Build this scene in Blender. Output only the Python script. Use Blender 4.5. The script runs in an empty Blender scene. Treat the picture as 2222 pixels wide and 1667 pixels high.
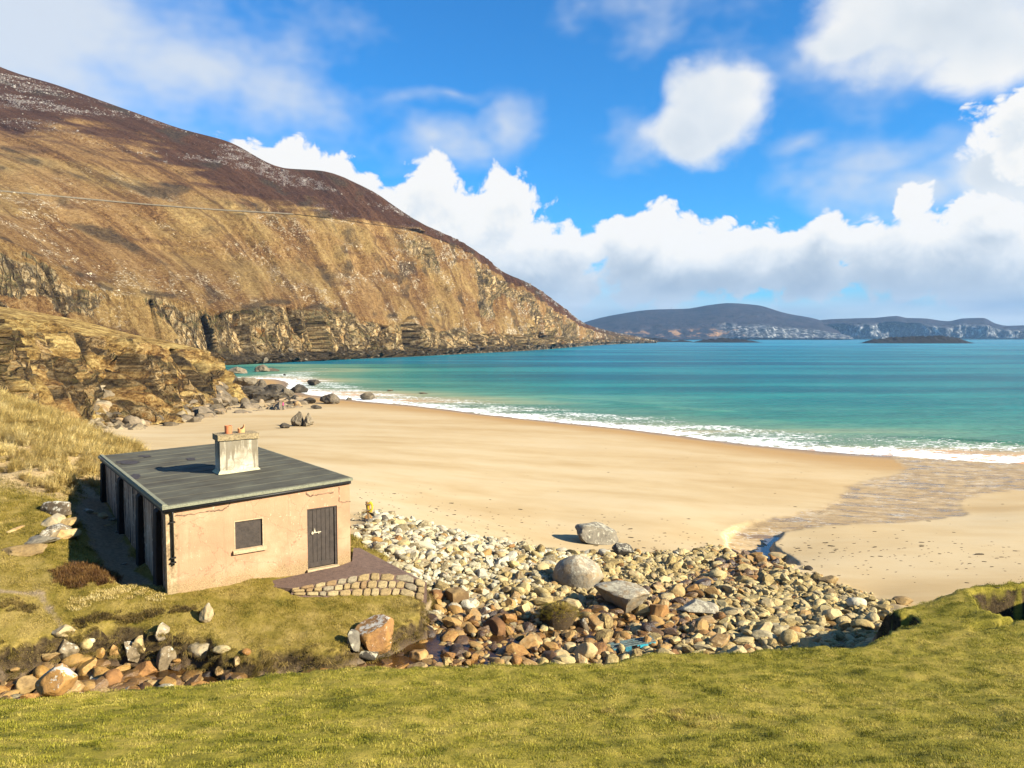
import bpy, bmesh, math, random
import numpy as np
from mathutils import Vector, Matrix, Euler
R = math.radians
random.seed(7)
RNG = np.random.default_rng(11)
scene = bpy.context.scene
COL = scene.collection

# ------------------------------------------------------------------ camera
F, CX, CY = 1650.0, 1111.0, 833.5          # focal length and centre in photo pixels (2222 wide)
CAMZ = 14.5
PITCH = math.atan(100.5 / F)
cam_d = bpy.data.cameras.new('camera')
cam_d.sensor_width = 36.0
cam_d.lens = 36.0 * F / 2222.0
cam_d.clip_start = 0.1
cam_d.clip_end = 90000.0
cam = bpy.data.objects.new('camera', cam_d)
COL.objects.link(cam)
cam.location = (0, 0, CAMZ)
cam.rotation_euler = (math.pi / 2 - PITCH, 0, 0)
scene.camera = cam

# ------------------------------------------------------------------ sun, exposure
SUN_AZ = R(113.0)      # clockwise from +Y (view direction): right and slightly behind
SUN_EL = R(27.0)
sd = bpy.data.lights.new('sun', 'SUN')
sd.energy = 5.0
sd.angle = R(0.53)
sd.color = (1.0, 0.90, 0.71)
sun = bpy.data.objects.new('sun', sd)
COL.objects.link(sun)
sv = Vector((math.sin(SUN_AZ) * math.cos(SUN_EL), math.cos(SUN_AZ) * math.cos(SUN_EL), math.sin(SUN_EL)))
sun.rotation_euler = (-sv).to_track_quat('-Z', 'Y').to_euler()
sun.location = sv * 200
scene.view_settings.view_transform = 'Standard'
scene.view_settings.look = 'None'
scene.view_settings.exposure = 1.6
scene.view_settings.gamma = 1.0
scene.view_settings.use_curve_mapping = False
scene.cycles.use_denoising = True
scene.cycles.max_bounces = 6
scene.cycles.diffuse_bounces = 2
scene.cycles.glossy_bounces = 2
scene.cycles.volume_bounces = 0
scene.cycles.caustics_reflective = False
scene.cycles.caustics_refractive = False

# ------------------------------------------------------------------ pixel geometry
cP, sP = math.cos(PITCH), math.sin(PITCH)
def ray(px, py):
    u = (np.asarray(px, float) - CX) / F
    v = -(np.asarray(py, float) - CY) / F
    return u, cP + v * sP, -sP + v * cP
def unz(px, py, z):                       # the point of a sight line at height z
    dx, dy, dz = ray(px, py)
    t = (z - CAMZ) / dz
    return dx * t, dy * t, z + 0 * dx
def und(px, py, d):                       # the point of a sight line at forward distance d
    dx, dy, dz = ray(px, py)
    t = d / dy
    return dx * t, d + 0 * dx, CAMZ + dz * t
def proj(x, y, z):
    zz = np.asarray(z) - CAMZ
    yc = y * cP - zz * sP
    zc = y * sP + zz * cP
    yc = np.maximum(yc, 1e-3)
    return CX + F * x / yc, CY - F * zc / yc

# ------------------------------------------------------------------ node helpers
class NB:
    """short hand for building node trees"""
    def __init__(s, nt):
        s.nt = nt
    def n(s, t, **k):
        nd = s.nt.nodes.new(t)
        for a, b in k.items():
            setattr(nd, a, b)
        return nd
    def put(s, sock, v):
        if v is None: return
        if isinstance(v, bpy.types.NodeSocket): s.nt.links.new(v, sock)
        elif isinstance(v, (tuple, list)) and len(v) == 3 and sock.type == 'RGBA': sock.default_value = (*v, 1)
        else: sock.default_value = v
    def m(s, op, a, b=None, c=None, clamp=False):
        nd = s.n('ShaderNodeMath', operation=op, use_clamp=clamp)
        s.put(nd.inputs[0], a); s.put(nd.inputs[1], b); s.put(nd.inputs[2], c)
        return nd.outputs[0]
    def vm(s, op, a, b=None, scale=None):
        nd = s.n('ShaderNodeVectorMath', operation=op)
        s.put(nd.inputs[0], a); s.put(nd.inputs[1], b)
        if scale is not None: s.put(nd.inputs['Scale'], scale)
        return nd.outputs['Value'] if op in ('LENGTH', 'DOT_PRODUCT', 'DISTANCE') else nd.outputs[0]
    def mix(s, f, a, b, mode='MIX'):
        nd = s.n('ShaderNodeMix', data_type='RGBA', blend_type=mode)
        s.put(nd.inputs[0], f); s.put(nd.inputs[6], a); s.put(nd.inputs[7], b)
        return nd.outputs[2]
    def mixf(s, f, a, b):
        nd = s.n('ShaderNodeMix', data_type='FLOAT')
        s.put(nd.inputs[0], f); s.put(nd.inputs[2], a); s.put(nd.inputs[3], b)
        return nd.outputs[0]
    def noise(s, vec, scale, detail=4, rough=0.55, dist=0.0, col=False, lac=2.0):
        nd = s.n('ShaderNodeTexNoise')
        s.put(nd.inputs['Vector'], vec); s.put(nd.inputs['Scale'], scale); s.put(nd.inputs['Detail'], detail)
        s.put(nd.inputs['Roughness'], rough); s.put(nd.inputs['Distortion'], dist); s.put(nd.inputs['Lacunarity'], lac)
        return nd.outputs[1] if col else nd.outputs[0]
    def voro(s, vec, scale, feature='F1', out=0, rnd=1.0):
        nd = s.n('ShaderNodeTexVoronoi', feature=feature)
        s.put(nd.inputs['Vector'], vec); s.put(nd.inputs['Scale'], scale); s.put(nd.inputs['Randomness'], rnd)
        return nd.outputs[out]
    def ramp(s, f, stops, interp='LINEAR'):
        nd = s.n('ShaderNodeValToRGB')
        s.put(nd.inputs[0], f)
        cr = nd.color_ramp; cr.interpolation = interp
        while len(cr.elements) < len(stops): cr.elements.new(0.5)
        for e, (p, c) in zip(cr.elements, stops):
            e.position = p
            e.color = (*c, 1) if isinstance(c, tuple) else (c, c, c, 1)
        return nd.outputs[0]
    def step(s, f, lo, hi):
        nd = s.n('ShaderNodeMapRange', interpolation_type='SMOOTHSTEP', clamp=True)
        s.put(nd.inputs[0], f); s.put(nd.inputs[1], lo); s.put(nd.inputs[2], hi)
        nd.inputs[3].default_value = 0; nd.inputs[4].default_value = 1
        return nd.outputs[0]
    def mapping(s, vec, scale=(1, 1, 1), rot=(0, 0, 0), loc=(0, 0, 0)):
        nd = s.n('ShaderNodeMapping')
        s.put(nd.inputs[0], vec); nd.inputs[1].default_value = loc
        nd.inputs[2].default_value = rot; nd.inputs[3].default_value = scale
        return nd.outputs[0]
    def obj(s): return s.n('ShaderNodeTexCoord').outputs['Object']
    def gen(s): return s.n('ShaderNodeTexCoord').outputs['Generated']
    def attr(s, name):
        nd = s.n('ShaderNodeAttribute', attribute_name=name)
        return nd
    def chan(s, name):
        a = s.attr(name)
        sp = s.n('ShaderNodeSeparateColor')
        s.nt.links.new(a.outputs['Color'], sp.inputs[0])
        return sp.outputs[0], sp.outputs[1], sp.outputs[2]
    def xyz(s, v):
        sp = s.n('ShaderNodeSeparateXYZ'); s.put(sp.inputs[0], v)
        return sp.outputs
    def cxyz(s, x, y, z):
        nd = s.n('ShaderNodeCombineXYZ')
        s.put(nd.inputs[0], x); s.put(nd.inputs[1], y); s.put(nd.inputs[2], z)
        return nd.outputs[0]
    def bump(s, h, strength=0.5, dist=0.1, normal=None):
        nd = s.n('ShaderNodeBump')
        s.put(nd.inputs['Height'], h); s.put(nd.inputs['Strength'], strength); s.put(nd.inputs['Distance'], dist)
        s.put(nd.inputs['Normal'], normal)
        return nd.outputs[0]

def material(name):
    m = bpy.data.materials.new(name)
    m.use_nodes = True
    nt = m.node_tree
    nt.nodes.clear()
    b = NB(nt)
    out = b.n('ShaderNodeOutputMaterial')
    bs = b.n('ShaderNodeBsdfPrincipled')
    nt.links.new(bs.outputs[0], out.inputs[0])
    def fin(col=None, rough=None, normal=None, spec=None, **k):
        b.put(bs.inputs['Base Color'], col); b.put(bs.inputs['Roughness'], rough)
        b.put(bs.inputs['Normal'], normal); b.put(bs.inputs['Specular IOR Level'], spec)
        for a, v in k.items(): b.put(bs.inputs[a.replace('_', ' ')], v)
    b.fin = fin; b.bs = bs
    return m, b

def srgb(r, g, b):
    f = lambda c: (c / 255 / 12.92) if c / 255 <= 0.04045 else ((c / 255 + 0.055) / 1.055) ** 2.4
    return (f(r), f(g), f(b))

# ------------------------------------------------------------------ numpy noise
def _h(ix, iy, iz, seed):
    with np.errstate(over='ignore'):
        h = ix.astype(np.uint32) * np.uint32(374761393) + iy.astype(np.uint32) * np.uint32(668265263) + iz.astype(np.uint32) * np.uint32(2147483647) + np.uint32(seed * 974711 + 12345)
        h = (h ^ (h >> np.uint32(13))) * np.uint32(1274126177)
        h = (h ^ (h >> np.uint32(16))) * np.uint32(2246822519)
        h ^= h >> np.uint32(15)
    return h
_G = RNG.normal(size=(256, 3)); _G /= np.linalg.norm(_G, axis=1)[:, None]
_G = _G.astype(np.float32)
def pn(x, y, z=0.0, seed=0):
    x, y, z = np.broadcast_arrays(np.asarray(x, np.float32), np.asarray(y, np.float32), np.asarray(z, np.float32))
    xi, yi, zi = np.floor(x), np.floor(y), np.floor(z)
    fx, fy, fz = x - xi, y - yi, z - zi
    xi, yi, zi = xi.astype(np.int64) & 0xffffffff, yi.astype(np.int64) & 0xffffffff, zi.astype(np.int64) & 0xffffffff
    s = lambda t: t * t * t * (t * (t * 6 - 15) + 10)
    ux, uy, uz = s(fx), s(fy), s(fz)
    r = 0
    for dx in (0, 1):
        for dy in (0, 1):
            for dz in (0, 1):
                g = _G[_h(xi + dx, yi + dy, zi + dz, seed) & np.uint32(255)]
                dd = g[..., 0] * (fx - dx) + g[..., 1] * (fy - dy) + g[..., 2] * (fz - dz)
                r = r + dd * (ux if dx else 1 - ux) * (uy if dy else 1 - uy) * (uz if dz else 1 - uz)
    return r * 1.5
def fbm(x, y, z=0.0, o=5, seed=0, gain=0.5):
    a, r, f = 1.0, 0, 1.0
    for i in range(o):
        r = r + a * pn(x * f, y * f, np.asarray(z) * f, seed + i); a *= gain; f *= 2.03
    return r
def ridge(x, y, z=0.0, o=4, seed=0, gain=0.5):
    a, r, f, t = 1.0, 0, 1.0, 0
    for i in range(o):
        r = r + a * (1 - 2 * np.abs(pn(x * f, y * f, np.asarray(z) * f, seed + i))); t += a; a *= gain; f *= 2.07
    return r / t
def facets(u, v, seed=0, jit=0.9, tilt=1.0):
    """blocky relief: every cell is a tilted plane. returns height (about -1..1) and distance to the cell border"""
    u, v = np.broadcast_arrays(np.asarray(u, np.float32), np.asarray(v, np.float32))
    ui, vi = np.floor(u), np.floor(v)
    b1 = np.full(u.shape, 9., np.float32); b2 = b1.copy(); hh = np.zeros(u.shape, np.float32)
    for di in (-1, 0, 1):
        for dj in (-1, 0, 1):
            ci, cj = ui + di, vi + dj
            k = _h(ci.astype(np.int64) & 0xffffffff, cj.astype(np.int64) & 0xffffffff, np.zeros(u.shape, np.int64), seed)
            f = lambda sh: ((k >> np.uint32(sh)) & np.uint32(255)).astype(np.float32) / 255.0
            px, py = ci + .5 + (f(0) - .5) * jit, cj + .5 + (f(8) - .5) * jit
            dx, dy = u - px, v - py
            d = dx * dx + dy * dy
            h = (f(16) - .5) * 1.2 + tilt * ((f(24) - .5) * 1.6 * dx + (f(4) - .5) * 1.6 * dy)
            new = d < b1
            b2 = np.where(new, b1, np.minimum(b2, d)); hh = np.where(new, h, hh); b1 = np.where(new, d, b1)
    return hh, np.sqrt(b2) - np.sqrt(b1)
def sst(a, b, x):
    t = np.clip((x - a) / (b - a), 0, 1); return t * t * (3 - 2 * t)

# ------------------------------------------------------------------ world: sky, and clouds computed by direction
THICK = [(1350,560,70,62),(1440,562,130,84),(1590,566,140,80),(1720,572,120,72),(1790,535,58,58),(1965,455,60,70),(1960,560,140,92),
         (2150,490,110,70),(2190,590,230,74),(2020,605,190,60),(1480,595,190,60),(1700,600,200,50),
         (590,362,120,50),(720,408,140,60),(860,455,165,80),(990,470,130,74),(1100,440,90,60),(1040,520,190,110),
         (1190,565,95,75),(900,520,250,120),(1080,610,200,70),
         (2240,290,125,78),]
SOFT = [(2010,30,225,105),(1840,80,90,45),(2140,110,120,80),(1550,235,105,92),(1490,295,105,62),(1590,205,55,50),(2200,360,160,70)]
THIN = [(60,40,480,280,1.0),(360,130,300,220,.8),(600,210,200,100,.45),(1390,70,70,55,.35),(1110,285,75,60,.55),(960,215,120,22,.55),(930,300,110,40,.45),
        (1730,315,75,30,.45),(1000,330,160,50,.4),(1930,340,190,45,.5),(2000,410,260,80,.7),(1220,640,190,80,.8),(1290,10,90,40,.4),(1390,290,80,60,.6),(1950,90,330,140,.5)]
def az_el(px, py):
    dx, dy, dz = ray(px, py)
    L = math.sqrt(dx*dx + dy*dy + dz*dz)
    return math.atan2(dx, dy), math.asin(dz / L)
def up2(a, f, shape):
    """bilinear upsampling of a coarse grid"""
    r = np.linspace(0, a.shape[0] - 1.001, shape[0]); c = np.linspace(0, a.shape[1] - 1.001, shape[1])
    r0 = r.astype(int); c0 = c.astype(int); fr = (r - r0)[:, None].astype(np.float32); fc = (c - c0)[None, :].astype(np.float32)
    t = a[r0] * (1 - fr) + a[r0 + 1] * fr
    return t[:, c0] * (1 - fc) + t[:, c0 + 1] * fc
def cloud_map(w, h, a0, a1, e0, e1):
    az = np.linspace(a0, a1, w, dtype=np.float32)[None, :]; el = np.linspace(e0, e1, h, dtype=np.float32)[:, None]
    AZ, EL = np.broadcast_arrays(az, el)
    ca, ce = np.linspace(a0, a1, w // 4, dtype=np.float32)[None, :], np.linspace(e0, e1, h // 4, dtype=np.float32)[:, None]
    CA, CE = np.broadcast_arrays(ca, ce)
    def lo(fn): return up2(fn(CA, CE), 4, (h, w))
    wx = lo(lambda a, e: 0.022 * fbm(a * 9, e * 9, 1, 3, 501)); wy = lo(lambda a, e: 0.016 * fbm(a * 9, e * 9, 5, 3, 502))
    X, Y = AZ + wx, EL + wy
    def field(lst, dflt=1.0):
        acc = np.full(AZ.shape, -9.0, np.float32)
        for i_, q in enumerate(lst):
            px, py, rx, ry = q[:4]; wgt = q[4] if len(q) > 4 else 1.0
            b0, f0 = az_el(px, py); k = math.cos(b0) ** 2
            ra, re = rx / F * k * 1.38, ry / F * math.cos(b0) * 1.38
            f = (1 - np.sqrt(((X - b0) / ra) ** 2 + ((Y - f0) / re) ** 2)) * wgt
            hh = np.clip(0.5 + 0.5 * (f - acc) / 0.06, 0, 1)
            bel = np.clip((f0 - Y) / re, -1, 1)
            low_ = bel if i_ == 0 else np.where(f > acc, bel, low_)
            acc = np.where(acc < -5, f, acc * (1 - hh) + f * hh + 0.06 * hh * (1 - hh))
        field.low = low_
        return acc
    # other clouds of the same sky outside the frame
    out = np.maximum(sst(0.66, 0.80, np.abs(AZ)), sst(0.50, 0.62, EL))
    rest = lo(lambda a, e: (fbm(a * 2.3, e * 4.2, 3, 4, 511) - 0.30) * 1.3) + (out - 1) * 3
    T = np.maximum(field(THICK), rest); below = up2(field.low[::4, ::4], 4, (h, w))
    SFT = field(SOFT)
    bil, amp, fq = 0, 0.27, 16.0
    for i in range(5):
        fn = lambda a, e, fq=fq, i=i: np.abs(pn(a * fq, e * fq * 1.15, 2, 520 + i)) * 2
        nz = lo(fn) if i < 2 else fn(X, Y)
        bil = bil + amp * (nz - 0.45); amp *= 0.58; fq *= 2.05
    T = T + bil + lo(lambda a, e: 0.30 * fbm(a * 14, e * 14, 8, 3, 530))
    den = np.clip((T - 0.16) / 0.5, 0, 1)
    # light reaching each point: density summed on the way to the sun (up and right)
    pxs = w / (a1 - a0)
    sh = np.zeros_like(den); tw = 0
    for k_s in (0.006, 0.013, 0.022, 0.034, 0.05):
        dx, dy = int(round(k_s * 0.55 * pxs)), int(round(k_s * 0.95 * h / (e1 - e0)))
        r = np.zeros_like(den)
        r[:h - dy, :w - dx] = den[dy:, dx:] if dx else den[dy:, :]
        sh += r; tw += 1
    sh /= tw
    lit = np.exp(-0.50 * sh * den ** 0.4) + 0.24 * bil / 0.5 + lo(lambda a, e: 0.22 * fbm(a * 9, e * 14, 12, 4, 580))
    lit = lit * (0.48 + 0.52 * sst(0.055, 0.135, EL)) + 0.10
    lit = np.clip((lit - 0.28) / 0.66, 0, 1)
    soft = 0.10 + 0.34 * sst(0.02, -0.35, wy * 22 + (Y - EL)) 
    soft_lo = sst(0.0, 0.8, below) * sst(0.16, 0.22, EL)
    alpha = sst(0.12 - 0.10 * soft_lo, 0.30 + 0.45 * soft_lo + 0.12 * sst(-0.2, 0.6, sh - 0.4), T)
    sa = sst(0.02, 0.50, SFT + 0.25 * bil + lo(lambda a, e: 0.26 * fbm(a * 9, e * 11, 14, 5, 570))) * 0.97
    slit = np.clip(0.80 + lo(lambda a, e: 0.22 * fbm(a * 7, e * 9, 15, 4, 575)) + 0.10 * bil - 0.22 * sst(0, 0.9, SFT), 0, 0.95)
    tot_ = sa * (1 - alpha) + alpha
    lit = (lit * alpha + slit * sa * (1 - alpha)) / np.maximum(tot_, 1e-3)
    alpha = tot_
    N = field(THIN)
    thin = sst(0.0, 0.85, N + lo(lambda a, e: 0.42 * fbm(a * 6, e * 9, 4, 5, 540)) + 0.06 * pn(AZ * 60, EL * 90, 0, 545)) * 0.92
    low = 1 - sst(0.030, 0.078, EL + lo(lambda a, e: 0.016 * fbm(a * 5, e * 26, 6, 4, 550)))
    lown = lo(lambda a, e: fbm(a * 6, e * 30, 9, 4, 560))
    return lit, alpha, thin, low * 0.9, np.clip(0.5 + 0.6 * lown, 0, 1)
def build_world():
    w = bpy.data.worlds.new('World'); scene.world = w; w.use_nodes = True
    nt = w.node_tree; nt.nodes.clear()
    b = NB(nt)
    out = b.n('ShaderNodeOutputWorld'); bg = b.n('ShaderNodeBackground')
    nt.links.new(bg.outputs[0], out.inputs[0])
    sky = b.n('ShaderNodeTexSky', sky_type='NISHITA', sun_disc=False, sun_elevation=SUN_EL,
              sun_rotation=SUN_AZ, altitude=0, air_density=1.0, dust_density=0.4, ozone_density=3.0)
    SKS = 0.10
    skyc = b.mix(1.0, sky.outputs[0], (0.120 * SKS, 0.435 * SKS, 0.68 * SKS), 'MULTIPLY')
    d = b.gen(); x, y, z = b.xyz(d)
    az = b.m('ARCTAN2', x, y); el = b.m('ARCSINE', z)
    EX = 2 ** -scene.view_settings.exposure * 0.97
    def lerp(a, c, t): return np.asarray(a, np.float32) * (1 - t[..., None]) + np.asarray(c, np.float32) * t[..., None]
    stops = [(0.0, srgb(160, 178, 198)), (0.3, srgb(192, 206, 220)), (0.6, srgb(232, 238, 243)), (0.85, srgb(254, 253, 250)), (1.0, srgb(255, 254, 252))]
    def tex(name, W, H, a0, a1, e0, e1):
        lit, al, thin, low, ln = cloud_map(W, H, a0, a1, e0, e1)
        cc = np.stack([np.interp(lit, [s_[0] for s_ in stops], [s_[1][k] for s_ in stops]) for k in range(3)], -1)
        col, A = np.zeros(cc.shape, np.float32), np.zeros(al.shape, np.float32)   # layers, premultiplied
        for c_, a_ in ((np.broadcast_to(np.array(srgb(224, 232, 241), np.float32), cc.shape), thin), (cc, al),
                       (lerp(srgb(150, 174, 200), srgb(206, 218, 229), ln), low)):
            col = col * (1 - a_[..., None]) + c_ * a_[..., None]; A = A * (1 - a_) + a_
        im = bpy.data.images.new(name, W, H, alpha=True, float_buffer=True)
        im.colorspace_settings.name = 'Linear Rec.709'
        im.alpha_mode = 'CHANNEL_PACKED'
        buf = np.empty((H, W, 4), np.float32); buf[..., :3] = col / np.maximum(A, 0.004)[..., None]; buf[..., 3] = A
        im.pixels.foreach_set(buf.ravel()); im.update(); im.pack()
        tx = b.n('ShaderNodeTexImage', image=im, extension='EXTEND', interpolation='Linear')
        u = b.m('DIVIDE', b.m('SUBTRACT', az, a0), a1 - a0); v = b.m('DIVIDE', b.m('SUBTRACT', el, e0), e1 - e0)
        b.put(tx.inputs[0], b.cxyz(u, v, 0.0))
        return tx.outputs[0], tx.outputs[1]
    c1, a1 = tex('cloud_bank', 1900, 1050, -0.80, 0.80, -0.05, 0.62)
    c2, a2 = tex('cloud_rest', 1000, 500, -math.pi, math.pi, -0.05, 1.5708)
    inb = b.m('MULTIPLY', b.m('LESS_THAN', b.m('ABSOLUTE', az), 0.79), b.m('LESS_THAN', el, 0.61))
    cc, aa = b.mix(inb, c2, c1), b.mixf(inb, a2, a1)
    b.put(bg.inputs[0], b.mix(aa, skyc, b.mix(1.0, cc, (EX, EX, EX), 'MULTIPLY')))
    bg.inputs[1].default_value = 1.0
build_world()

# ------------------------------------------------------------------ object helpers
def link(name, me, mat=None, parent=None):
    o = bpy.data.objects.new(name, me); COL.objects.link(o)
    if mat is not None and me is not None:
        if not me.materials:
            for m in (mat if isinstance(mat, (list, tuple)) else [mat]): me.materials.append(m)
    if parent is not None: o.parent = parent
    return o
def tag(o, label=None, cat=None, group=None, kind=None):
    if label: o['label'] = label
    if cat: o['category'] = cat
    if group: o['group'] = group
    if kind: o['kind'] = kind
    return o
def empty(name, loc, rz=0.0):
    o = bpy.data.objects.new(name, None); COL.objects.link(o)
    o.location = loc; o.rotation_euler = (0, 0, rz); o.empty_display_size = 0.3
    return o
def mesh_np(name, verts, faces, smooth=True):
    me = bpy.data.meshes.new(name)
    verts = np.ascontiguousarray(verts, np.float32); faces = np.ascontiguousarray(faces, np.int32)
    me.vertices.add(len(verts)); me.vertices.foreach_set('co', verts.ravel())
    k = faces.shape[1]
    me.loops.add(faces.size); me.loops.foreach_set('vertex_index', faces.ravel())
    me.polygons.add(len(faces))
    me.polygons.foreach_set('loop_start', np.arange(0, faces.size, k, dtype=np.int32))
    me.polygons.foreach_set('loop_total', np.full(len(faces), k, np.int32))
    me.update(calc_edges=True)
    if smooth: me.shade_smooth()
    else: me.shade_flat()
    return me
def set_col(me, name, arr):
    a = me.attributes.new(name, 'FLOAT_COLOR', 'POINT')
    full = np.ones((len(arr), 4), np.float32); full[:, :arr.shape[1]] = arr
    a.data.foreach_set('color', full.ravel())
def grid_faces(nr, nc):
    i = np.arange(nr * nc).reshape(nr, nc)
    return np.stack([i[:-1, :-1], i[:-1, 1:], i[1:, 1:], i[1:, :-1]], -1).reshape(-1, 4)
def bm_obj(name, bm, mat=None, parent=None, smooth=False, bevel=0.0):
    if bevel:
        bmesh.ops.bevel(bm, geom=list(bm.edges), offset=bevel, segments=1, affect='EDGES')
    bmesh.ops.recalc_face_normals(bm, faces=bm.faces)
    me = bpy.data.meshes.new(name); bm.to_mesh(me); bm.free()
    if smooth: me.shade_smooth()
    return link(name, me, mat, parent)
def hexa(bm, p):            # p: bottom 4 (ccw) then top 4
    v = [bm.verts.new(q) for q in p]
    for f in ((0, 3, 2, 1), (4, 5, 6, 7), (0, 1, 5, 4), (1, 2, 6, 5), (2, 3, 7, 6), (3, 0, 4, 7)):
        bm.faces.new([v[i] for i in f])
def box(bm, x0, x1, y0, y1, z0, z1):
    hexa(bm, [(x0, y0, z0), (x1, y0, z0), (x1, y1, z0), (x0, y1, z0), (x0, y0, z1), (x1, y0, z1), (x1, y1, z1), (x0, y1, z1)])
def tube(bm, pts, r, n=8, cap=True):
    rings = []
    pts = [Vector(p) for p in pts]
    rr = r if isinstance(r, (list, tuple)) else [r] * len(pts)
    for i, p in enumerate(pts):
        d = (pts[min(i + 1, len(pts) - 1)] - pts[max(i - 1, 0)]).normalized()
        a = d.orthogonal().normalized() if i == 0 else (a - d * a.dot(d)).normalized()
        c = d.cross(a)
        rings.append([bm.verts.new(p + (a * math.cos(2 * math.pi * k / n) + c * math.sin(2 * math.pi * k / n)) * rr[i]) for k in range(n)])
    for i in range(len(rings) - 1):
        for k in range(n):
            bm.faces.new([rings[i][k], rings[i][(k + 1) % n], rings[i + 1][(k + 1) % n], rings[i + 1][k]])
    if cap:
        bm.faces.new(rings[0][::-1]); bm.faces.new(rings[-1])

def copy_tree(o, parent=None):
    c = o.copy(); COL.objects.link(c); c.parent = parent
    for ch in o.children: copy_tree(ch, c)
    return c
# ================================================================== TERRAIN
class TPS:
    """thin plate surface z(x,y) through control points, in (x/(y+8), ln(y+8))"""
    def __init__(s, pts, lam=1e-4):
        P = np.array(pts, float)
        s.q = s.tr(P[:, 0], P[:, 1]); z = P[:, 2]
        n = len(P)
        K = s.k(s.q, s.q) + lam * np.eye(n)
        A = np.zeros((n + 3, n + 3)); A[:n, :n] = K; A[:n, n] = 1; A[:n, n + 1:] = s.q; A[n, :n] = 1; A[n + 1:, :n] = s.q.T
        s.w = np.linalg.solve(A, np.r_[z, 0, 0, 0]); s.n = n
    @staticmethod
    def tr(x, y):
        return np.stack([np.asarray(x) / (np.asarray(y) + 8) * 1.6, np.log(np.asarray(y) + 8)], -1)
    @staticmethod
    def k(a, b):
        r2 = ((a[:, None, :] - b[None, :, :]) ** 2).sum(-1)
        return 0.5 * r2 * np.log(r2 + 1e-12)
    def __call__(s, x, y):
        sh = np.shape(x); q = s.tr(np.ravel(x), np.ravel(y)); out = np.empty(len(q))
        for i in range(0, len(q), 60000):
            qq = q[i:i + 60000]
            out[i:i + 60000] = s.k(qq, s.q) @ s.w[:s.n] + s.w[s.n] + qq @ s.w[s.n + 1:]
        return out.reshape(sh)
def P3(l): return [tuple(float(c) for c in unz(*p)) for p in l]

LOWP = P3([(-150,1450,5.6),(60,1450,5.5),(250,1440,5.42),(450,1445,5.36),(650,1440,5.3),(850,1420,5.2),(1000,1405,5.15),(1150,1400,5.1),(1300,1400,5.0),(1450,1385,5.0),
 (1600,1365,5.0),(1750,1350,4.95),(1850,1345,4.95),(1930,1320,4.9),(900,1300,5.6),(1050,1330,5.2),(1250,1300,5.0),(1400,1290,4.7),(1600,1290,4.6),(1800,1310,4.7),
 (850,1220,6.1),(1000,1230,5.6),(1200,1230,4.9),(1400,1240,4.4),(1600,1230,4.0),(1750,1260,4.1),(1900,1300,4.4),(800,1130,5.7),(900,1150,5.4),(1000,1160,5.0),
 (1150,1185,4.5),(1300,1200,4.1),(1500,1195,3.8),(1650,1200,3.3),(765,1050,4.6),(900,1100,4.6),(1000,1050,3.6),(1200,1100,3.6),(1500,1100,3.0),(1400,1150,3.7),(1560,1160,3.3),
 (1800,1150,3.1),(2000,1200,3.6),(2200,1200,3.6),(1800,1230,3.8),(2100,1250,4.0),(2222,1130,2.7),(2400,1150,2.9),(500,960,3.0),(300,960,3.4),(700,930,1.8),(600,890,0.95),(1000,950,1.7),
 (1200,1000,2.0),(1500,1050,2.1),(1700,1050,1.5),(1900,1030,0.6),(2100,1100,1.6),(2222,1050,0.7),(2400,1060,0.7),(1950,990,0),(2222,1006,0),(2400,1012,0),(1700,973,0),(1400,936,0),(1100,905,0),
 (900,881,0),(740,866,0),(620,842,0),(520,823,0),(500,870,0.7),(270,935,1.7),(400,905,1.3),
 (2222,965,-1.3),(1950,950,-1.3),(1700,930,-1.5),(1400,900,-1.5),(1100,870,-1.7),(900,850,-1.5),(700,825,-.9),(600,815,-.8),(620,800,-1.1),(2222,860,-5),(1700,850,-5),(1111,815,-5),(800,800,-1.6),(1111,770,-7),(2000,780,-7)]) + \
 [(-65,92,4),(-90,125,4),(-140,180,2),(-60,60,5),(-120,300,-3),(-30,8,8.5),(0,8,7.0),(25,8,7.0),(30,22,5.0),(-24,20,5.6)]
LAWNP = P3([(-300,1667,9.6),(0,1667,9.2),(500,1667,9.05),(1111,1667,8.95),(1700,1667,8.95),(2222,1667,9.1),(2500,1667,9.3),(0,1580,8.15),(600,1570,8.15),(1111,1550,8.0),(1700,1540,8.1),(2222,1540,8.4),
 (0,1505,7.2),(330,1490,7.12),(560,1465,7.1),(700,1447,7.1),(1111,1438,7.1),(1300,1430,7.1),(1450,1412,7.1),(1700,1402,7.15),(1850,1385,7.15),(1960,1395,7.3),(2222,1430,7.7),
 (1960,1345,7.1),(2060,1330,7.25),(2222,1350,7.5),(1925,1315,7.15),(1990,1305,7.05),(2060,1278,7.3),(2140,1260,7.35),(2222,1257,7.4),(2400,1262,7.4),(-300,1530,7.4)]) + \
 [(0,4,10.9),(-12,3,11),(12,3,11.2),(0,-4,12.8),(-8,-4,12.8),(8,-4,12.8),(26,12,8.5)]
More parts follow.
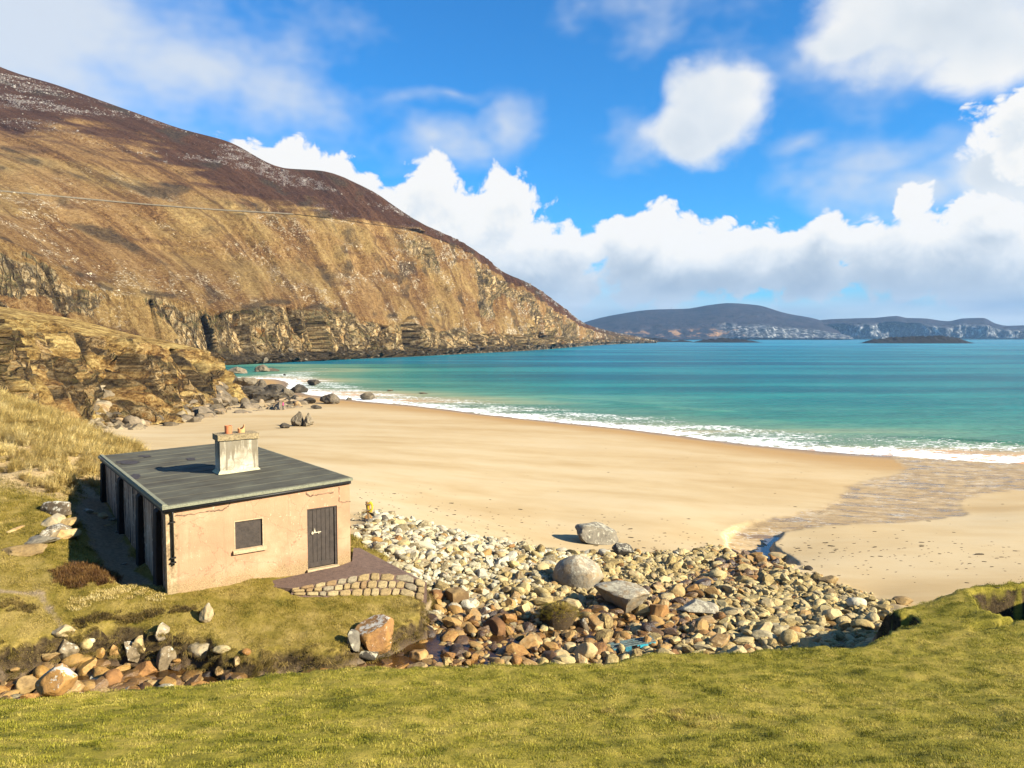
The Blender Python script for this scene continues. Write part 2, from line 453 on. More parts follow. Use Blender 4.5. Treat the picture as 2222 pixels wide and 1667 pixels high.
KNOLLP = P3([(-300,1420,6.6),(0,1400,6.42),(120,1385,6.36),(250,1378,6.3),(480,1388,6.15),(600,1400,6.05),(700,1405,5.98),(850,1368,5.9),(905,1320,5.98),(760,1330,6.12),(600,1320,6.42),(450,1310,6.62),
 (362,1285,6.88),(500,1270,6.76),(600,1290,6.62),(640,1294,6.48),(712,1297,6.31),(800,1297,6.12),(867,1297,6.06),(200,1320,6.8),(0,1300,7.0),(100,1200,7.6),(250,1290,6.95),(340,1262,6.85),(290,1185,7.05),(260,1130,7.3),(215,1062,7.8),
 (200,1180,7.35),(160,1100,8.05),(0,1130,8.1),(-200,1130,8.4),(0,1050,8.6),(100,1000,8.7),(150,1030,8.4),(200,1000,8.3),(0,960,9.0),(100,930,8.8),(0,862,9.3),(60,890,9.0),(130,912,8.7),(200,940,8.1),(262,962,7.5),(-300,850,9.6)]) + \
 [(-4.6,26.8,6.5),(-6,29,6.4),(-9,33,6.6),(-12.5,36.5,7.0),(-16,38,7.4),(-8,28,6.7),(-12,30,7.0),(-5.5,25.2,6.65),(-14,33,7.2)]
low, lawn, knoll = TPS(LOWP), TPS(LAWNP), TPS(KNOLLP)

LAWN_EDGE = P3([(0,1505,7.2),(200,1497,7.15),(330,1490,7.12),(560,1465,7.1),(700,1447,7.1),(900,1440,7.1),(1111,1438,7.1),(1300,1431,7.1),(1450,1412,7.1),(1600,1405,7.1),(1700,1402,7.15),
   (1800,1393,7.15),(1860,1368,7.12),(1890,1338,7.12),(1915,1318,7.12),(1980,1307,7.05),(2030,1290,7.2),(2080,1272,7.32),(2140,1260,7.35),(2222,1257,7.4)])
lawn_poly = [(-60, -8)] + [(-60, LAWN_EDGE[0][1] + 2)] + [(-16, 16.5)] + [(p[0], p[1]) for p in LAWN_EDGE] + [(24, 26), (60, 30), (60, -8)]
KN_EDGE = P3([(-200,1410,6.5),(0,1404,6.4),(60,1398,6.4),(130,1380,6.38),(250,1383,6.3),(350,1385,6.22),(440,1395,6.18),(520,1412,6.1),(600,1418,6.0),(700,1416,5.98),(760,1402,5.95),(830,1385,5.9),
   (880,1360,5.92),(912,1335,5.95),(916,1305,6.02),(895,1292,6.1)])
knoll_poly = [(p[0], p[1]) for p in KN_EDGE] + [tuple(c[:2]) for c in P3([(930,1283,6.1),(935,1266,6.2),(780,1187,6.75)])] + [(-4.6, 27.6), (-9.4, 35.5), (-12.0, 38.0), (-17.5, 40.5)] + \
   [tuple(c[:2]) for c in P3([(266,966,7.4),(215,941,8.0),(150,915,8.6),(90,895,8.8),(0,858,9.3),(-200,850,9.6)])] + [(-90, 70), (-70, 20)]

NC, NR = 860, 560
Xs = np.linspace(-1.15, 1.15, NC)
Ls = np.linspace(math.log(8 - 4.0), math.log(8 + 430.0), NR)
Lg, Xg = np.meshgrid(Ls, Xs, indexing='ij')
GY = np.exp(Lg) - 8
GX = Xg * (GY + 8)

def sdf(poly, x, y):                     # signed distance, positive inside
    P = np.array(poly, float); Q = np.roll(P, -1, 0)
    x = np.asarray(x, float); y = np.asarray(y, float)
    d = np.full(x.shape, 1e18); ins = np.zeros(x.shape, bool)
    for (ax, ay), (bx, by) in zip(P, Q):
        ex, ey = bx - ax, by - ay
        t = np.clip(((x - ax) * ex + (y - ay) * ey) / (ex * ex + ey * ey + 1e-12), 0, 1)
        d = np.minimum(d, (x - ax - t * ex) ** 2 + (y - ay - t * ey) ** 2)
        c = ((ay > y) != (by > y))
        with np.errstate(divide='ignore', invalid='ignore'):
            ins ^= c & (x < (bx - ax) * (y - ay) / (by - ay + 1e-18) + ax)
    d = np.sqrt(d)
    return np.where(ins, d, -d)
def pdist(line, x, y):
    d = np.full(np.shape(x), 1e18)
    for (ax, ay), (bx, by) in zip(line[:-1], line[1:]):
        ex, ey = bx - ax, by - ay
        t = np.clip(((x - ax) * ex + (y - ay) * ey) / (ex * ex + ey * ey + 1e-12), 0, 1)
        d = np.minimum(d, (x - ax - t * ex) ** 2 + (y - ay - t * ey) ** 2)
    return np.sqrt(d)

near = GY < 75
Z0 = low(GX, GY)
Z0 = np.maximum(Z0, -7)
# edge wobble
wx = GX + 0.35 * pn(GX / 1.3, GY / 1.3, 0, 3) + 0.12 * pn(GX / 0.35, GY / 0.35, 0, 4)
wy = GY + 0.35 * pn(GX / 1.3, GY / 1.3, 7, 3) + 0.12 * pn(GX / 0.35, GY / 0.35, 9, 4)
lawn_s = np.full(GX.shape, -99.0); knoll_s = np.full(GX.shape, -99.0)
rows = np.where(GY[:, 0] < 90)[0].max() + 1
lawn_s[:rows] = sdf(lawn_poly, wx[:rows], wy[:rows])
knoll_s[:rows] = sdf(knoll_poly, wx[:rows], wy[:rows])
zl = np.zeros_like(GX); zk = np.zeros_like(GX)
zl[:rows] = lawn(GX[:rows], GY[:rows]); zk[:rows] = knoll(GX[:rows], GY[:rows])
# low ground relief: stony bed, sand
gpx, gpy = proj(GX, GY, Z0)
COBBLE = P3([(760,1100,5.9),(850,1108,5.3),(1000,1152,5.0),(1180,1192,4.4),(1240,1203,4.2),(1330,1192,4.0),(1420,1196,3.9),(1500,1190,3.8),(1560,1186,3.5),(1650,1205,3.4),(1720,1222,3.8),(1830,1266,4.2),(1905,1295,4.4),(1975,1312,4.5),
   (2000,1360,4.7),(1960,1500,4.9),(1300,1600,5.0),(700,1600,5.2),(-400,1600,5.5),(-400,1340,5.6),(500,1340,5.5),(740,1200,6.2)])
cob_poly = [(p[0], p[1]) for p in COBBLE]
cob_s = np.full(GX.shape, -99.0)
cob_s[:rows] = sdf(cob_poly, GX[:rows] + 0.9 * pn(GX[:rows] / 3, GY[:rows] / 3, 0, 21), GY[:rows] + 0.9 * pn(GX[:rows] / 3, GY[:rows] / 3, 5, 21))
STREAM = P3([(-200,1450,5.5),(60,1455,5.5),(250,1450,5.42),(450,1452,5.36),(650,1440,5.3),(850,1405,5.25),(1000,1395,5.2),(1150,1392,5.1),(1280,1385,5.0),(1400,1365,4.9)])
STREAM2 = P3([(1050,1350,5.2),(1200,1375,5.05),(1350,1330,4.9),(1480,1290,4.7),(1600,1240,4.3),(1650,1205,3.4)])
st_line = [(p[0], p[1]) for p in STREAM]
st_d = np.full(GX.shape, 99.0); st_d[:rows] = pdist(st_line, GX[:rows], GY[:rows])
st2 = np.full(GX.shape, 99.0); st2[:rows] = pdist([(p[0], p[1]) for p in STREAM2], GX[:rows], GY[:rows])
bed = sst(-0.5, 1.0, cob_s)
Z1 = Z0 + bed * (0.10 * fbm(GX / 0.9, GY / 0.9, 0, 3, 31) + 0.05) - 0.22 * np.exp(-(st_d / 1.0) ** 2)
Z1 += (1 - bed) * 0.035 * fbm(GX / 9, GY / 5, 0, 3, 41) * sst(-1, 0.3, Z0)
# wet estuary: where the stream leaves the stones and spreads over the sand
WETP = P3([(1745,1222,3.8),(1715,1203,3.6),(1690,1186,3.4),(1674,1176,3.3),(1702,1152,3.1),(1790,1141,3.0),(1950,1134,2.8),(2060,1122,2.5),(2095,1108,2.3),(2085,1078,1.6),(2140,1068,1.2),(2222,1063,1.0),(2420,1062,0.9),
   (2420,1000,-0.1),(2222,996,-0.1),(1950,982,-0.1),(1935,995,0.1),(1962,1010,0.3),(1945,1028,0.6),(1865,1042,0.9),(1838,1062,1.2),(1820,1085,1.7),(1780,1108,2.3),(1660,1127,2.8),(1590,1143,3.1),(1563,1158,3.3),(1575,1178,3.4),(1580,1197,3.6)])
wet_poly = [(p[0], p[1]) for p in WETP]
wet_s = np.full(GX.shape, -99.0)
r2 = np.where(GY[:, 0] < 130)[0].max() + 1
wob_ = 0.22 + 0.78 * sst(43, 60, GY[:r2])
wet_s[:r2] = sdf(wet_poly, GX[:r2] + wob_ * 0.7 * pn(GX[:r2] / 2.2, GY[:r2] / 2.2, 0, 51) + 0.15 * pn(GX[:r2] / 0.5, GY[:r2] / 0.5, 0, 52), GY[:r2] + wob_ * 1.0 * pn(GX[:r2] / 2.2, GY[:r2] / 2.2, 4, 51) + 0.15 * pn(GX[:r2] / 0.5, GY[:r2] / 0.5, 3, 52))
cutd = 0.80 * np.exp(-((GX - 14.3) ** 2 + (GY - 39.5) ** 2) / 20.0) + 0.07 * np.exp(-((GY - 45) / 15) ** 2)
wet = sst(-0.05, 0.3, wet_s)
Z1 -= cutd * wet
Z1 += wet * (0.012 * np.sin((GX * 0.5 + GY * 1.0) * 7 + 2 * pn(GX / 1.5, GY / 1.5, 0, 55)) * sst(0.2, 1, wet_s))
# upper ground
lump = 0.07 * fbm(GX / 1.6, GY / 1.6, 0, 4, 61) + 0.03 * fbm(GX / 0.35, GY / 0.35, 0, 3, 62)
ml = sst(-0.45, 0.25, lawn_s)
zl = zl + lump * 0.6 + 0.035 * fbm(GX / 0.8, GY / 0.45, 0, 3, 63)
# erosion scars on the mound: steps facing left
def scar(z, poly, depth, wdt):
    s = sdf(poly, wx[:rows], wy[:rows]); z[:rows] -= depth * sst(-wdt, wdt * 0.2, s); return s
sc1 = [(p[0], p[1]) for p in P3([(1740,1406,7.1),(1830,1400,7.1),(1880,1392,7.1),(1930,1372,7.1),(1990,1352,7.1),(1965,1338,7.1),(1915,1332,7.1),(1880,1336,7.0),(1800,1365,7.0)])]
scar(zl, sc1, 1.1, 0.16)
sc2 = [(p[0], p[1]) for p in P3([(2130,1296,7.3),(2180,1283,7.35),(2270,1280,7.4),(2270,1330,7.4),(2200,1336,7.4),(2165,1322,7.4)])]
scar(zl, sc2, 1.1, 0.4)
sc3 = [(p[0], p[1]) for p in P3([(2118,1362,7.4),(2190,1346,7.4),(2215,1344,7.4),(2190,1356,7.4)])]
scar(zl, sc3, 0.16, 0.12)
mk = sst(-0.20, 0.12, knoll_s)
zk = zk + lump
# hollow and ledges left of the cottage, dune relief
dune = [(p[0], p[1]) for p in P3([(-200,1075,8.4),(0,1070,8.4),(150,1085,8.2),(165,1040,8.3),(215,1045,8.0)])] + [(-17.5, 34.5), (-17.0, 40.5)] + \
       [tuple(c[:2]) for c in P3([(266,966,7.4),(215,941,8.0),(150,915,8.6),(90,895,8.8),(0,858,9.3),(-200,850,9.6)])] + [(-60, 60)]
dune_s = np.full(GX.shape, -99.0); dune_s[:rows] = sdf(dune, wx[:rows], wy[:rows])
dm = sst(-0.6, 0.8, dune_s)
zk += dm * 0.35 * fbm(GX / 3.2, GY / 3.2, 0, 3, 71)
gully = [tuple(c[:2]) for c in P3([(150,1090,8.0),(175,1040,8.2),(215,1050,7.8),(330,1262,6.85),(270,1268,6.95),(225,1225,7.2),(185,1160,7.5)])] 
gully_s = np.full(GX.shape, -99.0); gully_s[:rows] = sdf(gully, wx[:rows], wy[:rows])
zk -= 0.22 * sst(-0.5, 0.4, gully_s)
Z = Z1 * (1 - ml) + zl * ml
Z = Z * (1 - mk) + zk * mk
Z = np.maximum(Z, -7)

def ground(x, y):
    """height of the built ground at world x, y (bilinear)"""
    x = np.asarray(x, float); y = np.asarray(y, float)
    j = (x / (y + 8) - Xs[0]) / (Xs[1] - Xs[0]); i = (np.log(y + 8) - Ls[0]) / (Ls[1] - Ls[0])
    i = np.clip(i, 0, NR - 1.001); j = np.clip(j, 0, NC - 1.001)
    i0 = i.astype(int); j0 = j.astype(int); fi = i - i0; fj = j - j0
    return (Z[i0, j0] * (1 - fi) * (1 - fj) + Z[i0 + 1, j0] * fi * (1 - fj) + Z[i0, j0 + 1] * (1 - fi) * fj + Z[i0 + 1, j0 + 1] * fi * fj)
def sample(field, x, y):
    j = np.clip(np.rint((x / (y + 8) - Xs[0]) / (Xs[1] - Xs[0])), 0, NC - 1).astype(int)
    i = np.clip(np.rint((np.log(y + 8) - Ls[0]) / (Ls[1] - Ls[0])), 0, NR - 1).astype(int)
    return field[i, j]
def hit(px, py, lo=6.0, hi=400.0):
    """first point where the sight line of a photo pixel meets the built ground"""
    dx, dy, dz = (float(c) for c in ray(px, py))
    ts = np.exp(np.linspace(math.log(lo), math.log(hi), 1500))
    gx, gy, gz = dx / dy * ts, ts, CAMZ + dz / dy * ts
    b = np.where(ground(gx, gy) > gz)[0]
    k = b[0] if len(b) else len(ts) - 1
    return float(gx[k]), float(gy[k]), float(ground(gx[k], gy[k]))

grass = np.maximum(ml, mk)
path_d = np.full(GX.shape, 99.0); path_d[:rows] = pdist([tuple(c[:2]) for c in P3([(-100,1235,7.4),(0,1268,7.2),(50,1292,7.0),(110,1325,6.8),(150,1345,6.7)])], wx[:rows], wy[:rows])
straw_d = np.full(GX.shape, 99.0); straw_d[:rows] = pdist([tuple(c[:2]) for c in P3([(190,1300,6.9),(250,1290,6.9),(320,1278,6.85),(350,1290,6.8)])], wx[:rows], wy[:rows])
sandy = np.maximum(sst(-0.3, 0.5, gully_s), 0.55 * np.exp(-(path_d / 0.16) ** 2))
wet_soft = sst(-0.35, 0.55, wet_s + 0.25 * pn(GX / 0.7, GY / 0.7, 0, 57))
M1 = np.stack([grass, wet_soft, bed], -1).reshape(-1, 3)
seaside = (0.80 * sst(0.75, -0.1, Z1) + 0.20 * sst(3.2, 1.0, Z1 + 0.5 * fbm(GX / 14, GY / 9, 0, 3, 43))) * (1 - grass)
M2 = np.stack([dm * mk, sandy * mk, seaside], -1).reshape(-1, 3)
strm = np.clip(np.maximum(np.exp(-(st_d / 1.8) ** 2), 0.8 * np.exp(-(st2 / 1.2) ** 2)), 0, 1)
M3 = np.stack([strm, lawn_s > -0.5, knoll_s > -0.4], -1).reshape(-1, 3)

def ground_material():
    m, b = material('ground')
    p = b.obj()
    gr, wt, cb = b.chan('m1'); du, sa, sea = b.chan('m2'); stm, lw, kn = b.chan('m3')
    n1 = b.noise(p, 0.35, 4); n2 = b.noise(p, 1.6, 5, 0.6); n3 = b.noise(p, 9, 5, 0.65); n4 = b.noise(p, 38, 3, 0.7)
    # dry sand with pale and golden streaks along the shore
    ps = b.mapping(p, scale=(0.035, 0.11, 1), rot=(0, 0, R(20)))
    ns = b.noise(ps, 1.0, 6, 0.6)
    sand = b.ramp(b.m('ADD', b.m('MULTIPLY', ns, 0.8), b.m('MULTIPLY', n1, 0.2)), [(0.36, (0.46, 0.33, 0.165)), (0.46, (0.51, 0.38, 0.205)), (0.55, (0.55, 0.425, 0.245)), (0.66, (0.57, 0.455, 0.28))])
    sand = b.mix(b.m('MULTIPLY', n4, 0.16), sand, (0.30, 0.20, 0.10))
    damp = (0.38, 0.225, 0.085)
    sand = b.mix(b.m('MULTIPLY', b.step(sea, 0.02, 0.75), 0.85), sand, damp)
    wp = b.vm('ADD', b.mapping(p, scale=(0.30, 0.85, 1), rot=(0, 0, R(24))), b.vm('SCALE', b.noise(p, 0.5, 3, col=True), scale=0.9))
    wn_ = b.noise(wp, 1.1, 6, 0.62)
    thread = b.m('SUBTRACT', 1.0, b.step(b.m('ABSOLUTE', b.m('SUBTRACT', b.noise(wp, 1.7, 5, 0.6), 0.5)), 0.004, 0.030))
    thread2 = b.m('SUBTRACT', 1.0, b.step(b.m('ABSOLUTE', b.m('SUBTRACT', b.noise(wp, 2.6, 4, 0.6, dist=0.8), 0.47)), 0.003, 0.022))
    wetc = b.ramp(wn_, [(0.36, (0.22, 0.135, 0.055)), (0.47, (0.37, 0.245, 0.105)), (0.58, (0.44, 0.31, 0.155)), (0.68, (0.48, 0.37, 0.22))])
    wetc = b.mix(b.m('MULTIPLY', thread, b.m('MULTIPLY', b.step(n1, 0.42, 0.55), 0.8)), wetc, (0.60, 0.53, 0.42))
    wetc = b.mix(b.m('MULTIPLY', thread2, b.m('MULTIPLY', b.step(n1, 0.60, 0.48), 0.75)), wetc, (0.11, 0.072, 0.035))
    sand = b.mix(b.step(sea, 0.80, 0.97), sand, (0.24, 0.165, 0.10))
    low_ = b.mix(wt, sand, wetc)
    bedc = b.ramp(n3, [(0.3, (0.035, 0.022, 0.012)), (0.6, (0.10, 0.065, 0.035))])
    bedl = b.ramp(n3, [(0.3, (0.16, 0.115, 0.06)), (0.6, (0.34, 0.26, 0.15))])
    bedc = b.mix(stm, bedl, bedc)
    low_ = b.mix(b.step(b.m('ADD', cb, b.m('MULTIPLY', b.m('SUBTRACT', n2, 0.5), 0.8)), 0.35, 0.7), low_, bedc)
    # turf: olive green and straw
    t = b.m('ADD', b.m('MULTIPLY', n2, 0.55), b.m('ADD', b.m('MULTIPLY', n1, 0.35), b.m('MULTIPLY', n3, 0.2)))
    turf = b.ramp(t, [(0.40, (0.17, 0.155, 0.018)), (0.52, (0.33, 0.275, 0.035)), (0.66, (0.50, 0.38, 0.075))])
    turfk = b.ramp(t, [(0.40, (0.13, 0.11, 0.016)), (0.52, (0.25, 0.185, 0.035)), (0.66, (0.40, 0.29, 0.085))])
    turf = b.mix(kn, turf, turfk)
    turf = b.mix(b.m('MULTIPLY', n4, 0.42), turf, (0.06, 0.052, 0.008))
    dunec = b.ramp(n3, [(0.35, (0.25, 0.175, 0.08)), (0.6, (0.48, 0.355, 0.19))])
    turf = b.mix(du, turf, dunec)
    gl = b.ramp(n3, [(0.35, (0.20, 0.145, 0.085)), (0.6, (0.34, 0.255, 0.155))])
    turf = b.mix(b.step(b.m('ADD', sa, b.m('MULTIPLY', b.m('SUBTRACT', n2, 0.5), 0.7)), 0.3, 0.6), turf, gl)
    # bare earth on steep faces
    nz = b.xyz(b.n('ShaderNodeNewGeometry').outputs['Normal'])[2]
    earth = b.ramp(n3, [(0.35, (0.030, 0.020, 0.010)), (0.65, (0.10, 0.07, 0.032))])
    turf = b.mix(b.m('SUBTRACT', 1.0, b.step(b.m('ADD', nz, b.m('MULTIPLY', b.m('SUBTRACT', n2, 0.5), 0.3)), 0.60, 0.82)), turf, earth)
    g2 = b.step(b.m('ADD', gr, b.m('MULTIPLY', b.m('SUBTRACT', n3, 0.5), 0.5)), 0.35, 0.6)
    col = b.mix(g2, low_, turf)
    wetness = b.m('MAXIMUM', wt, b.m('MAXIMUM', b.step(sea, 0.72, 0.98), b.m('MULTIPLY', stm, 0.6)))
    wetness = b.m('MULTIPLY', wetness, b.m('SUBTRACT', 1.0, g2))
    rgh = b.mixf(wetness, 0.92, b.mixf(b.step(wn_, 0.38, 0.50), 0.14, 0.65))
    h = b.m('ADD', b.m('MULTIPLY', n3, b.mixf(g2, 0.15, 1.0)), b.m('MULTIPLY', n4, b.mixf(g2, 0.05, 0.6)))
    rip = b.noise(b.mapping(p, scale=(0.6, 2.4, 1), rot=(0, 0, R(22))), 2.0, 5, 0.65, dist=1.2)
    h = b.m('ADD', h, b.m('MULTIPLY', b.m('MULTIPLY', rip, wt), 0.8))
    b.fin(col, rgh, b.bump(h, 0.7, 0.08), b.mixf(wetness, 0.10, 0.30))
    return m
GM = ground_material()
F4 = grid_faces(NR, NC)
V = np.stack([GX, GY, Z], -1).reshape(-1, 3)
fz = Z.reshape(-1)
fcls = np.zeros(len(F4), int)                       # 0 beach, 1 lawn, 2 knoll, 3 stony bed
gl_, gk_, gb_ = ml.reshape(-1)[F4].mean(1), mk.reshape(-1)[F4].mean(1), bed.reshape(-1)[F4].mean(1)
fcls[gb_ > 0.5] = 3; fcls[gl_ > 0.5] = 1; fcls[gk_ > 0.5] = 2
for ci, (nm, lab) in enumerate([('beach', 'wide pale golden sand beach curving to the sea'), ('lawn', 'cropped olive green turf slope in the foreground'),
                                ('grassy_knoll', 'tussocky turf and dune ground around the cottage'), ('stream_bed', 'dark earth under the cobbles and the stream')]):
    fs = F4[fcls == ci]
    # keep everything above -3 plus the shallow sea floor
    u, inv = np.unique(fs, return_inverse=True)
    me = mesh_np(nm, V[u], inv.reshape(fs.shape))
    set_col(me, 'm1', M1[u]); set_col(me, 'm2', M2[u]); set_col(me, 'm3', M3[u])
    tag(link(nm, me, GM), lab, kind='structure')
# hillside behind and beside the camera
yy = np.linspace(-60, -3.9, 30); xx = np.linspace(-70, 70, 60)
hy, hx = np.meshgrid(yy, xx, indexing='ij')
hz = 12.6 + (-4 - hy) * 0.30 + 0.3 * fbm(hx / 9, hy / 9, 0, 3, 5) - 0.05
me = mesh_np('hillside', np.stack([hx, hy, hz], -1).reshape(-1, 3), grid_faces(30, 60))
n_ = len(me.vertices); set_col(me, 'm1', np.tile([1., 0, 0], (n_, 1))); set_col(me, 'm2', np.zeros((n_, 3))); set_col(me, 'm3', np.tile([0., 1, 0], (n_, 1)))
tag(link('hillside', me, GM), 'turf hillside behind the viewpoint', kind='structure')
del lump
# ================================================================== SEA
def sea_material():
    m, b = material('sea_water')
    p = b.obj()
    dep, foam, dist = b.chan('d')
    x, y, z = b.xyz(p)
    str_ = b.noise(b.mapping(p, scale=(0.004, 0.02, 1), rot=(0, 0, R(5))), 1.0, 5, 0.55)
    str2 = b.noise(b.mapping(p, scale=(0.0012, 0.012, 1), rot=(0, 0, R(-4))), 1.0, 4, 0.5)
    shal = b.ramp(dep, [(0.0, (0.27, 0.22, 0.11)), (0.05, (0.20, 0.235, 0.135)), (0.14, (0.10, 0.205, 0.130)), (0.22, (0.035, 0.165, 0.125)), (0.42, (0.006, 0.120, 0.122)), (1.0, (0.003, 0.105, 0.150))])  # sandy green shallows also paint the hill's reflection in the left cove
    far = b.ramp(str2, [(0.35, (0.002, 0.10, 0.19)), (0.62, (0.010, 0.185, 0.255))])
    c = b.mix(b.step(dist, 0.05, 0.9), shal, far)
    bands = b.ramp(str_, [(0.38, (0.35, 0.66, 0.76)), (0.49, (1, 1, 1)), (0.60, (3.2, 1.5, 1.3))])
    c = b.mix(0.9, c, bands, 'MULTIPLY')
    # foam: lace where the swash runs, by the shoreline attribute
    fn = b.voro(b.vm('ADD', b.mapping(p, scale=(0.55, 0.9, 1)), b.vm('SCALE', b.noise(p, 0.6, 3, col=True), scale=1.6)), 1.0, 'DISTANCE_TO_EDGE')
    fn2 = b.noise(b.mapping(p, scale=(0.5, 1.2, 1)), 1.6, 6, 0.75)
    lace = b.m('ADD', b.m('MULTIPLY', b.m('SUBTRACT', 0.28, fn), 1.3), b.m('SUBTRACT', fn2, 0.5))
    fm = b.step(b.m('ADD', b.m('MULTIPLY', foam, 1.0), b.m('SUBTRACT', b.m('MULTIPLY', lace, 1.5), 0.74)), 0.0, 0.20)
    c = b.mix(fm, c, (0.80, 0.82, 0.80))
    w1 = b.noise(b.mapping(p, scale=(0.55, 1.1, 1), rot=(0, 0, R(-12))), 0.9, 5, 0.62)
    w2 = b.noise(b.mapping(p, scale=(0.05, 0.14, 1), rot=(0, 0, R(-8))), 1.0, 4, 0.6)
    h = b.m('ADD', b.m('MULTIPLY', w1, 0.25), b.m('MULTIPLY', w2, 1.6))
    h = b.m('ADD', h, b.m('MULTIPLY', fm, 0.15))
    nrm = b.bump(h, 1.0, 1.0)
    nt = m.node_tree; nt.nodes.remove(b.bs)
    df = b.n('ShaderNodeBsdfDiffuse'); gl = b.n('ShaderNodeBsdfGlossy'); fr = b.n('ShaderNodeFresnel'); mx = b.n('ShaderNodeMixShader')
    b.put(df.inputs['Color'], c); b.put(df.inputs['Normal'], nrm); gl.inputs['Roughness'].default_value = 0.18; b.put(gl.inputs['Normal'], nrm)
    fr.inputs['IOR'].default_value = 1.33; b.put(fr.inputs['Normal'], nrm)
    fac = b.m('MULTIPLY', b.m('MULTIPLY', b.m('MINIMUM', fr.outputs[0], 0.62), 0.50), b.m('SUBTRACT', 1.0, fm))
    nt.links.new(fac, mx.inputs[0]); nt.links.new(df.outputs[0], mx.inputs[1]); nt.links.new(gl.outputs[0], mx.inputs[2])
    nt.links.new(mx.outputs[0], [q for q in nt.nodes if q.type == 'OUTPUT_MATERIAL'][0].inputs[0])
    return m
SNR, SNC = 620, 420
sy = np.exp(np.linspace(math.log(62), math.log(1400), SNR - 60)); sy = np.r_[sy, np.exp(np.linspace(math.log(1430), math.log(70000), 60))]
sx = np.linspace(-1.3, 1.3, SNC)
SYg, SXX = np.meshgrid(sy, sx, indexing='ij'); SXg = SXX * SYg
inside = SYg < 420
dpt = np.where(inside, -ground(SXg, np.minimum(SYg, 425)), 7.0)
dpt = np.where(np.abs(SXg / (SYg + 8)) > 1.12, 5, dpt)
zz = 0.05 * fbm(SXg / 6, SYg / 3.5, 0, 3, 81) * sst(0.2, 1.5, dpt) * (SYg < 500)
# one low green swell about to break on the right
SW = P3([(1900,948,0),(2020,952,0),(2140,960,0),(2240,966,0),(2420,975,0)])
swd = np.full(SXg.shape, 99.0)
rr_ = SYg[:, 0] < 200
swd[rr_] = pdist([(p[0], p[1]) for p in SW], SXg[rr_], SYg[rr_])
amp = sst(SW[0][0] - 2, SW[2][0], SXg)
zz += 0.40 * amp * np.exp(-(swd / 1.3) ** 2)
SW2 = P3([(1200,866,0),(1330,874,0),(1450,884,0),(1560,892,0)])
swd2 = np.full(SXg.shape, 99.0); rr_ = SYg[:, 0] < 400
swd2[rr_] = pdist([(p[0], p[1]) for p in SW2], SXg[rr_], SYg[rr_])
zz += 0.28 * np.exp(-(swd2 / 2.2) ** 2) * sst(12, 40, 60 - np.abs(SXg - (SW2[0][0] + SW2[3][0]) / 2) * 1.0)
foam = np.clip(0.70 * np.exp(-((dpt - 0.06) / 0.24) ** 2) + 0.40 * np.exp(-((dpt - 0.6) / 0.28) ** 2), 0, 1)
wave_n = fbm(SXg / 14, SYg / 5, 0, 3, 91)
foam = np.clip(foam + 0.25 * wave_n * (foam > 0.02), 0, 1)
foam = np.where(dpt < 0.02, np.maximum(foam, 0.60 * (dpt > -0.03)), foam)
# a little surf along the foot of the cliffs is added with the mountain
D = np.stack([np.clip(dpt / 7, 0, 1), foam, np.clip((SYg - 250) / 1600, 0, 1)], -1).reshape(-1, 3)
sf = grid_faces(SNR, SNC)
keep = (dpt.reshape(-1)[sf].max(1) > -0.25)
sf = sf[keep]
u, inv = np.unique(sf, return_inverse=True)
me = mesh_np('sea', np.stack([SXg, SYg, zz], -1).reshape(-1, 3)[u], inv.reshape(sf.shape))
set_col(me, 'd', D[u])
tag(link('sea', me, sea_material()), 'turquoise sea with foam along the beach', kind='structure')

# ================================================================== LOFTED HILLS
def interp_cols(keys, px):
    """keys: list of (px, [(py, d), ...]) with equal counts; smooth interpolation to all px -> arrays (levels, n) of py, d"""
    kx = np.array([k[0] for k in keys], float)
    A = np.array([k[1] for k in keys], float)
    def pchip(x, y, q):
        h = np.diff(x); dl = np.diff(y) / h; dd = np.zeros_like(y)
        for i in range(1, len(x) - 1):
            if dl[i - 1] * dl[i] > 0:
                w1, w2 = 2 * h[i] + h[i - 1], h[i] + 2 * h[i - 1]
                dd[i] = (w1 + w2) / (w1 / dl[i - 1] + w2 / dl[i])
        dd[0], dd[-1] = dl[0], dl[-1]
        i = np.clip(np.searchsorted(x, q) - 1, 0, len(x) - 2); t = (q - x[i]) / h[i]
        return ((2*t**3-3*t**2+1) * y[i] + (t**3-2*t**2+t) * h[i] * dd[i] + (-2*t**3+3*t**2) * y[i+1] + (t**3-t**2) * h[i] * dd[i+1])
    return np.stack([pchip(kx, A[:, l, 0], px) for l in range(A.shape[1])]), np.stack([pchip(kx, A[:, l, 1], px) for l in range(A.shape[1])])
def loft(keys, px, rows):
    """rows: number of mesh rows between successive levels. returns X,Y,Z grids and V (level coordinate)"""
    PY, DD = interp_cols(keys, px)
    lx, ly, lz = und(px[None, :], PY, DD)
    outx, outy, outz, vv = [], [], [], []
    nl = len(lx)
    for l in range(nl - 1):
        ts = np.linspace(0, 1, rows[l] + 1)[(0 if l == 0 else 1):]
        for t in ts:
            outx.append(lx[l] * (1 - t) + lx[l + 1] * t); outy.append(ly[l] * (1 - t) + ly[l + 1] * t)
            outz.append(lz[l] * (1 - t) + lz[l + 1] * t); vv.append(np.full(len(px), l + t))
    return np.array(outx), np.array(outy), np.array(outz), np.array(vv)

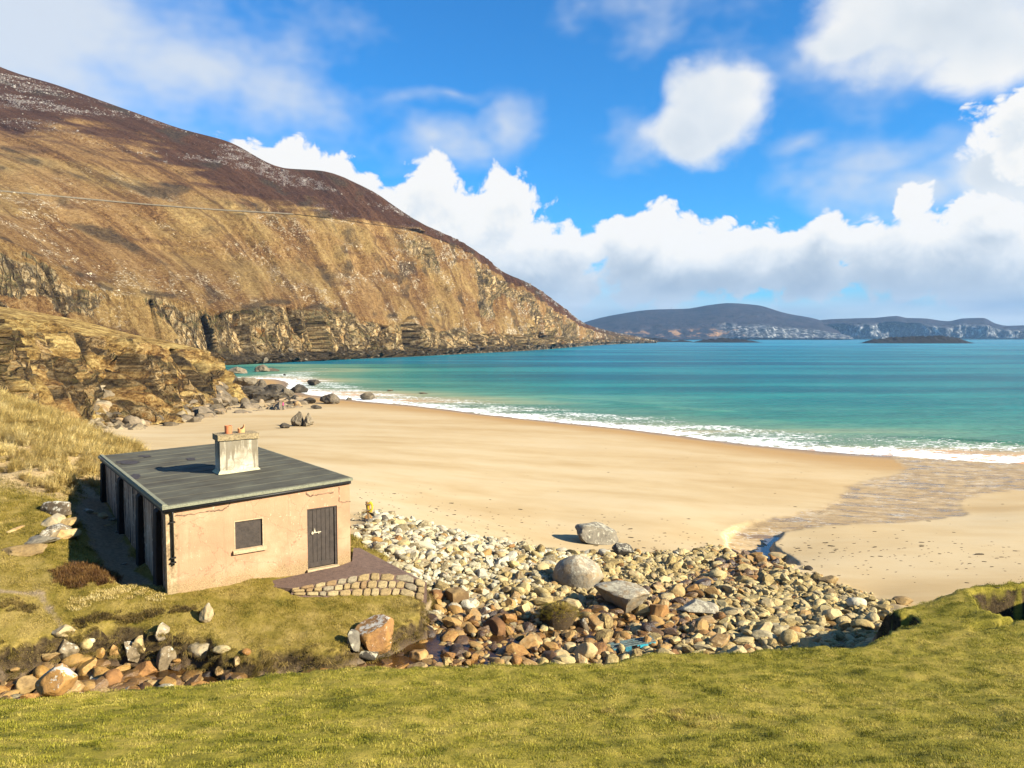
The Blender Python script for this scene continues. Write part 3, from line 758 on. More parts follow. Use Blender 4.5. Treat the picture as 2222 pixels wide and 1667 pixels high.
def rocky_material(name, kind):
    m, b = material(name)
    p = b.obj()
    hea, clf, rck = b.chan('m')         # heather, cliff, loose rock
    drk, grn, org = b.chan('k')
    if kind == 'far':
        S = 0.12
    elif kind == 'mount': S = 1.0
    else: S = 2.2
    n0 = b.noise(p, 0.02 * S, 4); n1 = b.noise(p, 0.09 * S, 6, 0.65); n2 = b.noise(p, 0.45 * S, 6, 0.7); n3 = b.noise(p, 1.6 * S, 4, 0.7)
    if kind == 'mount':
        st = b.attr('st').outputs['Vector']
        ns1 = b.noise(st, 0.55, 6, 0.68); ns2 = b.noise(st, 2.4, 5, 0.7)
        mixn = b.m('ADD', b.m('ADD', b.m('MULTIPLY', ns1, 0.30), b.m('MULTIPLY', ns2, 0.14)), b.m('ADD', b.m('MULTIPLY', n2, 0.30), b.m('MULTIPLY', n3, 0.26)))
    else: mixn = b.m('ADD', b.m('MULTIPLY', n1, 0.5), b.m('MULTIPLY', n2, 0.5))
    grs = b.ramp(mixn, [(0.40, (0.035, 0.016, 0.007)), (0.465, (0.15, 0.072, 0.024)), (0.52, (0.30, 0.170, 0.060)), (0.61, (0.52, 0.345, 0.15))])
    grs = b.mix(org, grs, b.ramp(mixn, [(0.39, (0.070, 0.035, 0.012)), (0.48, (0.26, 0.155, 0.050)), (0.59, (0.52, 0.365, 0.145))]))
    hth = b.ramp(mixn, [(0.40, (0.026, 0.012, 0.006)), (0.51, (0.078, 0.035, 0.018)), (0.62, (0.17, 0.086, 0.044))])
    if kind == 'mount':
        grs = b.mix(b.m('MULTIPLY', b.step(b.noise(st, 0.9, 6, 0.72), 0.53, 0.62), 0.65), grs, (0.085, 0.042, 0.018))
        grs = b.mix(b.m('MULTIPLY', b.step(b.noise(p, 0.12, 6, 0.75), 0.54, 0.62), 0.5), grs, (0.12, 0.055, 0.022))
    if kind == 'head': grs = b.mix(1.0, grs, (1.45, 1.5, 1.35), 'MULTIPLY')
    c = b.mix(hea, grs, hth)
    rock = b.ramp(b.m('ADD', b.m('MULTIPLY', n2, 0.6), b.m('MULTIPLY', n3, 0.4)), [(0.37, (0.040, 0.024, 0.011)), (0.44, (0.22, 0.140, 0.055)), (0.51, (0.46, 0.335, 0.165)), (0.62, (0.68, 0.57, 0.37))])
    rock = b.mix(b.step(n1, 0.56, 0.68), rock, (0.30, 0.155, 0.045))
    if kind in ('mount', 'head'):
        cu = b.attr('cu').outputs['Vector']
        cuw = b.vm('ADD', cu, b.vm('SCALE', b.vm('SUBTRACT', b.noise(cu, 1.2, 4, 0.6, col=True), (0.5, 0.5, 0.5)), scale=0.9))
        v1 = b.voro(cuw, 1.0, 'DISTANCE_TO_EDGE'); v2 = b.voro(cuw, 3.1, 'DISTANCE_TO_EDGE')
        tone = b.xyz(b.voro(cuw, 3.1, 'F1', 1))[0]
        rock = b.mix(1.0, rock, b.ramp(tone, [(0.1, (0.50, 0.48, 0.46)), (0.5, (0.95, 0.92, 0.88)), (0.9, (1.30, 1.22, 1.10))]), 'MULTIPLY')
        ckk = b.m('MAXIMUM', b.m('SUBTRACT', 1.0, b.step(v1, 0.0, 0.10)), b.m('MULTIPLY', b.m('SUBTRACT', 1.0, b.step(v2, 0.0, 0.12)), 0.75))
        rock = b.mix(b.m('MULTIPLY', ckk, 0.85), rock, (0.035, 0.022, 0.012))  # dark cracks, with crevice shade painted into the rock colour
    rock = b.mix(b.m('MULTIPLY', b.m('MULTIPLY', grn, 0.7), b.step(n2, 0.47, 0.58)), rock, (0.085, 0.075, 0.016))
    if kind == 'head': rock = b.mix(1.0, rock, (0.86, 0.80, 0.70), 'MULTIPLY')
    c = b.mix(b.step(b.m('ADD', clf, b.m('MULTIPLY', b.m('SUBTRACT', n2, 0.5), 0.7)), 0.38, 0.62), c, rock)
    stones = b.step(b.m('ADD', b.m('MULTIPLY', rck, 0.16), b.noise(p, 0.5, 3, 0.8)), 0.66, 0.70)
    stc = b.mix(hea, (0.52, 0.42, 0.27), (0.27, 0.22, 0.20))
    c = b.mix(b.m('MULTIPLY', stones, b.m('SUBTRACT', 1.0, clf)), c, stc)
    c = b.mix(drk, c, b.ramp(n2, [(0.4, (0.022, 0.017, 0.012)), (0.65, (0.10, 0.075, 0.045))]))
    h = b.m('ADD', b.m('MULTIPLY', n2, 1.0), b.m('MULTIPLY', n3, 0.5))
    if kind in ('mount', 'head'): h = b.m('SUBTRACT', h, b.m('MULTIPLY', b.m('MULTIPLY', ckk, clf), 0.9))
    b.fin(c, 0.93, b.bump(h, 1.0, 3.2 / S), 0.1)
    return m

# ---- big mountain on the left
def k_(px, *l): return (px, list(l))
# levels: under water, waterline, cliff top, lower slope, road, upper slope, skyline, far side
MK = [
 k_(-420, (905,200),(880,205),(470,330),(400,440),(385,500),(180,760),(-90,960),(100,1500)),
 k_(-160, (880,260),(850,265),(490,350),(430,460),(402,512),(230,740),(40,930),(200,1450)),
 k_(0,    (860,300),(835,305),(520,370),(455,470),(415,525),(280,720),(145,900),(280,1400)),
 k_(130,  (842,325),(820,330),(585,385),(500,490),(427,548),(300,710),(187,880),(320,1350)),
 k_(272,  (822,350),(803,355),(640,400),(530,520),(440,580),(335,720),(237,862),(360,1300)),
 k_(394,  (806,378),(796,384),(655,415),(550,545),(450,605),(370,730),(280,848),(400,1250)),
 k_(490,  (798,395),(790,405),(676,430),(565,570),(457,640),(390,735),(306,835),(430,1230)),
 k_(618,  (793,445),(784,452),(666,478),(575,600),(464,675),(418,760),(365,850),(470,1220)),
 k_(697,  (788,478),(780,484),(674,508),(585,630),(472,705),(422,790),(371,870),(480,1220)),
 k_(800,  (781,530),(774,538),(690,562),(600,680),(486,762),(449,815),(411,870),(500,1220)),
 k_(896,  (776,580),(769,590),(704,612),(620,730),(502,825),(489,855),(474,885),(540,1230)),
 k_(1018, (769,690),(762,700),(722,722),(650,800),(552,910),(543,925),(535,945),(600,1300)),
 k_(1096, (765,775),(757,790),(725,810),(670,880),(613,960),(603,975),(592,995),(650,1350)),
 k_(1151, (762,860),(754,870),(730,888),(690,930),(640,1000),(628,1015),(617,1035),(670,1400)),
 k_(1223, (757,1080),(751,1090),(735,1110),(715,1140),(690,1180),(679,1195),(668,1215),(700,1500)),
 k_(1266, (753,1300),(747.5,1320),(736,1340),(725,1360),(713,1380),(707,1395),(701,1410),(720,1650)),
 k_(1320, (749,1600),(744.5,1620),(738,1640),(733,1655),(728,1670),(723,1680),(718,1690),(727,1850)),
 k_(1380, (747,1900),(742,1920),(739,1935),(736.5,1945),(734,1955),(732,1960),(730,1970),(735,2100)),
 k_(1420, (747,2050),(743,2070),(742,2080),(741.5,2085),(741,2090),(740.5,2095),(740,2100),(742,2200)),
]
mpx = np.r_[np.linspace(-420, -20, 90), np.linspace(-18, 1420, 900)]
MX, MY, MZ, MV = loft(MK, mpx, [3, 46, 60, 70, 60, 60, 8])
n = MX.shape
# arc length along the shore as a stable along-slope coordinate
U = np.cumsum(np.r_[0, np.hypot(np.diff(MX[3]), np.diff(MY[3]))])[None, :] + 0 * MX
sc = np.clip(MY / 500, 0.6, 3)
cliff = sst(0.6, 1.0, MV) * (1 - sst(1.85, 2.12, MV + 0.30 * fbm(U / 40, MZ / 40, 0, 4, 101)))
left_k = sst(470, 330, mpx)[None, :]
cliff_full = cliff
cliff = cliff * (1 - left_k * (1 - sst(-0.12, 0.18, fbm((U + MZ) / 34, MZ / 26, 0, 4, 102) - 0.05)))
right_rock = sst(650, 900, MY) * (1 - sst(3.6, 4.2, MV)) * sst(0.0, 0.35, fbm(U / 60 + MZ / 70, MZ / 60, 3, 4, 111) + 0.12)
# normals (approx horizontal, toward the viewer / bay)
dxu, dyu = np.gradient(MX, axis=1), np.gradient(MY, axis=1)
L_ = np.hypot(dxu, dyu) + 1e-6
nx, ny = dyu / L_, -dxu / L_
nx = np.where(np.isfinite(nx), nx, 0)
r1 = ridge(U / 26, MZ / 90, 0, 4, 121)
cr = ridge(U / 9 + MZ / 60, MZ / 70, 0, 4, 122)
big = fbm(U / 70, MZ / 60, 0, 3, 123)
fa, fe = facets(U / 15 + MZ / 60, MZ / 140 + 0.5, 601); fb, fe2 = facets(U / 5.0 + MZ / 30, MZ / 34, 602)
crack = np.maximum(sst(0.10, 0.0, fe), 0.6 * sst(0.12, 0.0, fe2)); crack_u = crack
dcl = (0.45 * cliff_full * left_k + cliff * (1 - left_k)) * (10.5 * fa + 4.2 * fb - 3.5 * crack + 6 * big + 5.0 * (r1 - 0.5) + 3.0 * (cr - 0.4) + 1.2 * fbm(U / 3, MZ / 3, 0, 3, 124)) * sst(0.85, 1.3, MV)
cleft = np.clip(ridge(U / 33 + MZ / 80, MZ / 120, 5, 2, 127) - 0.80, 0, 1) * 5
dcl -= cliff * 20 * cleft
# slope relief: gullies running down and to the right
su = U + MZ * 0.75
gul = ridge(su / 55, MZ / 260, 0, 4, 131) - 0.4
slope_m = (1 - cliff) * sst(1.9, 2.4, MV) * (1 - sst(6.85, 7.0, MV))
dsl = slope_m * (2.0 * (ridge(su / 15, MZ / 150, 0, 3, 135) - .4) + 5.5 * gul + 3.0 * fbm(su / 18, MZ / 30, 0, 4, 132) + 0.8 * fbm(U / 4, MZ / 4, 0, 3, 133)) * (0.55 + 0.45 * sst(5.9, 4.0, MV))
drk_r = right_rock * (3.4 * fa + 1.5 * fb + 4.0 * (ridge(su / 20, MZ / 30, 2, 4, 141) - 0.45) + 1.5 * fbm(U / 3, MZ / 3, 0, 3, 142))
road_k = np.exp(-((MV - 4.0) / 0.09) ** 4) * sst(1100, 900, mpx)[None, :]
sky_k = 1 - 0.8 * np.exp(-((MV - 6.0) / 0.12) ** 2)
tot = (dcl + dsl * sky_k + drk_r) * (1 - 0.97 * road_k) * np.clip(sc, .7, 1.6)
tot = np.clip(tot, -40, 22)
shore = sst(1.0, 1.12, MV) * 1.0
MX2, MY2 = MX + nx * tot * shore, MY + ny * tot * shore
MZ2 = MZ + (0.35 * dsl + 0.3 * drk_r) * sky_k * (1 - 0.97 * road_k)
# dark boulder ledge along the waterline
led = sst(0.9, 1.0, MV) * (1 - sst(1.05, 1.16, MV))
MZ2 += led * 2.2 * np.clip(sc, .8, 1.5) * ridge(U / 5, MZ / 5, 0, 3, 151)
MX2 += nx * led * (6 + 5 * fbm(U / 12, MZ, 0, 3, 152)); MY2 += ny * led * (6 + 5 * fbm(U / 12, MZ, 0, 3, 152))
# masks
wob = 0.25 * fbm(U / 60, MZ / 40, 0, 4, 161)
ff = fbm((U + MZ * 1.2) / 46, MZ / 13, 0, 4, 163)
hea = sst(-0.25, 0.2, (MV - 4.95) + wob * 2.0 + 0.55 * ff + 0.9 * sst(350, 700, mpx)[None, :] - 0.1)
hea = np.where(MV > 4.02, hea, 0)
hea = np.maximum(hea, sst(0.35, 0.75, fbm((U + MZ * 1.1) / 40, MZ / 14, 0, 4, 164)) * 0.6 * (1 - cliff) )
rck = np.clip(sst(-0.15, 0.45, fbm(su / 40, MZ / 30, 0, 4, 171)) * 0.8, 0, 1)
up = sst(4.9, 5.3, MV) * (1 - sst(5.92, 6.0, MV))
rck = np.where(MV > 4.5, np.clip(up * sst(-0.05, 0.45, fbm((U + MZ) / 70, MZ / 30, 0, 4, 172) + 0.12) * 1.2, 0, 1), rck)
rck = rck * (0.35 + 0.65 * sst(-0.2, .3, fbm(U / 9, MZ / 6, 0, 3, 173)))
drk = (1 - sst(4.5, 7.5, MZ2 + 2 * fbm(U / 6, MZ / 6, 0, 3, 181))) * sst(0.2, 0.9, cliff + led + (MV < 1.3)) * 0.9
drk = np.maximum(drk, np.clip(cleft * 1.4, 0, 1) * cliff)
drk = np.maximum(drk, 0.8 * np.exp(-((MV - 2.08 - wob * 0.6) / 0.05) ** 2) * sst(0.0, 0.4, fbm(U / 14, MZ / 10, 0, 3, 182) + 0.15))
drk = np.maximum(drk, 0.75 * sst(0.62, 0.8, ridge(su / 70, MZ / 90, 9, 3, 183)) * slope_m * sst(0.1, 0.5, fbm(U / 30, MZ / 30, 0, 3, 184) + 0.2))  # shading of the slope gullies painted darker
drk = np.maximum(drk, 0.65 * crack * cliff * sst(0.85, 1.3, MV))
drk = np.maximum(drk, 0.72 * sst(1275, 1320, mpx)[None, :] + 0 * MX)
cl_m = np.clip(np.maximum(cliff * sst(0.9, 1.1, MV), right_rock), 0, 1)
grn = sst(0.0, 0.5, fbm(U / 22, MZ / 9, 0, 3, 191) + 0.2 * sst(1.4, 2, MV))
org = sst(-0.3, 0.5, fbm(su / 60, MZ / 45, 0, 4, 192)) * (MV < 4.6)
me = mesh_np('mountain', np.stack([MX2, MY2, MZ2], -1).reshape(-1, 3), grid_faces(*n))
at_ = me.attributes.new('st', 'FLOAT_VECTOR', 'POINT'); at_.data.foreach_set('vector', np.stack([su / 9, MZ / 70 + su / 220, 0 * MZ], -1).astype(np.float32).ravel())
at_ = me.attributes.new('cu', 'FLOAT_VECTOR', 'POINT'); at_.data.foreach_set('vector', np.stack([U / 11 + MZ / 50, MZ / 24, 0 * MZ], -1).astype(np.float32).ravel())
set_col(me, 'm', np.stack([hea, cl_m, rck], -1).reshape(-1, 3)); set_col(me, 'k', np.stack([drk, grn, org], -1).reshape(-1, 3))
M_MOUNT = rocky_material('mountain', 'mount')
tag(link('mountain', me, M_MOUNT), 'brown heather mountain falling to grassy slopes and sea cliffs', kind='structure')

# ---- near headland, left
# levels: foot, cliff mid, lip, silhouette of the grass slope, back
HK = [
 k_(-420,(980,56),(840,66),(690,92),(640,150),(720,300)),
 k_(-150,(930,74),(800,84),(690,110),(652,172),(730,300)),
 k_(0,   (905,84),(775,98),(692,120),(665,195),(735,310)),
 k_(90,  (922,94),(780,112),(705,128),(680,192),(735,310)),
 k_(181, (925,104),(790,122),(725,136),(698,190),(745,310)),
 k_(271, (918,114),(800,130),(741,146),(722,186),(760,300)),
 k_(343, (914,122),(805,138),(750,152),(737,182),(775,290)),
 k_(434, (895,134),(812,150),(764,164),(757,178),(795,270)),
 k_(468, (890,141),(818,156),(772,168),(767,176),(800,250)),
 k_(482, (880,150),(826,160),(790,170),(786,176),(805,230)),
 k_(500, (868,165),(852,168),(832,172),(830,176),(832,200)),
]
hpx = np.r_[np.linspace(-420, -10, 60), np.linspace(-8, 500, 520)]
HX, HY, HZ, HV = loft(HK, hpx, [70, 80, 50, 12])
U = np.cumsum(np.r_[0, np.hypot(np.diff(HX[3]), np.diff(HY[3]))])[None, :] + 0 * HX
dxu, dyu = np.gradient(HX, axis=1), np.gradient(HY, axis=1); L_ = np.hypot(dxu, dyu) + 1e-6
nx, ny = dyu / L_, -dxu / L_
clf = (1 - sst(1.9, 2.1, HV + 0.2 * fbm(U / 8, HZ / 5, 0, 3, 201)))
fa, fe = facets(U / 6.0 + HZ / 12, HZ / 26.0, 611); fb, fe2 = facets(U / 2.0 + HZ / 8, HZ / 8.5, 612)
hcrack = np.maximum(sst(0.12, 0.0, fe), 0.6 * sst(0.12, 0.0, fe2))
d_ = clf * (4.0 * fa + 1.6 * fb - 0.6 * hcrack + 2.0 * fbm(U / 14, HZ / 12, 0, 3, 202) + 3.2 * (ridge(U / 9 + HZ / 14, HZ / 34, 0, 4, 203) - 0.45) + 0.8 * (ridge(U / 2.4 + HZ / 6, HZ / 6, 0, 4, 204) - 0.4))
d_ -= 2.0 * clf * sst(1.2, 0.0, HV) * -1
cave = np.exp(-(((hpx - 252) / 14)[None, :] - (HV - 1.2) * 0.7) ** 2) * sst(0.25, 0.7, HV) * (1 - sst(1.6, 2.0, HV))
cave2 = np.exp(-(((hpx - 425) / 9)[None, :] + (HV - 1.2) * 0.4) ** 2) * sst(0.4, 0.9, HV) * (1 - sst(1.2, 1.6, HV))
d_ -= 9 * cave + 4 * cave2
d_ += (1 - clf) * 0.7 * fbm(U / 6, HY / 6, 0, 3, 205)
HX2, HY2 = HX + nx * d_, HY + ny * d_
HZ2 = HZ + 0.35 * fbm(U / 2, HY / 2, 0, 3, 206) * clf + (1 - clf) * (0.5 * fbm(U / 12, HY / 8, 0, 3, 207)) * (1 - np.exp(-((HV - 3) / .1) ** 2) * .7)
hm = np.stack([sst(0.25, 0.7, fbm(U / 9, HZ / 3, 0, 3, 211)) * (1 - clf) * 0.35, clf * (0.10 + 0.85 * sst(-0.22, 0.22, fbm(U / 7, HZ / 4, 0, 4, 212) - 0.25 * sst(0.9, 1.8, HV))), 0 * HX], -1)
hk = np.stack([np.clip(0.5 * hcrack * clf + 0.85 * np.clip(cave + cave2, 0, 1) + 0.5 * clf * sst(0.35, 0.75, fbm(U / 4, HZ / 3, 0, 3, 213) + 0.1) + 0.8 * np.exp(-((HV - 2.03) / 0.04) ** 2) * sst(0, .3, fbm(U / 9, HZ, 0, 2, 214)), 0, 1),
               sst(-0.25, 0.25, fbm(U / 10, HZ / 5, 0, 3, 215)), np.maximum(1 - clf, sst(-0.3, 0.3, fbm(U / 20, HZ / 20, 0, 3, 216)))], -1)
me = mesh_np('headland', np.stack([HX2, HY2, HZ2], -1).reshape(-1, 3), grid_faces(*HX.shape))
at_ = me.attributes.new('cu', 'FLOAT_VECTOR', 'POINT'); at_.data.foreach_set('vector', np.stack([U / 4.5 + HZ / 12, HZ / 5.5, 0 * HZ], -1).astype(np.float32).ravel())
set_col(me, 'm', hm.reshape(-1, 3)); set_col(me, 'k', hk.reshape(-1, 3))
M_HEAD = rocky_material('headland_rock', 'head')
tag(link('headland', me, M_HEAD), 'low grassy headland with a broken rock face at the end of the beach', kind='structure')
headY = (HX2, HY2, HZ2)

# ---- distant island across the bay
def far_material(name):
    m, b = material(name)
    p = b.obj(); a, clf_, sunlit = b.chan('m')
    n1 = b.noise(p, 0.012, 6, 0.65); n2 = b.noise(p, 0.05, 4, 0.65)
    c = b.ramp(n1, [(0.35, (0.014, 0.013, 0.018)), (0.65, (0.042, 0.034, 0.038))])  # cloud shadow and distance haze put into the dark bluish base
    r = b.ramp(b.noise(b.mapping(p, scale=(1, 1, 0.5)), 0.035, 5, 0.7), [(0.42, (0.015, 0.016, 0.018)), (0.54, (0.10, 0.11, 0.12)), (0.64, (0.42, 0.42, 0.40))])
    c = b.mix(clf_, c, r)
    c = b.mix(b.m('MULTIPLY', sunlit, b.step(n1, 0.48, 0.60)), c, (0.26, 0.15, 0.07))  # sunlit grass patches painted lighter into the colour
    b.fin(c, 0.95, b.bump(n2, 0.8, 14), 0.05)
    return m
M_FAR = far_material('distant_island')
def far_hill(name, keys, lo, hi, seed, label, clifflvl, field=None):
    px = np.linspace(lo, hi, 460)
    X, Y, Z_, V_ = loft(keys, px, [30, 34, 4])
    U = X[0][None, :] + 0 * X
    clm = clifflvl(px)[None, :] * (1 - sst(0.75, 1.02, V_ + 0.16 * fbm(U / 160, Z_ / 120, 0, 3, seed)))
    d = clm * (260 * (ridge(U / 520, Z_ / 900, 0, 2, seed + 1) - 0.5) + 70 * (ridge(U / 120, Z_ / 160, 0, 4, seed + 2) - 0.4)) * sst(0, 0.1, V_)
    d += (1 - clm) * 30 * fbm(U / 160, Z_ / 60, 0, 4, seed + 3) * sst(0, 0.1, V_) * (1 - sst(1.7, 2, V_))
    Y2 = Y - d
    fl = (0 * X) if field is None else field(px, V_, U, Z_)  # where the painted sunlit patches lie
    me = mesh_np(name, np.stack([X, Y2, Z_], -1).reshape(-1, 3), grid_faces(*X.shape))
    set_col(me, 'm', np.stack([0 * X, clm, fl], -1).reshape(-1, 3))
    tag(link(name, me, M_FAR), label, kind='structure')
S1 = [(1180,735),(1230,717),(1267,700),(1342,682),(1418,672),(1489,670),(1540,662),(1582,658),(1640,662),(1706,680),(1773,693),(1813,711),(1840,733)]
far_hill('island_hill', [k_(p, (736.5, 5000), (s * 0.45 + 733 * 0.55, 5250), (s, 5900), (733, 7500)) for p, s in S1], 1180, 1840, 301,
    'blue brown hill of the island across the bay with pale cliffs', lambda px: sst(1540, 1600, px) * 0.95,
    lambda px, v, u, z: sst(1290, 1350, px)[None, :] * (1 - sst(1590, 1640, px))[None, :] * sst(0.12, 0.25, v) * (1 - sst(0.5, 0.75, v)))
S2 = [(1740,715),(1777,695),(1853,691),(1893,690),(1946,686),(1968,690),(2004,691),(2057,697),(2092,691),(2132,690),(2163,703),(2186,707),(2222,706),(2300,700),(2400,706),(2520,716),(2640,733)]
far_hill('island_cliffs', [k_(p, (735.8, 5600), (s * 0.75 + 733 * 0.25, 5650), (s, 5950), (733, 7300)) for p, s in S2], 1740, 2640, 331,
    'line of high blue shaded cliffs with pale faces across the bay', lambda px: 0.98 + 0 * px)
# ================================================================== COTTAGE
HA = Vector((-10.31, 22.34)); E1 = Vector((0.811, 0.585)).normalized(); E2 = Vector((-E1.y, E1.x))
HB = 6.7
cot = empty('cottage', (HA.x, HA.y, HB), math.atan2(E1.y, E1.x))
tag(cot, 'small derelict peach rendered cottage with a flat green felt roof above the beach', 'cottage')
WID, DEP = 5.92, 12.7
def roofz(a, b): return 9.50 + 0.22 * a / WID - 0.09 * b / DEP - HB
def front_pt(px, py, b0=0.0):              # photo pixel on the front wall plane -> local (a, z)
    dx, dy, dz = (float(c) for c in ray(px, py))
    o = HA + E2 * b0
    t = (o.dot(E2)) / (dx * E2.x + dy * E2.y)
    p = Vector((dx * t, dy * t)) - HA
    return p.dot(E1), CAMZ + dz * t - HB
def side_pt(px, py, a0=0.1):
    dx, dy, dz = (float(c) for c in ray(px, py))
    o = HA + E1 * a0
    t = (o.dot(E1)) / (dx * E1.x + dy * E1.y)
    p = Vector((dx * t, dy * t)) - HA
    return p.dot(E2), CAMZ + dz * t - HB

def plaster(name, side=False):
    m, b = material(name)
    p = b.obj(); x, y, z = b.xyz(p)
    n1 = b.noise(p, 1.1, 5, 0.6); n2 = b.noise(p, 5, 6, 0.7); n3 = b.noise(p, 26, 4, 0.7)
    if not side:
        c = b.ramp(n1, [(0.3, (0.37, 0.210, 0.122)), (0.5, (0.42, 0.245, 0.142)), (0.7, (0.46, 0.285, 0.172))])
        # chips: white filler showing where paint flaked, most towards the foot and edges
        wl = b.step(b.noise(b.mapping(p, scale=(1, 1, 0.8)), 6.0, 7, 0.82), 0.585, 0.62)
        hi = b.step(b.noise(p, 0.9, 3), 0.42, 0.56)
        c = b.mix(b.m('MULTIPLY', wl, b.m('MULTIPLY', hi, 0.9)), c, (0.66, 0.50, 0.33))
        # weathered strip at the left corner and dirt at the foot
        strip = b.m('SUBTRACT', 1.0, b.step(b.m('ADD', x, b.m('MULTIPLY', b.m('SUBTRACT', n2, 0.5), 0.35)), 0.22, 0.36))
        c = b.mix(b.m('MULTIPLY', strip, 0.85), c, b.ramp(n2, [(0.35, (0.13, 0.095, 0.05)), (0.52, (0.36, 0.27, 0.15)), (0.68, (0.56, 0.45, 0.28))]))
        foot = b.m('SUBTRACT', 1.0, b.step(b.m('ADD', b.m('SUBTRACT', z, b.m('MULTIPLY', x, 0.0)), b.m('MULTIPLY', b.m('SUBTRACT', n2, 0.5), 0.9)), 0.25, 0.62))
        c = b.mix(b.m('MULTIPLY', foot, 0.75), c, b.ramp(n3, [(0.35, (0.13, 0.09, 0.04)), (0.6, (0.38, 0.28, 0.14))]))
        c = b.mix(b.m('MULTIPLY', b.step(n3, 0.58, 0.7), 0.25), c, (0.40, 0.24, 0.12))
        st = b.noise(b.mapping(p, scale=(5, 5, 0.35)), 1.0, 4, 0.6)
        c = b.mix(b.m('MULTIPLY', b.step(st, 0.55, 0.72), 0.34), c, (0.24, 0.14, 0.08))
        big_ = b.noise(p, 0.55, 5, 0.7)
        c = b.mix(b.m('MULTIPLY', b.step(big_, 0.52, 0.66), 0.40), c, (0.52, 0.34, 0.205))
        ck = b.voro(b.vm('ADD', p, b.vm('SCALE', b.noise(p, 1.6, 5, 0.6, col=True), scale=0.9)), 0.75, 'DISTANCE_TO_EDGE')
        c = b.mix(b.m('MULTIPLY', b.m('SUBTRACT', 1.0, b.step(ck, 0.0, 0.011)), 0.55), c, (0.17, 0.10, 0.06))
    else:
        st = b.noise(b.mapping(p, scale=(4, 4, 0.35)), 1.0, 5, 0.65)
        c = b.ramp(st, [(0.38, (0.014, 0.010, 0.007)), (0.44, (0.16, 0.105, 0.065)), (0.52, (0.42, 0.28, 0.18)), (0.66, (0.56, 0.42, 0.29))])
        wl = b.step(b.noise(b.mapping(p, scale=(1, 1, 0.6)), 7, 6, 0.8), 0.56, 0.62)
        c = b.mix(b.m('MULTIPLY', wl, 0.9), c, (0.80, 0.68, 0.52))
    h = b.m('ADD', b.m('MULTIPLY', n2, 0.5), b.m('MULTIPLY', n3, 0.6))
    b.fin(c, 0.9, b.bump(h, 0.5, 0.03), 0.2)
    return m
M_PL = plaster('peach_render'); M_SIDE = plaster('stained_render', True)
def simple(name, col, rough=0.7, var=0.25, scale=6, bump=0.3, spec=0.3, metal=0, bd=0.02):
    m, b = material(name)
    p = b.obj(); n = b.noise(p, scale, 5, 0.65); n2 = b.noise(p, scale * 6, 3, 0.65)
    lo = tuple(c * (1 - var * 1.6) for c in col); hi = tuple(min(1, c * (1 + var)) for c in col)
    c = b.ramp(b.m('ADD', b.m('MULTIPLY', n, 0.6), b.m('MULTIPLY', n2, 0.4)), [(0.34, lo), (0.5, col), (0.66, hi)])
    b.fin(c, rough, b.bump(n2, bump, bd), spec, Metallic=metal)
    return m
M_TAR = simple('tarred_render', (0.014, 0.010, 0.007), 0.85, 0.6, 2.5, 0.6)
M_DARKW = simple('dark_wood', (0.048, 0.036, 0.028), 0.65, 0.35, 8, 0.4)
M_BLACK = simple('black_metal', (0.012, 0.011, 0.010), 0.5, 0.4, 9, 0.2)
M_RUSTY = simple('bolt_metal', (0.55, 0.47, 0.32), 0.5, 0.3, 20, 0.3)
M_SILL = simple('sill_stone', (0.46, 0.34, 0.20), 0.9, 0.25, 9, 0.5)
M_FASCIA = simple('black_fascia', (0.018, 0.014, 0.012), 0.7, 0.4, 5, 0.2)
def felt_mat():
    m, b = material('green_roofing_felt')
    p = b.obj(); oi = b.n('ShaderNodeObjectInfo')
    n1 = b.noise(p, 0.7, 4, 0.55); n2 = b.noise(b.mapping(p, scale=(0.8, 1.6, 1)), 2.0, 5, 0.6); n3 = b.noise(p, 45, 3, 0.7)
    t = b.m('ADD', b.m('ADD', b.m('MULTIPLY', n1, 0.55), b.m('MULTIPLY', n2, 0.45)), b.m('MULTIPLY', b.m('SUBTRACT', oi.outputs['Random'], 0.5), 0.05))
    c = b.ramp(t, [(0.36, (0.075, 0.067, 0.053)), (0.49, (0.112, 0.106, 0.080)), (0.64, (0.150, 0.148, 0.110))])
    c = b.mix(b.m('MULTIPLY', n3, 0.35), c, (0.05, 0.05, 0.04))
    b.fin(c, 0.8, b.bump(b.m('ADD', b.m('MULTIPLY', n2, 0.5), b.m('MULTIPLY', n3, 0.3)), 0.4, 0.03), 0.08)
    return m
M_FELT = felt_mat()
M_FELTD = simple('dark_felt_patch', (0.055, 0.045, 0.040), 0.6, 0.4, 4, 0.3)
M_FELTE = simple('mineral_felt_edge', (0.22, 0.22, 0.15), 0.9, 0.35, 18, 0.5)
def chim_mat():
    m, b = material('chimney_render')
    p = b.obj(); x, y, z = b.xyz(p)
    n1 = b.noise(p, 2.0, 5, 0.6); n2 = b.noise(p, 9, 5, 0.7)
    c = b.ramp(n1, [(0.35, (0.28, 0.235, 0.16)), (0.52, (0.42, 0.38, 0.285)), (0.68, (0.50, 0.485, 0.42))])
    drip = b.noise(b.mapping(p, scale=(7, 7, 0.7)), 1.0, 5, 0.6)
    top = b.step(z, 0.45, 1.1)
    c = b.mix(b.m('MULTIPLY', b.step(b.m('ADD', drip, b.m('MULTIPLY', top, 0.16)), 0.52, 0.64), 0.8), c, (0.16, 0.13, 0.085))
    v = b.voro(b.vm('ADD', p, b.vm('SCALE', b.noise(p, 2.5, 4, col=True), scale=0.4)), 1.9, 'DISTANCE_TO_EDGE')
    c = b.mix(b.m('MULTIPLY', b.m('SUBTRACT', 1.0, b.step(v, 0.0, 0.035)), 0.6), c, (0.20, 0.17, 0.12))
    b.fin(c, 0.9, b.bump(n2, 0.5, 0.03), 0.2)
    return m
M_CHIM = chim_mat()
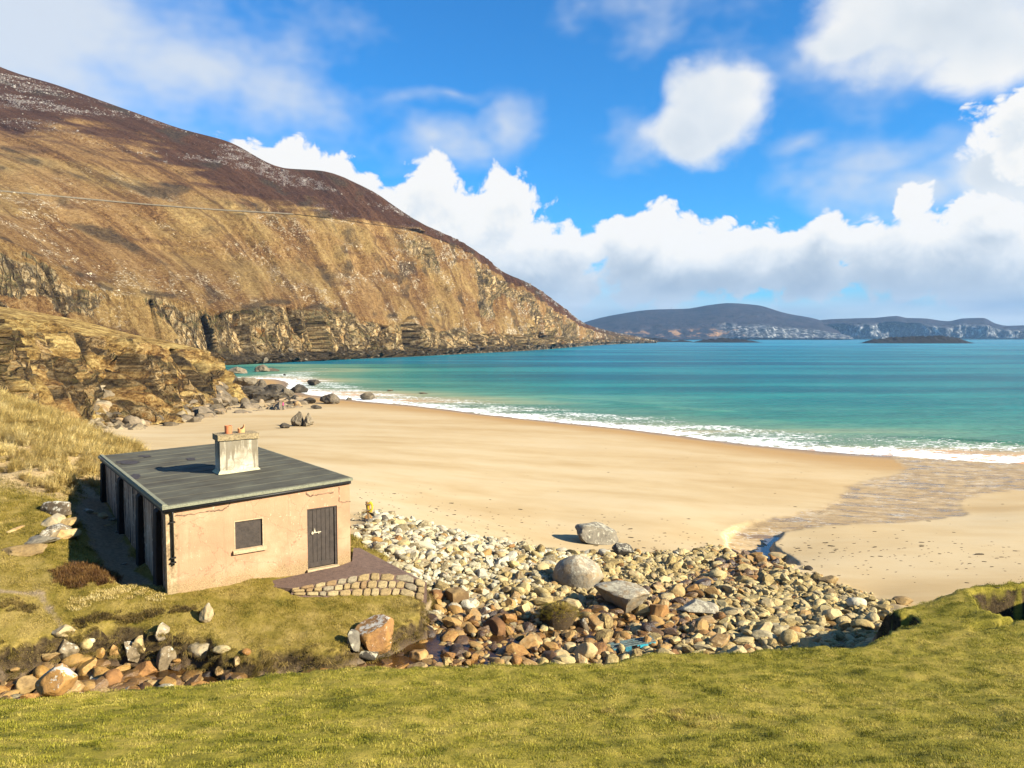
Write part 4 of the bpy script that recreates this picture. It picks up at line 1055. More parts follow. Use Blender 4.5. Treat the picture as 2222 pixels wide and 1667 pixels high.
M_CAP = simple('lichened_concrete', (0.30, 0.23, 0.125), 0.95, 0.55, 14, 0.8, bd=0.03)
M_POT = simple('terracotta', (0.52, 0.17, 0.07), 0.75, 0.15, 8, 0.2)
M_POT2 = simple('pale_terracotta', (0.66, 0.32, 0.13), 0.75, 0.2, 8, 0.2)
M_FLASH = simple('mortar_flashing', (0.50, 0.47, 0.30), 0.95, 0.3, 22, 0.7)

# --- front wall with window and door openings
DA0, DA1 = front_pt(667, 1160)[0], front_pt(732, 1160)[0]
dz0 = front_pt(700, 1230.5)[1]; dz1 = front_pt(700, 1101)[1]
WA0, WA1 = front_pt(508, 1155)[0], front_pt(571.5, 1150)[0]
wz0 = front_pt(540, 1189)[1]; wz1 = front_pt(540, 1127)[1]
WT = 0.30
def front_wall():
    bm = bmesh.new()
    a = [0.0, WA0, WA1, DA0, DA1, WID - 0.06]
    top = lambda q: roofz(q, 0) - 0.09
    for i in range(5):
        x0, x1 = a[i], a[i + 1]
        segs = [(-1.2, None)]
        if i == 1: segs = [(-1.2, wz0), (wz1, None)]
        if i == 3: segs = [(-1.2, dz0), (dz1, None)]
        for z0, z1 in segs:
            t0, t1 = (top(x0), top(x1)) if z1 is None else (z1, z1)
            hexa(bm, [(x0, 0, z0), (x1, 0, z0), (x1, WT, z0), (x0, WT, z0), (x0, 0, t0), (x1, 0, t1), (x1, WT, t1), (x0, WT, t0)])
    return bm_obj('front_wall', bm, M_PL, cot)
fw = front_wall()
bm = bmesh.new()
top = lambda q, r: roofz(q, r) - 0.09
hexa(bm, [(0.03, WT, -1.5), (0.33, WT, -1.5), (0.33, DEP - 0.1, -1.2), (0.03, DEP - 0.1, -1.2), (0.03, WT, top(0, WT)), (0.33, WT, top(.3, WT)), (0.33, DEP - .1, top(.3, DEP)), (0.03, DEP - .1, top(0, DEP))])
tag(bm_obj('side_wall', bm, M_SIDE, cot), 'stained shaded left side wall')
bm = bmesh.new()
hexa(bm, [(WID - .36, WT, -1.5), (WID - .07, WT, -1.5), (WID - .07, DEP - .4, -1.5), (WID - .36, DEP - .4, -1.5), (WID - .36, WT, top(WID, WT)), (WID - .07, WT, top(WID, WT)), (WID - .07, DEP - .4, top(WID, DEP)), (WID - .36, DEP - .4, top(WID, DEP))])
bm_obj('right_wall', bm, M_PL, cot)
bm = bmesh.new()
hexa(bm, [(.33, DEP - .42, -1), (WID - .36, DEP - .72, -1), (WID - .36, DEP - .42, -1), (.33, DEP - .12, -1)] + [(.33, DEP - .42, top(.3, DEP)), (WID - .36, DEP - .72, top(WID, DEP)), (WID - .36, DEP - .42, top(WID, DEP)), (.33, DEP - .12, top(.3, DEP))])
bm_obj('rear_wall', bm, M_SIDE, cot)
# buttresses along the left side
for k, (p0, p1, pm, w0) in enumerate([(214, 221, 1010, .28), (246, 262, 1030, .42), (284, 306, 1060, .5), (327, 344, 1080, .34)]):
    b0, b1 = side_pt(p1, pm, -0.14)[0], side_pt(p0, pm, -0.14)[0]
    wdt = w0 + 0.12 * k
    bc = max((b0 + b1) / 2, 1.0); hw = min((b1 - b0) / 2, 0.21)
    bm = bmesh.new(); zt = roofz(0, bc) - 0.32
    hexa(bm, [(-.20, bc - hw - .05, -1), (.031, bc - hw - .05, -1), (.031, bc + hw + .05, -1), (-.20, bc + hw + .05, -1), (-.12, bc - hw, zt), (.031, bc - hw, zt + .12), (.031, bc + hw, zt + .12), (-.12, bc + hw, zt)])
    bm_obj('buttress', bm, M_TAR, cot, bevel=0.02)
# roof: deck, felt sheets laid front to back, edge roll, patches
deck = bmesh.new()
OV = 0.10
hexa(deck, [(-OV, -OV, roofz(0, 0) - .088), (WID + .03, -OV, roofz(WID, 0) - .088), (WID - .14, DEP - .38, roofz(WID, DEP) - .088), (-OV - .05, DEP + .02, roofz(0, DEP) - .088),
            (-OV, -OV, roofz(0, 0)), (WID + .03, -OV, roofz(WID, 0)), (WID - .14, DEP - .38, roofz(WID, DEP)), (-OV - .05, DEP + .02, roofz(0, DEP))])
roof = bm_obj('roof', deck, M_FELTE, cot)
def rp(a, b, h):                          # a 0..1 across, b metres back
    t = b / DEP
    x0, x1 = -OV - .05 * t + .10, WID + .03 - .17 * t - .06
    x = x0 + (x1 - x0) * a
    return (x, min(b, DEP + .0 - .38 * a), roofz(x, b) + h)
ns = 12; rs = random.Random(4)
for k in range(ns):
    b0, b1 = 0.02 + k * (DEP - .06) / ns, 0.02 + (k + 1) * (DEP - .06) / ns + 0.05
    bm = bmesh.new(); N_ = 14; bot, tp = [], []
    wob = [rs.uniform(-.012, .012) for _ in range(N_ + 1)]
    for j in range(N_ + 1):
        a = j / N_
        for lst, h0, h1 in ((bot, .001, .001), (tp, .022, .006)):
            lst.append((bm.verts.new(rp(a, b0 + wob[j], h0 if lst is bot else .020)), bm.verts.new(rp(a, b1, h1))))
    for j in range(N_):
        bm.faces.new([tp[j][0], tp[j + 1][0], tp[j + 1][1], tp[j][1]])
        bm.faces.new([bot[j][0], tp[j][0], tp[j][1], bot[j][1]] if j == 0 else [bot[j][0], bot[j + 1][0], tp[j + 1][0], tp[j][0]])
        bm.faces.new([bot[j][0], bot[j + 1][0], tp[j + 1][0], tp[j][0]]) if j == 0 else None
    me_ = bpy.data.meshes.new('roofing_sheet'); bm.to_mesh(me_); bm.free(); link('roofing_sheet', me_, M_FELT, roof)
def roof_px(px, py, h=0.0):
    dx, dy, dz = (float(c) for c in ray(px, py)); t = (9.6 - CAMZ) / dz
    for _ in range(4):
        q = Vector((dx * t, dy * t)) - HA; z = roofz(q.dot(E1), q.dot(E2)) + h + HB; t = (z - CAMZ) / dz
    return q.dot(E1), q.dot(E2)
for (cx_, cy_, rx, ry) in [(278, 1003, 26, 4.5), (314, 990, 15, 2.4), (414, 996, 12, 2.8), (293, 1034, 13, 6), (226, 995, 11, 3)]:
    bm = bmesh.new(); vs = []
    for j in range(18):
        a_ = j / 18 * 2 * math.pi; r_ = rs.uniform(.75, 1.1)
        q = roof_px(cx_ + rx * r_ * math.cos(a_), cy_ + ry * r_ * math.sin(a_), .026)
        vs.append(bm.verts.new((q[0], q[1], roofz(*q) + .026)))
    bm.faces.new(vs); bmesh.ops.recalc_face_normals(bm, faces=bm.faces)
    me_ = bpy.data.meshes.new('tar_patch'); bm.to_mesh(me_); bm.free(); link('tar_patch', me_, M_FELTD, roof)
bm = bmesh.new()                            # raised felt roll on the left verge
for k in range(10):
    b0, b1 = k * DEP / 10, (k + 1) * DEP / 10 - (.04 if k in (2, 6) else 0)
    hexa(bm, [(-.09, b0, roofz(0, b0) + .002), (.08, b0, roofz(0, b0) + .002), (.08, b1, roofz(0, b1) + .002), (-.09, b1, roofz(0, b1) + .002), (-.07, b0, roofz(0, b0) + .05), (.05, b0, roofz(0, b0) + .045), (.05, b1, roofz(0, b1) + .045), (-.07, b1, roofz(0, b1) + .05)])
bm_obj('verge_roll', bm, M_FELTE, roof)
# fascia and gutter
bm = bmesh.new()
hexa(bm, [(-.02, -.055, roofz(0, 0) - .20), (WID - .03, -.055, roofz(WID, 0) - .20), (WID - .03, -.003, roofz(WID, 0) - .20), (-.02, -.003, roofz(0, 0) - .20), (-.02, -.055, roofz(0, 0) - .09), (WID - .03, -.055, roofz(WID, 0) - .09), (WID - .03, -.003, roofz(WID, 0) - .09), (-.02, -.003, roofz(0, 0) - .09)])
bm_obj('fascia', bm, M_FASCIA, cot)
bm = bmesh.new(); tube(bm, [(-.05, -.10, roofz(0, 0) - .15), (WID - .1, -.10, roofz(WID, 0) - .13)], .045, 8)
bm_obj('gutter', bm, M_BLACK, cot, smooth=True)
bm = bmesh.new()
hexa(bm, [(-.05, .0, roofz(0, 0) - .22), (.025, .0, roofz(0, 0) - .22), (.025, DEP, roofz(0, DEP) - .22), (-.07, DEP, roofz(0, DEP) - .22), (-.05, .0, roofz(0, 0) - .09), (.025, .0, roofz(0, 0) - .09), (.025, DEP, roofz(0, DEP) - .09), (-.07, DEP, roofz(0, DEP) - .09)])
bm_obj('fascia', bm, M_FASCIA, cot)
# downpipe
pa = front_pt(374, 1160)[0]; pz = front_pt(374, 1226)[1]
bm = bmesh.new(); tube(bm, [(pa, -.10, roofz(0, 0) - .17), (pa, -.06, roofz(0, 0) - .30), (pa, -.06, pz)], .034, 8)
dp = bm_obj('downpipe', bm, M_BLACK, cot, smooth=True)
for zz_ in (pz + .08, pz + .22, roofz(0, 0) - .5):
    bm = bmesh.new(); box(bm, pa - .075, pa + .075, -.095, 0.0, zz_ - .02, zz_ + .02)
    bm_obj('bracket', bm, M_BLACK, dp, bevel=.005)
# window: pale reveal edge, dark boarding, sill
bm = bmesh.new()
e = .03
for q in ((WA0 - .001, WA0 + e, wz0, wz1), (WA1 - e, WA1 + .001, wz0, wz1), (WA0 + e, WA1 - e, wz1 - e, wz1 + .001)):
    box(bm, q[0], q[1], -.006, .09, q[2], q[3])
win = bm_obj('window', bm, M_SILL, cot)
bm = bmesh.new(); box(bm, WA0 + e, WA1 - e, .05, .08, wz0 + .01, wz1 - e)
tag(bm_obj('window_board', bm, M_DARKW, win), 'dark brown board closing the window')
bm = bmesh.new(); hexa(bm, [(WA0 - .06, -.10, wz0 - .13), (WA1 + .08, -.10, wz0 - .13), (WA1 + .08, .05, wz0 - .11), (WA0 - .06, .05, wz0 - .11), (WA0 - .06, -.10, wz0 - .03), (WA1 + .08, -.10, wz0 - .03), (WA1 + .08, .05, wz0 + .008), (WA0 - .06, .05, wz0 + .008)])
bm_obj('sill', bm, M_SILL, win, bevel=.01)
# door
bm = bmesh.new(); box(bm, DA0, DA1, .10, .14, dz0, dz1)
door = bm_obj('door', bm, M_BLACK, cot)
fr = .05
bm = bmesh.new()
for q in ((DA0, DA0 + fr, dz0, dz1), (DA1 - fr - .03, DA1, dz0, dz1), (DA0 + fr, DA1 - fr - .03, dz1 - fr, dz1)):
    box(bm, q[0], q[1], .03, .10, q[2], q[3])
bm_obj('door_frame', bm, M_DARKW, door)
np_ = 6; pw = (DA1 - fr - .03 - DA0 - fr - .03) / np_
for k in range(np_):
    bm = bmesh.new(); box(bm, DA0 + fr + .01 + k * pw, DA0 + fr + .01 + (k + 1) * pw - .008, .055 + rs.uniform(0, .006), .10, dz0 + .05, dz1 - fr - .01)
    bm_obj('plank', bm, M_DARKW, door, bevel=.004)
bm = bmesh.new(); box(bm, DA0 + fr, DA1 - fr - .08, .03, .055, dz0 + .04, dz0 + .20)
bm_obj('kickboard', bm, M_DARKW, door, bevel=.005)
ba, bz = front_pt(676, 1160)[0], front_pt(690, 1156)[1]
bm = bmesh.new(); tube(bm, [(ba, .035, bz), (ba + .34, .035, bz + .01)], .016, 8); box(bm, ba + .02, ba + .07, .02, .056, bz - .04, bz + .05); box(bm, ba + .24, ba + .28, .02, .056, bz - .035, bz + .035)
bm_obj('bolt', bm, M_RUSTY, door)
bm = bmesh.new(); box(bm, ba + .09, ba + .14, .01, .05, bz + .02, bz + .10); tube(bm, [(ba + .10, .03, bz + .1), (ba + .10, .03, bz + .14), (ba + .13, .03, bz + .14), (ba + .13, .03, bz + .1)], .008, 6)
bm_obj('padlock', bm, M_RUSTY, door)
bm = bmesh.new(); box(bm, DA0 - .05, DA1 + .02, -.12, .10, dz0 - .10, dz0 + .002)
bm_obj('doorstep', bm, M_SILL, cot, bevel=.01)
# rough old mortar seams high on the front
M_SEAM = simple('grey_mortar', (0.20, 0.135, 0.085), 0.95, 0.4, 25, 0.8)
for line, rr in (([(378, 1120), (420, 1116), (455, 1110), (482, 1107), (495, 1100), (501, 1090)], .026), ([(664, 1069), (672, 1077), (690, 1074), (728, 1068)], .028),
             ([(735, 1056), (736, 1090), (765, 1089)], .022), ([(381, 1160), (396, 1158), (410, 1160)], .010), ([(582, 1175), (610, 1171), (640, 1168)], .008), ([(450, 1185), (470, 1181), (500, 1183)], .008), ([(600, 1205), (610, 1190), (606, 1178)], .007)):
    bm = bmesh.new(); pts = []
    for (q, r_) in zip(line[:-1], line[1:]):
        for t in np.linspace(0, 1, 8)[:-1]:
            a_, z_ = front_pt(q[0] + (r_[0] - q[0]) * t, q[1] + (r_[1] - q[1]) * t); pts.append((a_ + rs.uniform(-.015, .015), 0.012, z_ + rs.uniform(-.02, .02)))
    tube(bm, pts, [rr * rs.uniform(.6, 1.3) for _ in pts], 6)
    bm_obj('mortar_seam', bm, M_SEAM, cot)
# chimney
ca, cb = 2.66, 4.03; cw, cd = 1.36, 0.66; cz = roofz(ca, cb)
bm = bmesh.new(); box(bm, ca, ca + cw, cb, cb + cd, cz - .1, cz + 1.22)
for v in bm.verts: v.co.x = v.co.x + (0.0)
chim = bm_obj('chimney', bm, None, cot)
chim.location = (0, 0, 0)
me_ = chim.data
for v in me_.vertices: v.co = v.co - Vector((ca, cb, cz))
chim.location = (ca, cb, cz); me_.materials.append(M_CHIM)
bm = bmesh.new(); box(bm, -.07, cw + .05, -.06, cd + .06, 1.22, 1.42)
for v in bm.verts:
    if v.co.z > 1.4: v.co.z += (.02 if v.co.y > .3 else 0); v.co.x *= .99
bmesh.ops.subdivide_edges(bm, edges=list(bm.edges), cuts=5, use_grid_fill=True)
for v in bm.verts: v.co += Vector((pn(v.co.x * 5, v.co.y * 5, v.co.z * 5, 3), pn(v.co.x * 5, v.co.y * 5, v.co.z * 5 + 9, 3), pn(v.co.x * 5, v.co.y * 5, v.co.z * 5, 4))) * .014
bm_obj('chimney_cap', bm, M_CAP, chim)
def pot(a, h, mat, broken):
    bm = bmesh.new(); N_ = 20; ro, ri = .125, .10; O, I, OB, IB = [], [], [], []
    for k in range(N_):
        t = 2 * math.pi * k / N_; c_, s_ = math.cos(t), math.sin(t)
        hh = h + ((.16 * max(0, c_) ** 3 + rs.uniform(-.03, .0)) if broken else 0)
        fl = 1.06 if not broken else 1
        OB.append(bm.verts.new((a + ro * c_, cd / 2 + ro * s_, 1.40))); IB.append(bm.verts.new((a + ri * c_, cd / 2 + ri * s_, 1.42)))
        O.append(bm.verts.new((a + ro * fl * c_, cd / 2 + ro * fl * s_, hh))); I.append(bm.verts.new((a + ri * c_, cd / 2 + ri * s_, hh)))
    for k in range(N_):
        j = (k + 1) % N_
        bm.faces.new([OB[k], OB[j], O[j], O[k]]); bm.faces.new([O[k], O[j], I[j], I[k]]); bm.faces.new([I[k], I[j], IB[j], IB[k]])
    o = bm_obj('chimney_pot', bm, mat, chim, smooth=False)
    return o
pot(.40, 1.72, M_POT, False)
tag(pot(.86, 1.60, M_POT2, True), 'pale chimney pot with a broken rim')
bm = bmesh.new()
o1, o2 = .0, .09
ring = lambda o, z: [bm.verts.new(q) for q in ((-o, -o, z), (cw + o, -o, z), (cw + o, cd + o, z), (-o, cd + o, z))]
r0, r1_ = ring(.10, .02), ring(.012, .13)
for k in range(4): bm.faces.new([r0[k], r0[(k + 1) % 4], r1_[(k + 1) % 4], r1_[k]])
bm_obj('flashing', bm, M_FLASH, chim)

# ================================================================== RAMP with stone facing
ramp = empty('concrete_ramp', tuple(float(c) for c in unz(760, 1240, 6.6)))
tag(ramp, 'sloping brown concrete apron at the cottage door, faced with rubble stones', 'ramp')
ro = ramp.location.copy()
M_CONC = simple('purple_brown_concrete', (0.135, 0.085, 0.062), 0.9, 0.3, 7, 0.7, bd=0.03)
T = [Vector([float(c) for c in unz(*q)]) for q in [(545,1270,6.72),(690,1238,6.80),(731,1230,6.81),(764,1218,6.84),(767,1189,6.90),(780,1189,6.80),(850,1225,6.62),(926,1264,6.30),(884,1247,6.56),(806,1243,6.68),(715,1261,6.70),(634,1277,6.68)]]
B0 = [Vector([float(c) for c in unz(*q)]) for q in [(926,1264,6.30),(884,1247,6.56),(806,1243,6.68),(715,1261,6.70),(634,1277,6.68)]]
B1 = [Vector([float(c) for c in unz(*q)]) for q in [(926,1306,5.90),(872,1292,6.05),(800,1294,6.15),(712,1294,6.35),(630,1291,6.52)]]
bm = bmesh.new()
tv = [bm.verts.new(p - ro) for p in T]
tb = [bm.verts.new(p - ro - Vector((0, 0, .6))) for p in T]
f = bm.faces.new(tv)
for i in range(len(T)): bm.faces.new([tv[i], tb[i], tb[(i + 1) % len(T)], tv[(i + 1) % len(T)]])
bmesh.ops.triangulate(bm, faces=[f])
for k in range(4):
    q = [bm.verts.new(p - ro) for p in (B0[k] - Vector((0, 0, .012)), B0[k + 1] - Vector((0, 0, .012)), B1[k + 1] - Vector((0, 0, .05)), B1[k] - Vector((0, 0, .05)))]
    bm.faces.new(q)
slab = bm_obj('slab', bm, M_CONC, ramp)
# facing stones, irregular courses, each its own piece
M_ST = []
for k, c in enumerate([(0.28, 0.20, 0.09), (0.34, 0.26, 0.13), (0.23, 0.145, 0.065), (0.25, 0.205, 0.13)]):
    M_ST.append(simple('facing_stone_%s' % 'abcd'[k], c, 0.9, 0.35, 9, 0.7, bd=0.03))
def quad_at(u, v):                          # u along 0..4 (right to left), v down 0..1
    k = min(int(u), 3); t = u - k
    return (B0[k].lerp(B0[k + 1], t)).lerp(B1[k].lerp(B1[k + 1], t), v)
def facing():
    rs2 = random.Random(9)
    for row in range(3):
        u = 0.02 + rs2.uniform(0, .1)
        while u < 3.93:
            Lr = (B0[int(u)] - B0[min(int(u) + 1, 4)]).length
            w = rs2.uniform(.24, .46) / max(Lr, .1)
            if row == 0: w *= 1.15
            c0, c1 = row / 3 + .01, (row + 1) / 3 + .0
            if rs2.random() < .0: u += w; continue
            n_ = rs2.choice((6, 7, 8)); pts = []
            for j in range(n_):
                a = 2 * math.pi * (j + .5 + rs2.uniform(-.2, .2)) / n_
                sx_ = abs(math.cos(a)) ** .6 * math.copysign(1, math.cos(a)); sy_ = abs(math.sin(a)) ** .6 * math.copysign(1, math.sin(a))
                pts.append(quad_at(min(max(u + w / 2 + sx_ * w * .47, 0), 3.999), min(max((c0 + c1) / 2 + sy_ * (c1 - c0) * .53, .0), 1.08)))
            c = sum(pts, Vector()) / n_
            nrm = (quad_at(min(u + .1, 3.9), .5) - quad_at(u, .5)).cross(quad_at(u, .9) - quad_at(u, .1)).normalized()
            if nrm.y > 0: nrm = -nrm
            h = rs2.uniform(.025, .055)
            bm = bmesh.new()
            lo_ = [bm.verts.new(p - c - nrm * .05) for p in pts]
            hi_ = [bm.verts.new((p - c) * .98 + nrm * h * .5) for p in pts]
            h2_ = [bm.verts.new((p - c) * .80 + nrm * h) for p in pts]
            for j in range(n_):
                i2 = (j + 1) % n_
                bm.faces.new([lo_[j], lo_[i2], hi_[i2], hi_[j]]); bm.faces.new([hi_[j], hi_[i2], h2_[i2], h2_[j]])
            bm.faces.new(h2_)
            o = bm_obj('stone', bm, M_ST[rs2.choice((0, 0, 1, 1, 2, 3))], ramp)
            o.location = c - ro
            u += w
facing()
# ================================================================== ROCKS
def ico(sub):
    bm = bmesh.new(); bmesh.ops.create_icosphere(bm, subdivisions=sub, radius=1)
    v = np.array([q.co for q in bm.verts]); f = np.array([[q.index for q in p.verts] for p in bm.faces]); bm.free()
    return v, f
ICO = {s: ico(s) for s in (2, 3, 4, 5)}
def rock_shape(seed, sub=3, cuts=7, depth=(0.55, 0.85), ax=(1, .75, .55), rough=0.04, nf=2.5):
    r = np.random.default_rng(seed); v, f = ICO[sub]; v = v.copy()
    for _ in range(cuts):
        n_ = r.normal(size=3); n_ /= np.linalg.norm(n_); h = r.uniform(*depth)
        e_ = np.maximum(v @ n_ - h, 0); v -= n_[None, :] * e_[:, None]
    d = fbm(v[:, 0] * nf + seed, v[:, 1] * nf, v[:, 2] * nf, 4, seed % 97)
    v *= (1 + rough * d)[:, None]
    ext = (v.max(0) - v.min(0)) / 2; v = (v - (v.max(0) + v.min(0)) / 2) / ext
    return v * np.array(ax), f
def stone_mat(name, stops, rough=0.85, lichen=None, wet=False, scale=3.0, wn=0.0):
    m, b = material(name)
    oi = b.n('ShaderNodeObjectInfo'); p0 = b.obj()
    p = b.vm('ADD', p0, b.vm('SCALE', b.cxyz(oi.outputs['Random'], oi.outputs['Random'], 0.3), scale=37.0))
    n1 = b.noise(p, scale, 5, 0.65); n2 = b.noise(p, scale * 5, 4, 0.7)
    rnd = b.m('ADD', b.m('MULTIPLY', oi.outputs['Random'], 0.62), b.m('MULTIPLY', b.m('SUBTRACT', n1, 0.5), 0.9))
    rnd = b.m('ADD', rnd, 0.19)
    c = b.ramp(rnd, stops)
    c = b.mix(b.m('MULTIPLY', b.step(n2, 0.5, 0.68), 0.45), c, tuple(q * .35 for q in stops[0][1]))
    if lichen:
        l = b.step(b.m('ADD', b.noise(p, scale * 2.2, 6, 0.75), b.m('MULTIPLY', b.xyz(b.n('ShaderNodeNewGeometry').outputs['Normal'])[2], 0.12)), 0.60, 0.66)
        c = b.mix(b.m('MULTIPLY', l, 0.9), c, lichen)
    b.fin(c, rough, b.bump(b.m('ADD', n1, b.m('MULTIPLY', n2, 0.5)), 0.6, 0.06), 0.35 if not wet else 0.6)
    return m
SM = {
 'pale': stone_mat('pale_cobble', [(0.15, (0.16, 0.12, 0.06)), (0.35, (0.40, 0.335, 0.19)), (0.55, (0.56, 0.495, 0.33)), (0.75, (0.46, 0.425, 0.32)), (0.92, (0.38, 0.24, 0.10))]),
 'cream': stone_mat('cream_cobble', [(0.12, (0.15, 0.097, 0.035)), (0.35, (0.37, 0.27, 0.10)), (0.55, (0.52, 0.405, 0.185)), (0.75, (0.41, 0.325, 0.17)), (0.92, (0.30, 0.165, 0.055))]),
 'rust': stone_mat('rusty_cobble', [(0.12, (0.13, 0.060, 0.016)), (0.35, (0.28, 0.135, 0.032)), (0.55, (0.37, 0.22, 0.060)), (0.75, (0.28, 0.17, 0.065)), (0.92, (0.50, 0.36, 0.16))], 0.6),
 'wet': stone_mat('wet_brown_cobble', [(0.15, (0.030, 0.018, 0.008)), (0.45, (0.095, 0.048, 0.015)), (0.7, (0.18, 0.095, 0.026)), (0.9, (0.26, 0.155, 0.05))], 0.4, wet=True),
 'grey': stone_mat('grey_boulder', [(0.2, (0.055, 0.046, 0.034)), (0.45, (0.16, 0.138, 0.10)), (0.7, (0.27, 0.235, 0.17)), (0.9, (0.30, 0.205, 0.10))], scale=2.2, lichen=(0.42, 0.385, 0.28)),
 'tan': stone_mat('tan_boulder', [(0.2, (0.15, 0.09, 0.035)), (0.45, (0.33, 0.22, 0.085)), (0.7, (0.43, 0.33, 0.16)), (0.9, (0.46, 0.25, 0.09))], scale=2.0),
 'orange': stone_mat('orange_boulder', [(0.2, (0.12, 0.055, 0.018)), (0.45, (0.28, 0.135, 0.040)), (0.7, (0.38, 0.215, 0.070)), (0.9, (0.42, 0.30, 0.14))], scale=2.0),
 'rustlich': stone_mat('rust_boulder_lichen', [(0.2, (0.12, 0.060, 0.025)), (0.45, (0.23, 0.115, 0.045)), (0.7, (0.36, 0.19, 0.05)), (0.9, (0.40, 0.22, 0.09))], scale=2.0, lichen=(0.60, 0.56, 0.46)),
 'white': stone_mat('white_boulder', [(0.2, (0.10, 0.075, 0.04)), (0.5, (0.31, 0.265, 0.18)), (0.9, (0.48, 0.33, 0.13))], scale=2.0),
 'slab': stone_mat('striated_slab', [(0.2, (0.085, 0.06, 0.035)), (0.5, (0.20, 0.15, 0.085)), (0.8, (0.34, 0.27, 0.17))], scale=2.6, lichen=(0.55, 0.51, 0.40)),
 'shore': stone_mat('dark_shore_rock', [(0.2, (0.030, 0.024, 0.016)), (0.5, (0.105, 0.082, 0.052)), (0.8, (0.22, 0.175, 0.11))], scale=0.9),
 'talus': stone_mat('talus_rock', [(0.15, (0.045, 0.032, 0.018)), (0.4, (0.13, 0.097, 0.055)), (0.65, (0.25, 0.195, 0.115)), (0.9, (0.38, 0.305, 0.19))], scale=0.9),
 'talusd': stone_mat('dark_talus_rock', [(0.15, (0.045, 0.035, 0.022)), (0.4, (0.13, 0.10, 0.062)), (0.65, (0.25, 0.19, 0.12)), (0.9, (0.36, 0.23, 0.10))], scale=0.9),
 'scree': stone_mat('mountain_scree', [(0.15, (0.12, 0.095, 0.08)), (0.5, (0.22, 0.19, 0.165)), (0.9, (0.34, 0.31, 0.27))], scale=0.4),
 'scree2': stone_mat('slope_stones', [(0.15, (0.26, 0.19, 0.11)), (0.5, (0.42, 0.33, 0.21)), (0.9, (0.55, 0.46, 0.32))], scale=0.4),
}
def boulder(px, py, w, h, mat, seed, label, ax=None, cuts=9, lean=(0, 0), rz=None, rough=.05, sub=4, cat='boulder', name='boulder', sink=.12, dz=0.0, deep=None, group=None, z=None, peak=None):
    """a boulder whose foot sits at photo pixel (px, py), w and h photo pixels big"""
    if z is None: gx, gy, gz = hit(px, py)
    else: gx, gy, gz = (float(c) for c in unz(px, py, z))
    s = gy / F / 2.0
    W, H = w * s, h * s
    D_ = (deep if deep else (0.55 * W + 0.45 * H))
    if mat == 'grey': cuts = max(cuts, 15)
    v, f = rock_shape(seed, sub, cuts, (0.42, 0.76) if mat == 'grey' else (0.5, 0.82), (W, D_, H), rough)
    if peak is None: peak = .45 if mat == 'shore' else 0.0
    if peak: v = v.copy(); v[:, :2] *= (1 - peak * (v[:, 2:3] / H + 1) / 2)
    if rz is None: rz = (seed * 0.37) % 0.6 - 0.3
    me = mesh_np(name, v, f, smooth=(mat != 'shore'))
    if mat != 'shore': me.set_sharp_from_angle(angle=R(38))
    o = link(name, me, SM[mat])
    o.location = (gx, gy + D_ * .6, gz + H * (1 - 2 * sink) + dz)
    o.rotation_euler = (lean[0], lean[1], rz)
    tag(o, label, cat, group)
    return o
